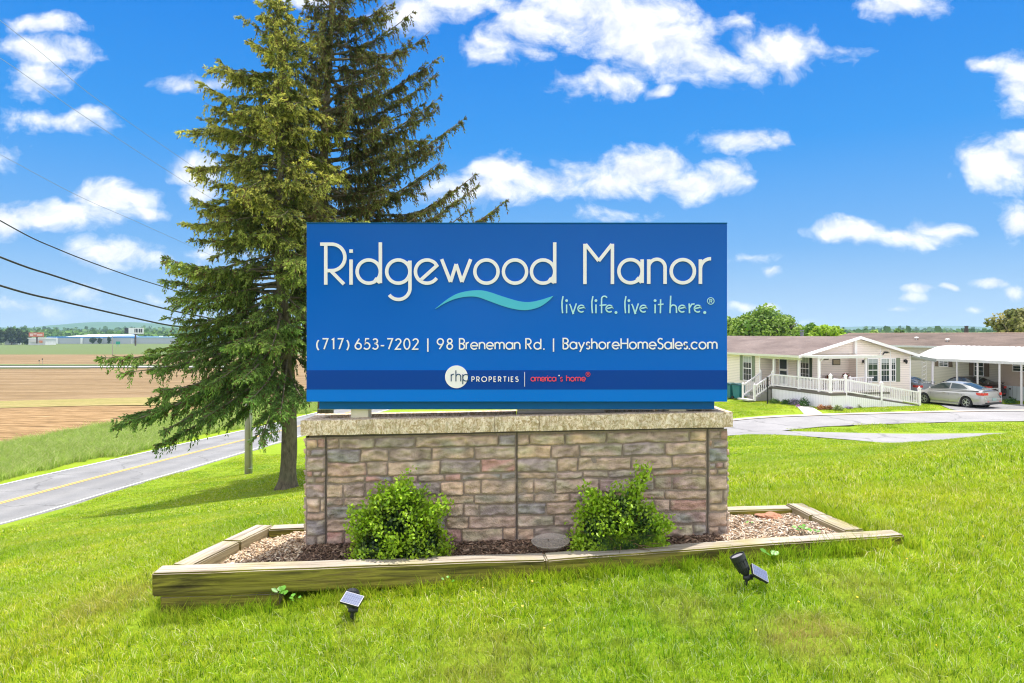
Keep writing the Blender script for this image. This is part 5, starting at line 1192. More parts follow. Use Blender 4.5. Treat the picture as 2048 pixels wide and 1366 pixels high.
m_shA=shingle('brown_grey_shingles',(.125,.09,.082),(.22,.17,.155)); m_shB=shingle('dark_brown_shingles',(.085,.06,.048),(.18,.13,.108))
m_glass,nt,bs=newmat('window_glass'); bs.inputs['Base Color'].default_value=(.045,.06,.065,1); bs.inputs['Roughness'].default_value=.05; bs.inputs['Specular IOR Level'].default_value=.4
m_curt=simple('curtain_white',(.45,.47,.48),.8); m_green=simple('sage_shutter',(.22,.25,.17),.6); m_dgreen=simple('dark_shutter',(.06,.075,.05),.6); m_brownsh=simple('brown_shutter',(.17,.115,.085),.7)
m_black=simple('black_metal',(.015,.015,.015),.45); m_alu=simple('white_aluminium',(.76,.73,.70),.35); m_eave=simple('eave_cream',(.76,.74,.63),.5); m_greened=simple('green_grey_edge',(.28,.30,.27),.5)

# ------------------------------------------------------------------ cream home with porch and ramp
GA=-4.35; home=empty('mobile_home',(17.7,42,GA),math.atan2(.25,.97)); tag(home,'cream sided home with a front gable, open porch and long white ramp railing','house')
def HA(mb,name,mat,parent=None,**k): return mb.build(name,mat,parent or home,**k)
EZ=3.12; RZ=4.2; RX=4.15; Wd_=8.3; LY=19.
mb=MB()
# wall volumes: long left wall (y>4.04), porch back walls, forward gable wall, right wall
def wallbox(mb,x0,x1,y0,y1,z0,z1): mb.box((x0,y0,z0),(x1,y1,z1))
wallbox(mb,0,.12,4.04,LY,.35,EZ); wallbox(mb,.12,1.4,4.04,4.16,.35,EZ); wallbox(mb,1.4,1.52,.72,4.04,.9,EZ); wallbox(mb,1.4,4.11,.6,.72,.9,EZ); wallbox(mb,4.11,4.23,.12,.72,.9,EZ)
wallbox(mb,4.11,Wd_,0,.12,.35,EZ); wallbox(mb,Wd_-.12,Wd_,.12,LY,.35,EZ); wallbox(mb,.12,Wd_-.12,LY-.12,LY,.35,EZ)
HA(mb,'wall',m_cream)
# gable triangle over porch and wall (slightly set back over the porch)
def gz(x): return RZ-.12-abs(x-RX)*(RZ-EZ)/RX
mb=MB(); mb.prism([(4.11,EZ),(4.11,gz(4.11)),(RX,gz(RX)),(Wd_,gz(Wd_)+.02),(Wd_,EZ)],'y',.0,.11); mb.prism([(.1,EZ-.02),(.1,EZ+.02),(4.11,gz(4.11)),(4.11,EZ-.02)],'y',.16,.26); HA(mb,'gable',m_cream); mb=MB(); mb.prism([(.05,EZ+.001),(Wd_-.05,EZ+.001),(RX,RZ-.13)],'y',LY-.13,LY-.02); HA(mb,'gable',m_cream)
mb=MB(); mb.box((4.02,-.012,EZ-.02),(4.20,.13,gz(4.1)-.05)); 
for x in (4.12,Wd_-.09): mb.box((x,-.012,.4),(x+.09,-.001,EZ-.05))
for x in (5.93,6.70): mb.box((x,-.014,.5),(x+.035,-.001,gz(x)-.08))
mb.box((-.012,4.04,.4),(-.001,4.13,EZ-.1)); HA(mb,'corner_trim',m_trim)
mb=MB(); wallbox(mb,.05,.11,4.1,LY-.05,0,.35); wallbox(mb,4.2,Wd_-.05,.05,.11,0,.35); wallbox(mb,Wd_-.11,Wd_-.05,.1,LY-.05,0,.35); HA(mb,'base_skirting',m_skirtw)
# roof: two slabs
mb=MB(); ov=.32; th=.09
for sx in (-1,1):
    xe=RX+sx*(RX+ov); ze=RZ-(RX+ov)*(RZ-EZ)/RX
    p=[(RX,RZ),(xe,ze)]; y0,y1=-.35,LY+.3
    mb.add([(RX,y0,RZ),(xe,y0,ze),(xe,y1,ze),(RX,y1,RZ),(RX,y0,RZ-th),(xe,y0,ze-th),(xe,y1,ze-th),(RX,y1,RZ-th)],[(0,1,2,3),(7,6,5,4),(0,4,5,1),(1,5,6,2),(2,6,7,3)])
roof=HA(mb,'roof',m_shA)
mb=MB()
for sx in (-1,1):
    xe=RX+sx*(RX+ov+.03); ze=RZ-(RX+ov)*(RZ-EZ)/RX-.012
    mb.add([(RX,-.385,RZ+.012),(xe,-.385,ze+.012),(xe,-.385,ze-.17),(RX,-.385,RZ-.17),(RX,-.352,RZ+.012),(xe,-.352,ze+.012),(xe,-.352,ze-.17),(RX,-.352,RZ-.17)],[(0,1,2,3),(4,7,6,5),(0,4,5,1),(3,2,6,7),(1,5,6,2)])
HA(mb,'rake_board',m_trim,roof)
mb=MB(); ze=RZ-(RX+ov)*(RZ-EZ)/RX
mb.box((-ov-.05,-.35,ze-.14),(-ov-.005,LY,ze-.005)); mb.box((-ov,-.3,ze-.12),(.0,LY,ze-.095)); mb.box((-.03,-.1,ze-.30),(.10,4.05,ze-.12)); mb.box((Wd_+ov+.005,-.35,ze-.12),(Wd_+ov+.05,LY,ze-.005)); HA(mb,'eave_gutter',m_eave)
mb=MB(); mb.tube([(RX+.3,5.6,RZ-.1),(RX+.3,5.6,RZ+.28)],.11,12); mb.tube([(RX+.3,5.6,RZ+.28),(RX+.3,5.6,RZ+.31)],.15,12); mb.tube([(RX+.3,5.6,RZ+.35),(RX+.3,5.6,RZ+.44)],.14,12); HA(mb,'chimney_pipe',simple('flue_metal',(.20,.21,.25),.4,.6),roof)
def window_x(par,y0,y1,z0,z1,x,out,nc=2,shut=None,shw=.3,curtain=True):
    """window in a wall whose outside is toward -x (out=-1); frame and pane are parts"""
    mb=MB(); f=.055; o=out*.03
    xa,xb=sorted((x,x+o)); 
    for a in ((y0-f,z0-f,y1+f,z0),(y0-f,z1,y1+f,z1+f),(y0-f,z0,y0,z1),(y1,z0,y1+f,z1),(y0,(z0+z1)/2-.025,y1,(z0+z1)/2+.025)): mb.box((xa,a[0],a[1]),(xb,a[2],a[3]))
    w=par(mb,'window',m_vinyl)
    mb=MB(); x2,x3=sorted((x+out*.004,x+out*.012)); mb.box((x2,y0,z0),(x3,y1,z1)); par(mb,'pane',m_glass,w)
    if curtain: mb=MB(); xq=sorted((x+out*.0122,x+out*.0124)); mb.box((xq[0],y0+.02,z1-(z1-z0)*.24),(xq[1],y1-.02,z1-.01)); par(mb,'blind',m_curt,w)
    mb=MB(); x2,x3=sorted((x+out*.0125,x+out*.02)); t=.0075
    for k in range(1,nc+1): yy=y0+(y1-y0)*k/(nc+1); mb.box((x2,yy-t,z0),(x3,yy+t,z1))
    for zz in (z0+(z1-z0)*.25,z0+(z1-z0)*.75): mb.box((x2+.0003,y0,zz-t),(x3+.0003,y1,zz+t))
    par(mb,'glazing_bar',m_vinyl,w)
    if shut:
        for s,e in ((y0-f-.02-shw,y0-f-.02),(y1+f+.02,y1+f+.02+shw)):
            mb=MB(); mb.box((min(x,x+o*.9),s,z0-f),(max(x,x+o*.9),e,z1+f))
            for k in range(14): zz=z0+(z1-z0)*(k+.5)/14; mb.beam((x+out*.03,s+.03,zz),(x+out*.03,e-.03,zz),.012,.03)
            par(mb,'shutter',shut)
def window_y(par,x0,x1,z0,z1,y,nc=2,shut=None,sides=(1,1),shw=.2,nr=True,mat=None):
    mb=MB(); f=.055
    for a in ((x0-f,z0-f,x1+f,z0),(x0-f,z1,x1+f,z1+f),(x0-f,z0,x0,z1),(x1,z0,x1+f,z1),(x0,(z0+z1)/2-.025,x1,(z0+z1)/2+.025)): mb.box((a[0],y-.03,a[1]),(a[2],y-.001,a[3]))
    w=par(mb,'window',mat or m_vinyl)
    mb=MB(); mb.box((x0,y-.012,z0),(x1,y-.004,z1)); par(mb,'pane',m_glass,w)
    mb=MB(); mb.box((x0+.02,y-.0124,z1-(z1-z0)*.2),(x1-.02,y-.0122,z1-.01)); par(mb,'blind',m_curt,w)
    mb=MB(); t=.0075
    for k in range(1,nc+1): xx=x0+(x1-x0)*k/(nc+1); mb.box((xx-t,y-.02,z0),(xx+t,y-.0125,z1))
    if nr:
        for zz in (z0+(z1-z0)*.25,z0+(z1-z0)*.75): mb.box((x0,y-.0203,zz-t),(x1,y-.0128,zz+t))
    par(mb,'glazing_bar',m_vinyl,w)
    if shut:
        for q,(s,e) in enumerate(((x0-f-.02-shw,x0-f-.02),(x1+f+.02,x1+f+.02+shw))):
            if not sides[q]: continue
            mb=MB(); mb.box((s,y-.028,z0-f),(e,y-.001,z1+f))
            for k in range(14): zz=z0+(z1-z0)*(k+.5)/14; mb.beam((s+.02,y-.03,zz),(e-.02,y-.03,zz),.012,.03)
            par(mb,'shutter',shut)
window_x(HA,5.05,5.96,1.16,2.79,0,-1,2,m_green,.36)
window_x(HA,8.6,9.5,1.16,2.79,0,-1,2,m_green,.36)
window_x(HA,.95,1.80,1.45,2.85,1.4,-1,2,m_dgreen,.22)
window_y(HA,5.02,5.72,1.35,2.76,0,1,m_green,(1,0),.17); window_y(HA,6.02,6.60,1.35,2.76,0,2); window_y(HA,6.80,7.08,1.35,2.76,0,1,m_green,(0,1),.30)
# arch ornament over the middle window
mb=MB()
for k in range(10):
    a0=math.pi*k/10;a1=math.pi*(k+1)/10
    mb.beam((6.31+.42*math.cos(a0),-.02,3.0+.42*math.sin(a0)),(6.31+.42*math.cos(a1),-.02,3.0+.42*math.sin(a1)),.03,.03,up=(0,1,0))
HA(mb,'arch_trim',m_trim)
mb=MB(); mb.prism([(6.08,2.98),(6.25,3.13),(6.42,3.12),(6.62,3.17),(6.45,3.22),(6.25,3.24),(6.12,3.10)],'y',-.05,-.03); HA(mb,'wall_ornament',m_black)
for x in (4.62,7.78):
    mb=MB(); mb.cbox((x,-.04,2.62),(.10,.06,.16)); mb.tube([(x,-.06,2.70),(x,-.17,2.74),(x,-.18,2.68)],.018,6); mb.lathe([(.02,.10),(.075,.06),(.065,-.12),(.02,-.16)],c=(x,-.19,2.60),n=8); mb.cbox((x+.12,-.09,2.56),(.06,.06,.10)); HA(mb,'wall_lantern',m_black)
# door on the porch
mb=MB(); mb.box((1.36,2.98,.93),(1.399,3.92,2.95)); dr=HA(mb,'door',m_trim)
mb=MB(); mb.box((1.348,3.10,2.02),(1.359,3.80,2.85)); mb.box((1.348,3.10,1.05),(1.359,3.80,1.88)); HA(mb,'door_glass',m_glass,dr)
mb=MB(); mb.sphere((1.33,3.05,1.93),.03,6); HA(mb,'handle',m_alu,dr)
m_pic=simple('picture_print',(.35,.27,.18),.7,var=.4,scale=30)
for (x0,x1,z0,z1) in ((2.85,3.42,2.38,2.76),(2.05,2.55,2.72,2.84)):
    mb=MB(); mb.box((x0,.56,z0),(x1,.598,z1)); pf=HA(mb,'wall_picture',m_black); mb=MB(); mb.box((x0+.05,.552,z0+.04),(x1-.05,.559,z1-.04)); HA(mb,'print',m_pic,pf)
# porch post positions / canopy
def post(x,y,z0,z1,w=.11,cap=False,name='post'):
    mb=MB(); mb.box((x-w/2,y-w/2,z0),(x+w/2,y+w/2,z1))
    if cap: mb.box((x-w*.68,y-w*.68,z1),(x+w*.68,y+w*.68,z1+.035)); mb.lathe([(w*.62,z1+.035),(w*.4,z1+.10),(.005,z1+.12)],c=(x,y,0),n=4)
    HA(mb,name,m_vinyl)
for (x,y) in ((.06,2.62),(.06,.14)): post(x,y,.9,2.80,.13)
mb=MB(); mb.prism([(-.16,2.93),(4.35,2.93),(4.35,3.05),(-.16,3.05)],'y',-1.85,-.39); 
for k in range(12): x=-.1+k*.37; mb.box((x,-1.84,3.051),(x+.04,-.40,3.075))
HA(mb,'porch_canopy',m_alu)
mb=MB(); mb.box((-.2,-1.9,2.90),(4.39,-1.853,3.06)); HA(mb,'canopy_gutter',m_alu)
mb=MB(); mb.tube([(.18,-1.88,2.9),(.12,-1.8,2.80),(.09,-1.72,2.72),(.09,-1.72,.95),(.09,-1.72,.1)],.04,8); HA(mb,'downspout',m_alu)
for x in (.0,3.30): post(x,-1.72,.9 if x<1 else .5,2.93,.10)
# deck, skirting, ramp
DZ=.93
mb=MB(); mb.box((-.02,-2.72,DZ-.12),(4.1,.59,DZ)); mb.box((-.02,.59,DZ-.12),(1.39,4.03,DZ)); 
mb.add([(1.0,-2.72,DZ+.002),(6.35,-2.72,.08),(6.35,-1.55,.08),(1.0,-1.55,DZ+.002),(1.0,-2.72,DZ-.12),(6.35,-2.72,0),(6.35,-1.55,0),(1.0,-1.55,DZ-.12)],[(0,1,2,3),(0,4,5,1),(1,5,6,2),(2,6,7,3),(3,7,4,0),(4,7,6,5)])
deck=HA(mb,'deck',m_deckb)
mb=MB(); mb.box((-.05,-2.74,0),(-.022,2.68,DZ-.13)); mb.box((-.022,-2.76,0),(1.0,-2.73,DZ-.13)); mb.add([(1.0,-2.76,0),(6.3,-2.76,0),(6.3,-2.76,.02),(1.0,-2.76,DZ-.13),(1.0,-2.73,0),(6.3,-2.73,0),(6.3,-2.73,.02),(1.0,-2.73,DZ-.13)],[(0,1,2,3),(4,7,6,5),(3,2,6,7),(1,5,6,2)])
HA(mb,'deck_skirting',m_skirtw,deck)
mb=MB(); mb.box((-.07,-2.78,DZ-.14),(-.051,2.7,DZ+.01)); mb.box((-.051,-2.785,DZ-.14),(1.0,-2.762,DZ+.01)); HA(mb,'deck_edge_board',m_deckb,deck)
def railing(a,b,h0=.10,h1=.78,n=None,name='railing'):
    a=Vector(a);b=Vector(b); mb=MB(); L=(b-a).length; n=n or int(L/.125); mb.beam(a+Vector((0,0,h1)),b+Vector((0,0,h1)),.06,.08); mb.beam(a+Vector((0,0,h0)),b+Vector((0,0,h0)),.05,.07)
    for k in range(1,n): p=a+(b-a)*k/n; mb.beam(p+Vector((0,0,h0+.035)),p+Vector((0,0,h1-.04)),.04,.035,up=(1,0,0))
    HA(mb,name,m_vinyl)
railing((0.0,2.55,DZ),(0.0,.21,DZ)); railing((0,.07,DZ),(0,-1.66,DZ)); railing((0,-1.78,DZ),(0,-2.62,DZ))
post(0,-2.70,.3,1.95,.14,True); railing((.08,-2.70,DZ),(.94,-2.70,DZ)); post(1.02,-2.70,.3,1.92,.13,True)
def rz_(x): return DZ-(x-1.0)*(DZ-.06)/5.35
railing((1.09,-2.70,rz_(1.09)),(3.42,-2.70,rz_(3.42))); post(3.5,-2.70,.2,rz_(3.5)+.93,.12,True); railing((3.58,-2.70,rz_(3.58)),(6.18,-2.70,rz_(6.18))); post(6.25,-2.70,0,1.08,.13,True)
railing((1.1,-1.60,rz_(1.1)),(2.22,-1.60,rz_(2.22))); post(2.3,-1.60,.2,rz_(2.3)+1.0,.12,True); railing((2.4,-1.60,rz_(2.4)),(4.52,-1.60,rz_(4.52))); post(4.6,-1.60,.1,rz_(4.6)+.95,.12,True); railing((4.7,-1.60,rz_(4.7)),(6.1,-1.60,rz_(6.1)))
railing((2.3,-1.5,DZ),(4.05,-1.5,DZ))
# steps on the left
mb=MB()
for k in range(5): mb.box((-.02-.27*(k+1),2.75,0),(-.02-.27*k,3.95,DZ-.17*(k+1)+.0))
st=HA(mb,'steps',m_stair)
mb=MB(); mb.box((-1.75,2.7,0),(-1.38,4.0,.10)); HA(mb,'landing_slab',m_conc,st)
def srail(y):
    railing((-.05,y,DZ-.02),(-1.28,y,.16),.14,.80,8,'stair_railing'); post(-1.34,y,0,1.02,.11,True); post(.0,y,DZ,DZ+.92,.11,True)
srail(2.70); srail(3.99)
# side carport of the cream home
mb=MB(); mb.prism([(Wd_+ov+.055,2.93),(Wd_+ov+.055,3.05),(10.9,2.66),(10.9,2.54)],'y',.6,9.5); HA(mb,'side_awning',m_alu)
mb=MB(); mb.prism([(Wd_+ov-.0+.06,2.90),(Wd_+ov+.06,3.08),(10.93,2.69),(10.93,2.50)],'y',.56,.598); HA(mb,'awning_edge',m_greened)
for y in (.75,3.4,6.2,9.2): post(10.8,y,0,2.54,.09)
mb=MB(); x0=9.95
for xx in (x0,x0+.34): mb.tube([(xx,.75,0),(xx,.75,2.62)],.018,6)
for k in range(9): z=.25+k*.27; mb.beam((x0,.75,z),(x0+.34,.75,z+.14),.02,.02); mb.cbox((x0+.17,.75,z+.07),(.1,.02,.08))
HA(mb,'lattice_post',m_alu)

# ------------------------------------------------------------------ second home with white awning
homeb=empty('mobile_home',(34,40,-4.35),math.atan2(.25,.97)); tag(homeb,'long grey beige home with a dark brown roof and wide white awning','house')
def HB(mb,name,mat,parent=None,**k): return mb.build(name,mat,parent or homeb,**k)
eB=3.5
mb=MB(); mb.box((0,5.8,.45),(.12,24,eB)); mb.box((.12,23.88,.45),(8,24,eB)); mb.box((7.88,-3,.45),(8,23.88,eB)); HB(mb,'wall',m_grey)
mb=MB(); mb.box((-.02,-3,.95),(.10,5.8,eB)); mb.box((.10,-3,.95),(7.87,-2.88,eB)); HB(mb,'addition_wall',m_pink)
mb=MB(); mb.prism([(0,eB+.001),(7.9,eB+.001),(3.98,4.28)],'y',-2.99,-2.87); HB(mb,'gable',m_pink); mb=MB(); mb.prism([(0,eB+.001),(7.9,eB+.001),(3.98,4.28)],'y',23.87,23.99); HB(mb,'gable',m_grey)
m_bskirt=vertboard('blue_white_skirting',(.70,.74,.80),.3)
mb=MB(); mb.box((-.03,-3,0),(.06,5.8,.949)); mb.box((.03,5.81,0),(.09,24,.449)); HB(mb,'base_skirting',m_bskirt)
mb=MB(); rz2=4.42
for sx in (-1,1):
    xe=4+sx*4.35; ze=eB-.04
    mb.add([(4,-3.3,rz2),(xe,-3.3,ze),(xe,24.3,ze),(4,24.3,rz2),(4,-3.3,rz2-.1),(xe,-3.3,ze-.1),(xe,24.3,ze-.1),(4,24.3,rz2-.1)],[(0,1,2,3),(7,6,5,4),(0,4,5,1),(1,5,6,2),(2,6,7,3)])
rb=HB(mb,'roof',m_shB)
mb=MB(); mb.box((-.40,-3.3,eB-.17),(-.355,24.3,eB-.03)); mb.box((-.35,-3.3,eB-.16),(0,24.3,eB-.145)); HB(mb,'eave_gutter',simple('grey_gutter',(.60,.62,.58),.5))
mb=MB(); mb.prism([(4-.12,rz2-.01),(4,rz2+.03),(4+.12,rz2-.01)],'y',-3.3,24.3); HB(mb,'ridge_cap',simple('ridge_cap_tan',(.36,.25,.19),.9),rb)
def rbz(x): return eB-.04+(rz2-eB+.04)*(x+.35)/4.35
for (x,y) in ((1.7,14.2),(1.2,10.9)):
    mb=MB(); mb.lathe([(.05,-.1),(.05,.10),(.17,.11),(.17,.17),(.13,.2),(.002,.22)],c=(x,y,rbz(x)),n=12); HB(mb,'roof_vent',m_alu,rb)
mb=MB(); mb.tube([(4.4,12.2,rz2-.1),(4.4,12.2,rz2+.34)],.16,12); mb.tube([(4.4,12.2,rz2+.34),(4.4,12.2,rz2+.52)],.12,12); mb.tube([(4.4,12.2,rz2+.52),(4.4,12.2,rz2+.56)],.16,12); HB(mb,'chimney_pipe',simple('dark_flue',(.06,.055,.05),.5),rb)
# the awning: curved sheet of ribbed pans
mb=MB(); A_=[(-.05,3.52),(-.8,3.44),(-1.6,3.20),(-2.3,2.92),(-2.9,2.66)]; nn=len(A_)
vs=[];fs=[]
ys=np.arange(-3,9.9,.2)
for y in ys:
    for i,(x,z) in enumerate(A_): vs.append((x,y,z+(.022 if int(round((y+3)/.2))%2 else 0)))
for j in range(len(ys)-1):
    for i in range(nn-1): a=j*nn+i; fs.append((a,a+1,a+1+nn,a+nn))
o=len(vs); vs+=[(x,y,z-.06) for (x,y,z) in vs]; fs+=[(a+o,d+o,c+o,b+o) for (a,b,c,d) in fs]
mb.add(vs,fs); aw=HB(mb,'awning',m_alu)
mb=MB(); mb.box((-3.0,-3,2.50),(-2.91,9.85,2.68)); HB(mb,'awning_gutter',simple('awning_edge_grey',(.70,.69,.64),.5),aw)
mb=MB()
for i in range(nn-1): mb.beam((A_[i][0],9.84,A_[i][1]-.05),(A_[i+1][0],9.84,A_[i+1][1]-.05),.04,.13)
HB(mb,'awning_end',m_alu,aw)
for y in (6.3,4.8,3.3,1.9,-.5): 
    mb=MB(); mb.box((-2.98,y-.04,0.02),(-2.90,y+.04,2.5)); HB(mb,'awning_post',m_alu)
window_x(HB,9.75,10.45,2.02,2.45,0,-1,1,m_brownsh,.3); window_x(HB,14.2,14.9,1.9,2.45,0,-1,1,m_greened,.3)
window_x(HB,6.95,7.60,1.50,2.72,0,-1,0,m_brownsh,.36); window_x(HB,3.6,4.8,1.95,2.62,-.02,-1,1)
mb=MB(); mb.box((-.03,12.6,.02),(.02,13.5,.75)); HB(mb,'storage_hatch',simple('tan_hatch',(.34,.27,.19),.8))
mb=MB()
for y,z in ((5.0,.75),(5.0,.2),(2.6,.6)): mb.cbox((-.05,y,z),(.02,.12,.09))
HB(mb,'skirting_vent',m_black)

# ------------------------------------------------------------------ cars
m_silver,nt,bs=newmat('silver_paint'); bs.inputs['Base Color'].default_value=(.44,.435,.42,1); bs.inputs['Metallic'].default_value=.55; bs.inputs['Roughness'].default_value=.33; bs.inputs['Coat Weight'].default_value=.8; bs.inputs['Coat Roughness'].default_value=.08
m_silver2,nt,bs=newmat('grey_silver_paint'); bs.inputs['Base Color'].default_value=(.40,.43,.46,1); bs.inputs['Metallic'].default_value=.5; bs.inputs['Roughness'].default_value=.35; bs.inputs['Coat Weight'].default_value=.8
m_maroon,nt,bs=newmat('dark_maroon_paint'); bs.inputs['Base Color'].default_value=(.028,.010,.010,1); bs.inputs['Roughness'].default_value=.3; bs.inputs['Coat Weight'].default_value=.8
m_cglass,nt,bs=newmat('car_glass'); bs.inputs['Base Color'].default_value=(.03,.045,.045,1); bs.inputs['Roughness'].default_value=.05; bs.inputs['Specular IOR Level'].default_value=.9
m_tyre=simple('tyre_rubber',(.018,.018,.018),.8); m_rim=simple('alloy_rim',(.62,.64,.64),.3,.7); m_tail,nt,bs=newmat('tail_lens'); bs.inputs['Base Color'].default_value=(.62,.04,.02,1); bs.inputs['Roughness'].default_value=.15
m_tail2=simple('clear_lens',(.6,.5,.48),.15); m_ctrim=simple('black_trim',(.02,.02,.022),.5); m_plate=simple('number_plate',(.30,.42,.40),.4,var=.3,scale=60)
def sedan(name,loc,rz,label,paint):
    """origin at the rear axle on the ground, +y forward"""
    root=empty(name,loc,rz); tag(root,label,'car')
    WB=2.64; rw=.325
    # side profile stations: y, sill z, belt z, top z(deck/hood), half width at sill, at belt
    st=[(-1.00,.42,.70,.90,.62,.60),(-.97,.30,.72,1.00,.76,.74),(-.80,.22,.76,1.07,.84,.80),(-.45,.20,.80,1.09,.875,.83),(0,.19,.82,1.06,.885,.845),(.5,.17,.82,1.00,.885,.85),(1.3,.16,.80,.965,.885,.85),(2.1,.17,.78,.94,.885,.85),(2.64,.19,.76,.90,.88,.83),(3.0,.20,.73,.84,.86,.78),(3.3,.22,.68,.77,.80,.68),(3.50,.27,.60,.68,.66,.52),(3.57,.34,.50,.58,.50,.40)]
    bm=bmesh.new(); rows=[]
    def ip(y,k):
        return float(np.interp(y,[s[0] for s in st],[s[k] for s in st]))
    ys=sorted(set([s[0] for s in st]+[round(q,3) for q in np.arange(-.9,3.5,.10)]+[-.36,-.25,.25,.36,2.28,2.39,2.89,3.0]))
    for y in ys:
        z0,zb,zt,w0,wb=[ip(y,k) for k in range(1,6)]
        prof=[(0,z0),(w0*.8,z0),(w0*.965,z0+.03),(w0,z0+.14),(w0+.012,z0+.30),(w0+.008,zb-.12),(wb+.01,zb),(wb-.035,zb+(zt-zb)*.45),(wb-.14,zb+(zt-zb)*.82),(wb*.5,zt-.008),(0,zt)]
        # wheel arches: lift the lower side points onto an arc
        row=[]
        for i,(x,z) in enumerate(prof):
            if 1<=i<=5:
                for c in (0,WB):
                    d=abs(y-c)
                    if d<.375:
                        za=rw+math.sqrt(.375**2-d*d)
                        if z<za: z=za+.004*i
            row.append((x,z))
        rows.append([bm.verts.new((x,y,z)) for x,z in row])
    for a,b in zip(rows[:-1],rows[1:]):
        for i in range(len(a)-1): bm.faces.new((a[i],a[i+1],b[i+1],b[i]))
    bm.faces.new(rows[0]); bm.faces.new(rows[-1][::-1])
    bmesh.ops.mirror(bm,geom=bm.verts[:]+bm.edges[:]+bm.faces[:],axis='X',merge_dist=.001); bmesh.ops.recalc_face_normals(bm,faces=bm.faces)
    me=bpy.data.meshes.new('body'); bm.to_mesh(me); bm.free(); me.materials.append(paint); me.polygons.foreach_set('use_smooth',[True]*len(me.polygons))
    body=bpy.data.objects.new('body',me); col.objects.link(body); body.parent=root
    es=body.modifiers.new('e','EDGE_SPLIT'); es.split_angle=R(42)
    # greenhouse
    gs=[(-.62,1.075,.50),(-.40,1.13,.60),(-.10,1.25,.60),(.20,1.355,.585),(.50,1.42,.575),(.90,1.465,.575),(1.35,1.465,.575),(1.65,1.43,.575),(1.95,1.33,.59),(2.25,1.18,.61),(2.50,1.03,.62),(2.68,.93,.60)]
    mb=MB(); rr=[]
    vs=[];m=7
    for (y,zt,wt) in gs:
        zb=ip(y,3)-.05; wb=ip(y,5)-.055
        if zt-zb<.03: zt=zb+.03
        wt=min(wt,wb-.02)
        k=(zt-zb)
        for (x,z) in ((0,zt),(wt*.6,zt-.012),(wt,zt-.05*min(1,k/.2)),((wt*.45+wb*.55),zb+k*.45),(wb,zb)): vs.append((x,y,z))
    fs=[];q=5
    for j in range(len(gs)-1):
        for i in range(q-1): a=j*q+i; fs.append((a,a+q,a+1+q,a+1))
    o=len(vs); vs2=[(-x,y,z) for x,y,z in vs]; fs2=[tuple(i+o for i in f[::-1]) for f in fs]
    mb.add(vs+vs2,fs+fs2); cb=mb.build('cabin',paint,root,smooth=True); cb.modifiers.new('e','EDGE_SPLIT').split_angle=R(35)
    def gw(y,t):
        """point on cabin side at fraction t from belt to roof rail"""
        zt=float(np.interp(y,[g[0] for g in gs],[g[1] for g in gs])); wt=float(np.interp(y,[g[0] for g in gs],[g[2] for g in gs])); zb=ip(y,3)-.05; wb=ip(y,5)-.055
        k=zt-zb; z=zb+k*t; 
        if t<.45: x=wb+((wt*.45+wb*.55)-wb)*t/.45
        else: x=(wt*.45+wb*.55)+(wt-(wt*.45+wb*.55))*(t-.45)/max(.01,(.95-.45))
        return x,z
    for sx in (-1,1):
        for (ya,yb,nm) in ((.02,1.02,'rear'),(1.10,2.32,'front')):
            mb=MB(); vs=[]; ysx=np.linspace(ya,yb,9)
            for y in ysx:
                zt_=float(np.interp(y,[g[0] for g in gs],[g[1] for g in gs])); zb_=ip(y,3)-.05; k=zt_-zb_
                tl=min(.6,.07/k+.12); th_=max(tl+.02,1-.085/k)
                if nm=='rear' and y<.35: th_=tl+(th_-tl)*max(.05,(y-ya)/(.33))**.6
                for t in (tl,(tl+th_)/2,th_):
                    x,z=gw(y,t); vs.append((sx*(x+.006),y,z))
            fs=[]
            for j in range(8):
                for i in range(2): a=j*3+i; fs.append((a,a+3,a+4,a+1))
            mb.add(vs,fs); mb.build('side_window',m_cglass,cb,smooth=True)
        mb=MB(); mb.beam((sx*.82,.0,1.045),(sx*.80,2.4,.995),.012,.02); mb.build('window_trim',m_ctrim,cb)
        # door seams and handles
        mb=MB()
        for y in (.28,1.06,2.18): 
            mb.beam((sx*.893,y,.30),(sx*.888,y,.80),.006,.008,up=(1,0,0))
        mb.beam((sx*.893,.42,.30),(sx*.893,2.18,.30),.006,.008); mb.build('door_seam',m_ctrim,body)
        for y in (.46,1.25): mb=MB(); mb.beam((sx*.885,y,.815),(sx*.885,y+.19,.815),.03,.028); mb.build('door_handle',paint,body)
        mb=MB(); mb.sphere((sx*.98,2.17,1.02),.085,6,(1,.55,.75)); mb.beam((sx*.84,2.2,.98),(sx*.93,2.18,1.0),.04,.03); mb.build('side_mirror',paint,root,smooth=True)
        # rear lamp wraps the corner
        mb=MB(); 
        for y0,x0,y1,x1 in ((-.60,.852,-.84,.835),(-.84,.835,-.955,.76),(-.955,.76,-1.0,.63),(-1.0,.63,-1.013,.47)):
            mb.add([(sx*x0,y0,.80),(sx*x1,y1,.79),(sx*x1*.985,y1+.01,.925),(sx*x0*.985,y0+.06 if y0>-.7 else y0,.945)],[(0,1,2,3)])
        mb.v=[Vector((v.x*1.012,v.y-.012,v.z)) for v in mb.v]; mb.build('tail_lamp',m_tail,root)
        mb=MB(); mb.add([(sx*.77,3.33,.60),(sx*.60,3.50,.56),(sx*.58,3.46,.66),(sx*.74,3.26,.71)],[(0,1,2,3)]); mb.v=[v*1.01 for v in mb.v]; mb.build('headlight',m_tail2,root)
        mb=MB(); mb.beam((sx*.90,.42,.20),(sx*.90,2.2,.20),.05,.09); mb.build('side_skirt',paint,body)
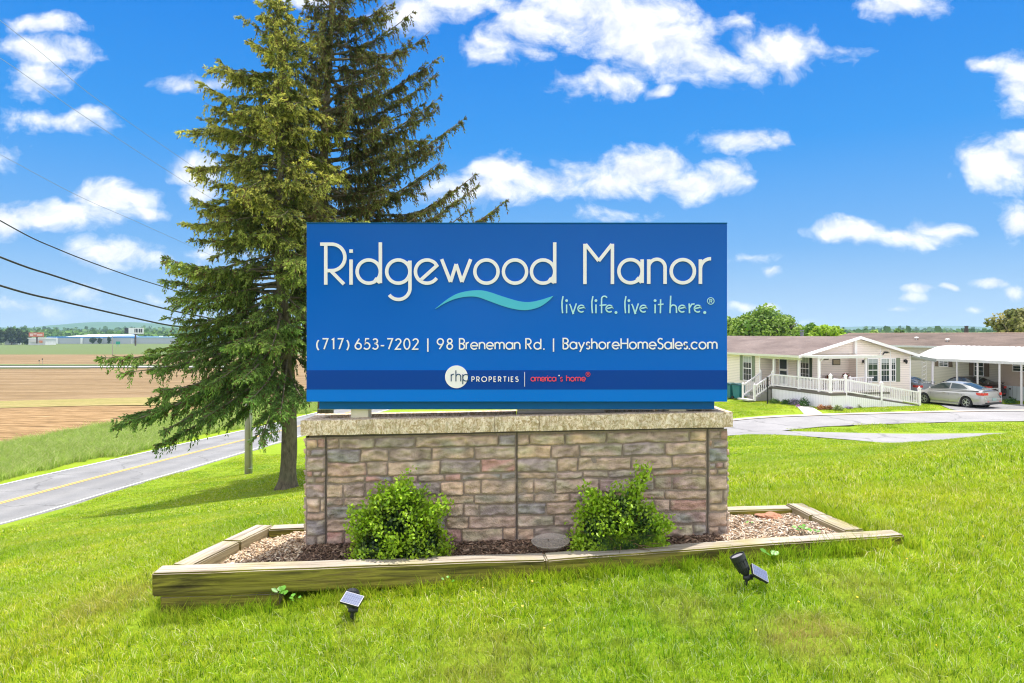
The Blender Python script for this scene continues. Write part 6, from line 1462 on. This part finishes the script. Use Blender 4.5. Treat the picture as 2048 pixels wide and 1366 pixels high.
        for c in (0,WB):
            w=empty('wheel',(sx*.775,c,rw)); w.parent=root
            R3=Matrix.Rotation(math.pi/2*sx,3,'Y')
            mb=MB(); mb.lathe([(.215,-.10),(.30,-.105),(.322,-.08),(.325,0),(.322,.08),(.30,.105),(.225,.108),(.215,.07),(.215,-.10)],n=32,R3=R3); mb.build('tyre',m_tyre,w,smooth=True)
            mb=MB(); mb.lathe([(.222,.07),(.222,.098),(.207,.10),(.205,.06)],n=32,R3=R3)
            for k in range(10):
                t=2*math.pi*k/10+(.12 if k%2 else -.12); d=Vector((math.cos(t),math.sin(t),0)); mb.beam(R3@(d*.03+Vector((0,0,.082))),R3@(d*.213+Vector((0,0,.088))),.022,.02,up=R3@Vector((0,0,1)))
            mb.lathe([(.001,.098),(.045,.095),(.05,.07)],n=12,R3=R3); mb.build('rim',m_rim,w)
            mb=MB(); mb.lathe([(.001,.02),(.20,.02)],n=24,R3=R3); mb.lathe([(.001,-.35),(.36,-.35)],n=24,R3=R3); mb.build('brake_shadow_disc',m_ctrim,w)
    # glass front and rear, bumper, plate, spoiler
    def glassquad(name,ya,yb,wa,wb):
        mb=MB(); vs=[]
        for y,w in ((ya,wa),((ya*2+yb)/3,(wa*2+wb)/3),((ya+2*yb)/3,(wa+2*wb)/3),(yb,wb)):
            zt=float(np.interp(y,[g[0] for g in gs],[g[1] for g in gs]))
            for x,dz in ((-w,-.028),(-w*.6,-.004),(0,.008),(w*.6,-.004),(w,-.028)): vs.append((x,y,zt+dz+.006))
        fs=[(j*5+i,j*5+i+1,j*5+i+6,j*5+i+5) for j in range(3) for i in range(4)]
        mb.add(vs,fs); mb.build(name,m_cglass,cb,smooth=True)
    glassquad('rear_window',-.52,.42,.50,.53); glassquad('windscreen',1.70,2.58,.54,.56)
    mb=MB(); mb.beam((-.70,-.93,.50),(.70,-.93,.50),.22,.26); bmp=mb.build('rear_bumper',paint,root,bevel=.05)
    mb=MB(); mb.cbox((0,-1.052,.56),(.34,.012,.16)); mb.build('number_plate',m_plate,bmp)
    mb=MB(); mb.cbox((.50,-1.045,.44),(.14,.01,.04)); mb.cbox((-.50,-1.045,.44),(.14,.01,.04)); mb.build('reflector',m_tail,bmp)
    mb=MB(); mb.cbox((0,-.96,.34),(1.3,.14,.1)); mb.build('valance',m_ctrim,bmp)
    mb=MB(); mb.beam((-.66,-.86,1.17),(.66,-.86,1.17),.18,.025); mb.cbox((-.6,-.84,1.12),(.04,.12,.10)); mb.cbox((.6,-.84,1.12),(.04,.12,.10)); mb.build('spoiler',paint,root,bevel=.006)
    return root
def gz_(x,y): return h1(x,y)+.03
sedan('parked_car',(27.2,40.0,-4.30),math.atan2(.36,.93),'silver four door car with alloy wheels and rear spoiler on the driveway',m_silver)
sedan('parked_car',(27.35,46.2,-4.33),math.atan2(.25,.97),'grey silver car mostly hidden behind the end of the cream home',m_silver2)
sedan('parked_car',(31.3,45.3,-4.33),math.atan2(.25,.97),'dark maroon car parked under the white awning behind the silver car',m_maroon)

# ------------------------------------------------------------------ small things around the cream home
m_bin=simple('teal_plastic',(.02,.17,.22),.5,var=.1); m_binlid=simple('dark_teal_lid',(.012,.075,.095),.5)
def bin_(loc,rz,label):
    root=empty('wheelie_bin',loc,rz); tag(root,label,'bin',group='teal wheelie bins by the wall')
    mb=MB(); b=[(-.24,-.27),(.24,-.27),(.24,.27),(-.24,.27)]; t=[(-.30,-.34),(.30,-.34),(.30,.36),(-.30,.36)]
    mb.add([(x,y,.06) for x,y in b]+[(x,y,.98) for x,y in t],[(3,2,1,0),(4,5,6,7),(0,1,5,4),(1,2,6,5),(2,3,7,6),(3,0,4,7)]); mb.box((-.32,-.36,.90),(.32,.37,.96)); mb.build('body',m_bin,root,bevel=.02)
    mb=MB(); mb.prism([(-.38,.985),(-.34,1.04),(.1,1.09),(.38,1.07),(.40,.985)],'x',-.33,.33); mb.build('lid',m_binlid,root,bevel=.01)
    for sx in (-1,1): mb=MB(); mb.tube([(sx*.27,.30,.11),(sx*.33,.30,.11)],.11,14); mb.build('wheel',m_tyre,root)
    mb=MB(); mb.tube([(-.2,.42,.99),(.2,.42,.99)],.02,8); mb.build('handle',m_binlid,root); return root
def onp(px,py,z): D=-z*F/(py-HZ); return ((px-1024)/F*D,D,z)
x,y,_=onp(1478,798,-4.43); bin_((x,y,h1(x,y)),R(25),'teal wheelie bin nearest the porch steps')
x,y,_=onp(1461,796,-4.45); bin_((x,y,h1(x,y)),R(20),'teal wheelie bin half hidden beside the edge of the blue sign')
x,y,_=onp(1535,807,-4.33); lpz=h1(x,y); lp_=empty('garden_hook_post',(x,y,lpz)); tag(lp_,'thin black garden post in the lawn before the porch','garden post')
mb=MB(); mb.tube([(0,0,-.1),(0,0,1.62)],.045,8); mb.build('shaft',m_black,lp_); mb=MB(); mb.tube([(0,0,1.62),(0,0,1.70)],.07,8); mb.build('cap',m_black,lp_)
mb=MB(); mb.tube([(0,0,1.45),(.10,0,1.52),(.16,0,1.44)],.012,5); mb.tube([(0,0,1.1),(.10,0,1.17),(.14,0,1.05)],.012,5); mb.build('hook',m_black,lp_)
# plants along the skirting
def bush(px,py,z,sz,n,seed,c0,c1,label,h=1.0,fl=None):
    x,y,_=onp(px,py,z); zz=h1(x,y); r=np.random.default_rng(seed)
    q=r.normal(0,1,(n,3)); q/=np.linalg.norm(q,axis=1)[:,None]; q*=r.uniform(.5,1.05,(n,1)); P=q*np.array([sz,sz*.8,sz*h]); P[:,2]=np.abs(P[:,2])*1.0+.02
    C=np.array(c0)+(np.array(c1)-np.array(c0))*r.random((n,1)); C=C*r.uniform(.8,1.2,(n,1))
    if fl is not None: k=r.random(n)<.35; C[k]=np.array(fl)*r.uniform(.8,1.2,(k.sum(),1))
    V,Q_,C=leafquads(P,np.cross(q,r.normal(0,1,(n,3))),q+np.array([0,-.2,.5]),np.full(n,.07)*r.uniform(.7,1.4,n),np.full(n,.045),C)
    o=npmesh('garden_plant',V,Q_,m_leafb,None,C); o.location=(x,y,zz); return tag(o,label,'plant',group='plants along the white deck skirting')
G0,G1=(.05,.12,.02),(.13,.25,.04)
bush(1549,806,-4.32,.36,420,1,G0,G1,'low green plant beside the black garden post')
bush(1572,808,-4.32,.34,420,2,(.03,.09,.02),(.08,.18,.03),'dark green mound left of the lavender clump')
bush(1588,809,-4.32,.40,460,3,(.12,.14,.12),(.2,.2,.22),'lavender clump with pale purple flowers by the skirting',1,(.42,.30,.55))
bush(1608,812,-4.31,.36,520,4,(.03,.10,.02),(.08,.20,.03),'tall dark green leafy plant at the head of the footpath',1.6)
bush(1596,813,-4.31,.13,120,12,(.3,.1,.3),(.5,.3,.5),'small pink flower at the footpath edge',1.2,(.6,.35,.6))
bush(1643,818,-4.3,.28,300,5,(.35,.12,.04),(.55,.25,.10),'orange flowering plant by the corner of the deck')
bush(1657,818.5,-4.3,.26,300,6,(.25,.10,.05),(.4,.22,.10),'reddish brown plant right of the orange one')
bush(1677,820,-4.3,.30,320,7,(.14,.20,.05),(.28,.32,.10),'round olive plant at the foot of the ramp skirting')
bush(1699,817,-4.3,.20,220,8,(.3,.25,.35),(.45,.35,.5),'small patch of mauve flowers beneath the ramp',.6)
bush(1714,815,-4.3,.28,320,9,(.18,.22,.04),(.34,.36,.10),'yellow green mound beneath the middle of the ramp')
bush(1728,813.5,-4.3,.20,220,10,(.4,.15,.3),(.6,.25,.4),'bright pink flowers beneath the ramp',.6,(.7,.15,.35))
bush(1745,812,-4.3,.28,320,11,(.22,.16,.05),(.36,.28,.10),'tawny mound of foliage beneath the ramp')
bush(1772,809,-4.3,.30,320,13,(.16,.22,.05),(.3,.36,.1),'pale green cushion plant near the low end of the ramp',.7)
bush(1798,806,-4.3,.26,300,14,(.18,.22,.03),(.34,.40,.06),'yellow green tuft at the low end of the ramp',.8)
bush(2022,805,-4.25,.40,420,15,(.04,.12,.03),(.10,.22,.05),'low green plant by the skirting of the grey beige home')
# things seen on the porch
def potted(lx,ly,lz,seed,fc,label):
    w=home.matrix_basis if False else Matrix.Translation(home.location)@Matrix.Rotation(home.rotation_euler[2],4,'Z'); p=w@Vector((lx,ly,lz)); r=np.random.default_rng(seed)
    root=empty('potted_plant',p); tag(root,label,'potted plant'); mb=MB(); mb.lathe([(.001,0),(.10,0),(.14,.24),(.15,.25),(.13,.25),(.12,.2),(.001,.2)],n=14); mb.build('pot',simple('terracotta',(.40,.18,.10),.8),root)
    n=260; q=r.normal(0,1,(n,3)); q/=np.linalg.norm(q,axis=1)[:,None]; P=q*.26*r.uniform(.4,1,(n,1)); P[:,2]=np.abs(P[:,2])+.28; C=np.where(r.random((n,1))<.5,np.array(fc),np.array((.04,.10,.02)))*r.uniform(.8,1.2,(n,1))
    V,Q_,C=leafquads(P,np.cross(q,r.normal(0,1,(n,3))),q,np.full(n,.08),np.full(n,.06),C); npmesh('flowers',V,Q_,m_leafb,root,C)
potted(2.35,.25,DZ+.35,1,(.40,.05,.05),'pot of dark red flowers on the porch behind the railing')
potted(3.35,.0,DZ+.45,2,(.70,.30,.30),'pot of pink flowers on the porch under the canopy')
# table carrying them
pt=Matrix.Translation(home.location)@Matrix.Rotation(home.rotation_euler[2],4,'Z')@Vector((2.9,.15,DZ)); tb=empty('porch_bench',pt,home.rotation_euler[2]); tag(tb,'low dark bench on the porch carrying the flower pots','bench')
mb=MB(); mb.box((-.95,-.2,.28),(.95,.2,.345)); mb.box((.2,-.2,.346),(.7,.15,.445)); mb.build('seat',m_deckb,tb)
for x in (-.85,.85): mb=MB(); mb.box((x-.04,-.18,0),(x+.04,.18,.279)); mb.build('leg',m_deckb,tb)
# ------------------------------------------------------------------ trees behind the homes
def B(px,D,zg,top_py,halfw,seed,label,c0,c1,nclump,nleaf,size,**k):
    p=W(px,668,D); Ht=(HZ-top_py)/F*D-zg; broad((p.x,p.y,zg),Ht,halfw/F*D,seed,label,c0,c1,nclump,nleaf,size,group='trees behind the homes',**k)
B(1528,95,-6,612,88,1,'large rounded green tree behind the cream home roof',(.10,.20,.02),(.28,.40,.05),120,150,.42)
B(1455,110,-6,632,60,6,'dimmer green tree partly hidden by the edge of the sign',(.09,.19,.025),(.24,.36,.05),60,120,.42)
B(1655,80,-6,640,52,2,'light yellow green tree right of the flue pipe',(.18,.33,.015),(.40,.54,.04),90,130,.32)
B(1618,88,-6,648,34,7,'small yellow green tree just behind the flue pipe',(.10,.22,.01),(.22,.36,.03),50,110,.32)
B(1740,150,-8,657,34,3,'low yellow green tree behind the gable peak',(.12,.24,.03),(.24,.36,.06),50,100,.45)
B(1803,160,-8,654,18,4,'small round pale green tree on the skyline',(.12,.24,.05),(.22,.34,.09),50,110,.45)
B(2042,72,-5,606,60,5,'brownish green tree at the right edge behind the long roof',(.12,.15,.035),(.36,.32,.10),90,90,.30,bare=1)
B(1778,170,-8,660,8,8,'tiny dark tree on the skyline left of the pale green one',(.03,.07,.05),(.06,.12,.07),20,60,.4)
B(1967,150,-8,662,12,9,'small dark tree on the skyline near the right edge',(.03,.07,.04),(.06,.12,.05),20,60,.4)
# ------------------------------------------------------------------ far plain
m_far=attrmat('far_woods',.8,transl=.1,var=.2,vscale=.01,spec=.1)
def beltpts(n,pxa,pxb,Da,Db,zf,top,hgt,seed,size,c0,c1,name,label):
    r=np.random.default_rng(seed); px=r.uniform(pxa,pxb,n); D=r.uniform(Da,Db,n); X=(px-1024)/F*D
    tp=np.interp(px,[t[0] for t in top],[t[1] for t in top]); hh=(HZ-tp)/F*D-zf
    bump_=.75+.25*np.sin(px*.11+2*np.sin(px*.031))*np.sin(px*.37+seed)
    Z=zf+hh*bump_*r.random(n)**.8; P=np.stack([X,D,Z],1)
    C=np.array(c0)+(np.array(c1)-np.array(c0))*np.clip(.5+.35*np.sin(px*.23+D*.02)[:,None]+r.normal(0,.2,(n,1)),0,1)
    Nn=r.normal(0,.6,(n,3))+np.array([0,-.6,.6]); T=np.cross(Nn,r.normal(0,1,(n,3))); s=size*r.uniform(.6,1.4,n)
    V,Q_,C=leafquads(P,T,Nn,s,s*.9,C,.2); o=npmesh(name,V,Q_,m_far,None,C); return tag(o,label,'woods',kind='stuff')
beltpts(34000,-500,2600,900,1050,-10,[(-40,656),(60,658),(130,660),(200,664),(420,663),(1100,662),(2600,662)],0,1,5,(.05,.13,.02),(.14,.25,.05),'treeline','line of green woods across the plain behind the warehouse')
beltpts(26000,-500,2600,1500,2000,-10,[(-40,655),(150,657),(300,655),(420,660),(1100,658)],0,2,9,(.05,.12,.03),(.12,.21,.05),'treeline','farther hazy band of woods below the hills')
beltpts(6000,1380,2150,420,600,-12,[(1380,662),(1700,659),(1850,662),(2150,660)],0,3,4,(.04,.10,.03),(.10,.18,.05),'treeline','low woods on the skyline behind the homes')
# dark trees at the far left
r=random.Random(3); dl=['dark tree at the left edge of the photo, beyond the pasture','tall narrow dark tree, second from the left edge of the plain','dark tree above the left side of the blue canopied station','dark green tree above the right side of the blue canopied station','dark tree midway between the station and the red billboard','dark tree just left of the red billboard']
for i,(px,top,hw) in enumerate([(2,657,11),(13,660,8),(23,655,9),(34,657,9),(45,660,9),(54,662,8)]):
    D=640+r.uniform(-20,20); p=W(px,668,D); broad((p.x,p.y,-10),(HZ-top)/F*D+10,hw/F*D,40+i,dl[i],(.035,.075,.02),(.085,.13,.035),26,60,2.0,trunk_h=.15,group='dark trees at the far left')
# hills: real ridges several kilometres out
m_hill=gmat('hill_woods',[(.3,(.035,.10,.03)),(.6,(.06,.14,.04)),(.8,(.11,.18,.06))],(.004,.004,.004))
def hill(pts,D,depth,zb,label,seed):
    xs=np.linspace(pts[0][0],pts[-1][0],260); nrow=14; V=[]; r=np.random.default_rng(seed)
    for j in range(nrow+1):
        t=j/nrow; y=D-depth/2+depth*t; prof=math.sin(math.pi*t)**.8
        for px in xs:
            top=np.interp(px,[p[0] for p in pts],[p[1] for p in pts]); h=max(0,(HZ-top)/F*D-zb); x=(px-1024)/F*D
            h*=1+.05*mnoise.noise(Vector((px*.05,t*3,seed)))+.035*mnoise.noise(Vector((px*.3,t*9,seed)))
            V.append((x,y,zb-3+(h+3)*prof))
    m=len(xs); ii=np.arange((nrow+1)*m).reshape(nrow+1,m); Q_=np.stack([ii[:-1,:-1],ii[:-1,1:],ii[1:,1:],ii[1:,:-1]],-1).reshape(-1,4)
    o=npmesh('hills',V,Q_,m_hill,smooth=True); return tag(o,kind='structure')
hill([(-100,660),(60,656),(130,654),(160,649),(205,644.5),(250,644),(300,647),(345,650),(400,653),(520,656),(700,658),(900,660),(1100,664)],4300,1500,-10,'',1)
hill([(-400,668),(-200,655),(0,654),(100,655),(250,656),(500,655),(900,656),(1300,655),(1500,656),(1700,653),(1760,652.5),(1850,653),(1905,651.5),(1965,654),(2100,656),(2400,660)],5600,1500,-10,'',2)
# warehouse with a blue stripe
def FP_(px,py,D): return W(px,py,D)
D=700; k=D/F
m_wall=simple('warehouse_grey',(.42,.45,.50),.7,var=.1,scale=.05); m_bl=simple('stripe_blue',(.05,.25,.62),.5); m_wr=simple('white_roof_far',(.82,.83,.84),.6)
X=lambda px:(px-1024)*k; Zf=lambda py:(HZ-py)*k
wh=empty('warehouse',(X(215),D,-10)); tag(wh,'long low warehouse with a bright blue stripe under its roof','building')
def WH(x0,x1,y0,y1,z0,z1,name,mat,par=None):
    mb=MB(); mb.box((x0-X(215),y0,z0+10),(x1-X(215),y1,z1+10)); return mb.build(name,mat,par or wh)
WH(X(94),X(262),0,60,-10.5,Zf(675.6),'wall',m_wall); WH(X(93.6),X(262.4),-.3,60.3,Zf(675.6),Zf(673.2),'blue_fascia',m_bl)
WH(X(262.6),X(425),6,60,-10.5,Zf(676.2),'wall',m_wall); WH(X(262.6),X(425),5.7,60.3,Zf(676.2),Zf(673.6),'blue_fascia',simple('pale_blue_fascia',(.30,.48,.66),.5))
mb=MB(); mb.prism([(2,Zf(673)+10),(46,Zf(668.7)+10),(58,Zf(673)+10)],'x',X(128)-X(215),X(217)-X(215)); mb.build('raised_roof',m_wr,wh)
for px in (115,164,203): WH(X(px)-.9,X(px)+1.1,-1.2,-.35,-10.5,Zf(675.7),'downpipe_panel',m_wr)
for px in (300,318,331,341): WH(X(px)-1.2,X(px)+1.2,20,24,Zf(673.5),Zf(672),'roof_unit',m_wr)
for i,(px,w) in enumerate(((185.5,6.5),(200,3.5),(218,2.6))):
    p=W(px,668,D-8); broad((p.x,p.y,-10),[7.5,6,7][i],w*k,60+i,['round dark shrub like tree before the warehouse wall','smaller dark tree right of the round one by the warehouse','thin tan green tree before the warehouse wall'][i],(.04,.09,.03),(.10,.15,.05),18,50,1.1,trunk_h=.1,group='small trees before the warehouse')
# billboards
def billboard(px0,px1,py0,py1,base,D,pole_px,label,parts):
    k=D/F; cx=(px0+px1)/2; root=empty('billboard',((cx-1024)*k,D,(HZ-base)*k)); tag(root,label,'billboard')
    def bx(a,b,c,d,y0,y1,name,mat,par=None):
        mb=MB(); mb.box(((a-cx)*k,y0,(base-d)*k),((b-cx)*k,y1,(base-c)*k)); return mb.build(name,mat,par or root)
    bx(pole_px-1.0,pole_px+1.0,py1,base+1,1,2,'pole',simple('rust_pole',(.10,.06,.045),.8)); parts(bx); return root
D=560
m_bbw=simple('poster_white',(.80,.82,.84),.6); m_bbk=simple('poster_black',(.02,.02,.025),.6)
def p1(bx):
    f=bx(257,286,655.6,667.6,0,.8,'poster_face',m_bbw); bx(248.3,256.9,656,667.2,.4,6,'side_face',m_bbk)
    for a,b in ((269,271),(272,274.4),(275,276),(277.5,281),(282,284.6)): bx(a,b,657.5,665,-.08,-.01,'poster_print',m_bbk,f)
    bx(257,286,667.8,668.6,-.2,.9,'catwalk',simple('rust_walk',(.12,.05,.035),.8))
billboard(248,286,655.6,668,690.5,D,269,'black and white billboard high on a single pole beyond the field',p1)
def p2(bx):
    f=bx(57.5,86.5,665,673.5,0,.8,'poster_face',simple('poster_red',(.62,.16,.09),.6,var=.25,scale=.3))
    for a,b,c,d in ((60,66,667,672),(67,73,666.5,669),(74,85,668,671.5)): bx(a,b,c,d,-.08,-.01,'poster_print',simple('poster_pale',(.80,.55,.50),.6),f)
billboard(57.5,86.5,665,673.5,686,600,71.5,'red and orange billboard above a low white building',p2)
def lowb(px0,px1,top,D,label,roofc,wallc,acc=None):
    k=D/F; cx=(px0+px1)/2; root=empty('roadside_building',((cx-1024)*k,D,-10)); tag(root,label,'building')
    mb=MB(); mb.box(((px0-cx)*k,0,-.3),((px1-cx)*k,14,(HZ-top)*k+10-.9)); mb.build('wall',simple('wall_far',wallc,.8,var=.15,scale=.4),root)
    mb=MB(); mb.box(((px0-cx)*k-.5,-.6,(HZ-top)*k+10-.89),((px1-cx)*k+.5,14.6,(HZ-top)*k+10)); mb.build('roof',simple('roof_far',roofc,.7),root)
    if acc:
        for a,b,c,d,cc in acc: mb=MB(); mb.box(((a-cx)*k,-1.2,(HZ-d)*k+10),((b-cx)*k,-.65,(HZ-c)*k+10)); mb.build('frontage',simple('frontage_far',cc,.7),root)
lowb(57,91,675.5,620,'low white building beneath the red billboard',(.80,.80,.80),(.66,.67,.68),[(80,86,681,685.5,(.72,.25,.12)),(60,78,680.5,684,(.66,.62,.60))])
lowb(9,21,675.8,640,'petrol station with a bright blue canopy at the far left',(.02,.30,.66),(.62,.66,.66),[(22,30,682,686,(.72,.25,.10)),(-2,8,681.5,685,(.70,.70,.72))])
# green road sign, thin pole, two short posts
D=520;k=D/F; rs=empty('road_sign',((236-1024)*k,D,-9.9)); tag(rs,'small green road sign at the far edge of the pasture','road sign')
mb=MB(); mb.box((-1.6,0,2.0),(1.6,.12,4.2)); mb.build('sign_face',simple('sign_green',(.01,.32,.22),.5),rs); 
for x in (-1.2,1.2): mb=MB(); mb.box((x-.1,.13,-.2),(x+.1,.25,2.4)); mb.build('leg',m_cond,rs)
D=330;k=D/F; o=MB(); o.tube([(0,0,-.5),(0,0,9.6)],[.17,.11],8); o=o.build('field_pole',m_pole); o.location=((225-1024)*k,D,-10); tag(o,'lone brown utility pole standing in the bare field','utility pole')
for px,h,lab in ((78.5,1.6,'short marker post beside the far road, the lower of a pair'),(85,2.1,'short marker post beside the far road, the taller of a pair')):
    D=215;k=D/F; root=empty('marker_post',((px-1024)*k,D,-10)); tag(root,lab,'marker post')
    mb=MB(); mb.tube([(0,0,-.2),(0,0,h)],.05,6); mb.build('post',m_pole,root); mb=MB(); mb.cbox((0,-.06,h),(.34,.05,.4)); mb.build('reflector_plate',m_ctrim,root)
# ------------------------------------------------------------------ haze
m,nt,bs=newmat('haze_air'); nt.nodes.remove(bs); pv=N(nt,'ShaderNodeVolumePrincipled'); pv.inputs['Color'].default_value=(.55,.78,1,1); pv.inputs['Density'].default_value=.00014
pv.inputs['Anisotropy'].default_value=.2; nt.links.new(pv.outputs[0],nt.nodes['Material Output'].inputs['Volume'])
mb=MB(); mb.box((-7600,-400,-32),(7600,7600,110)); hz=mb.build('haze',m); tag(hz,kind='stuff')
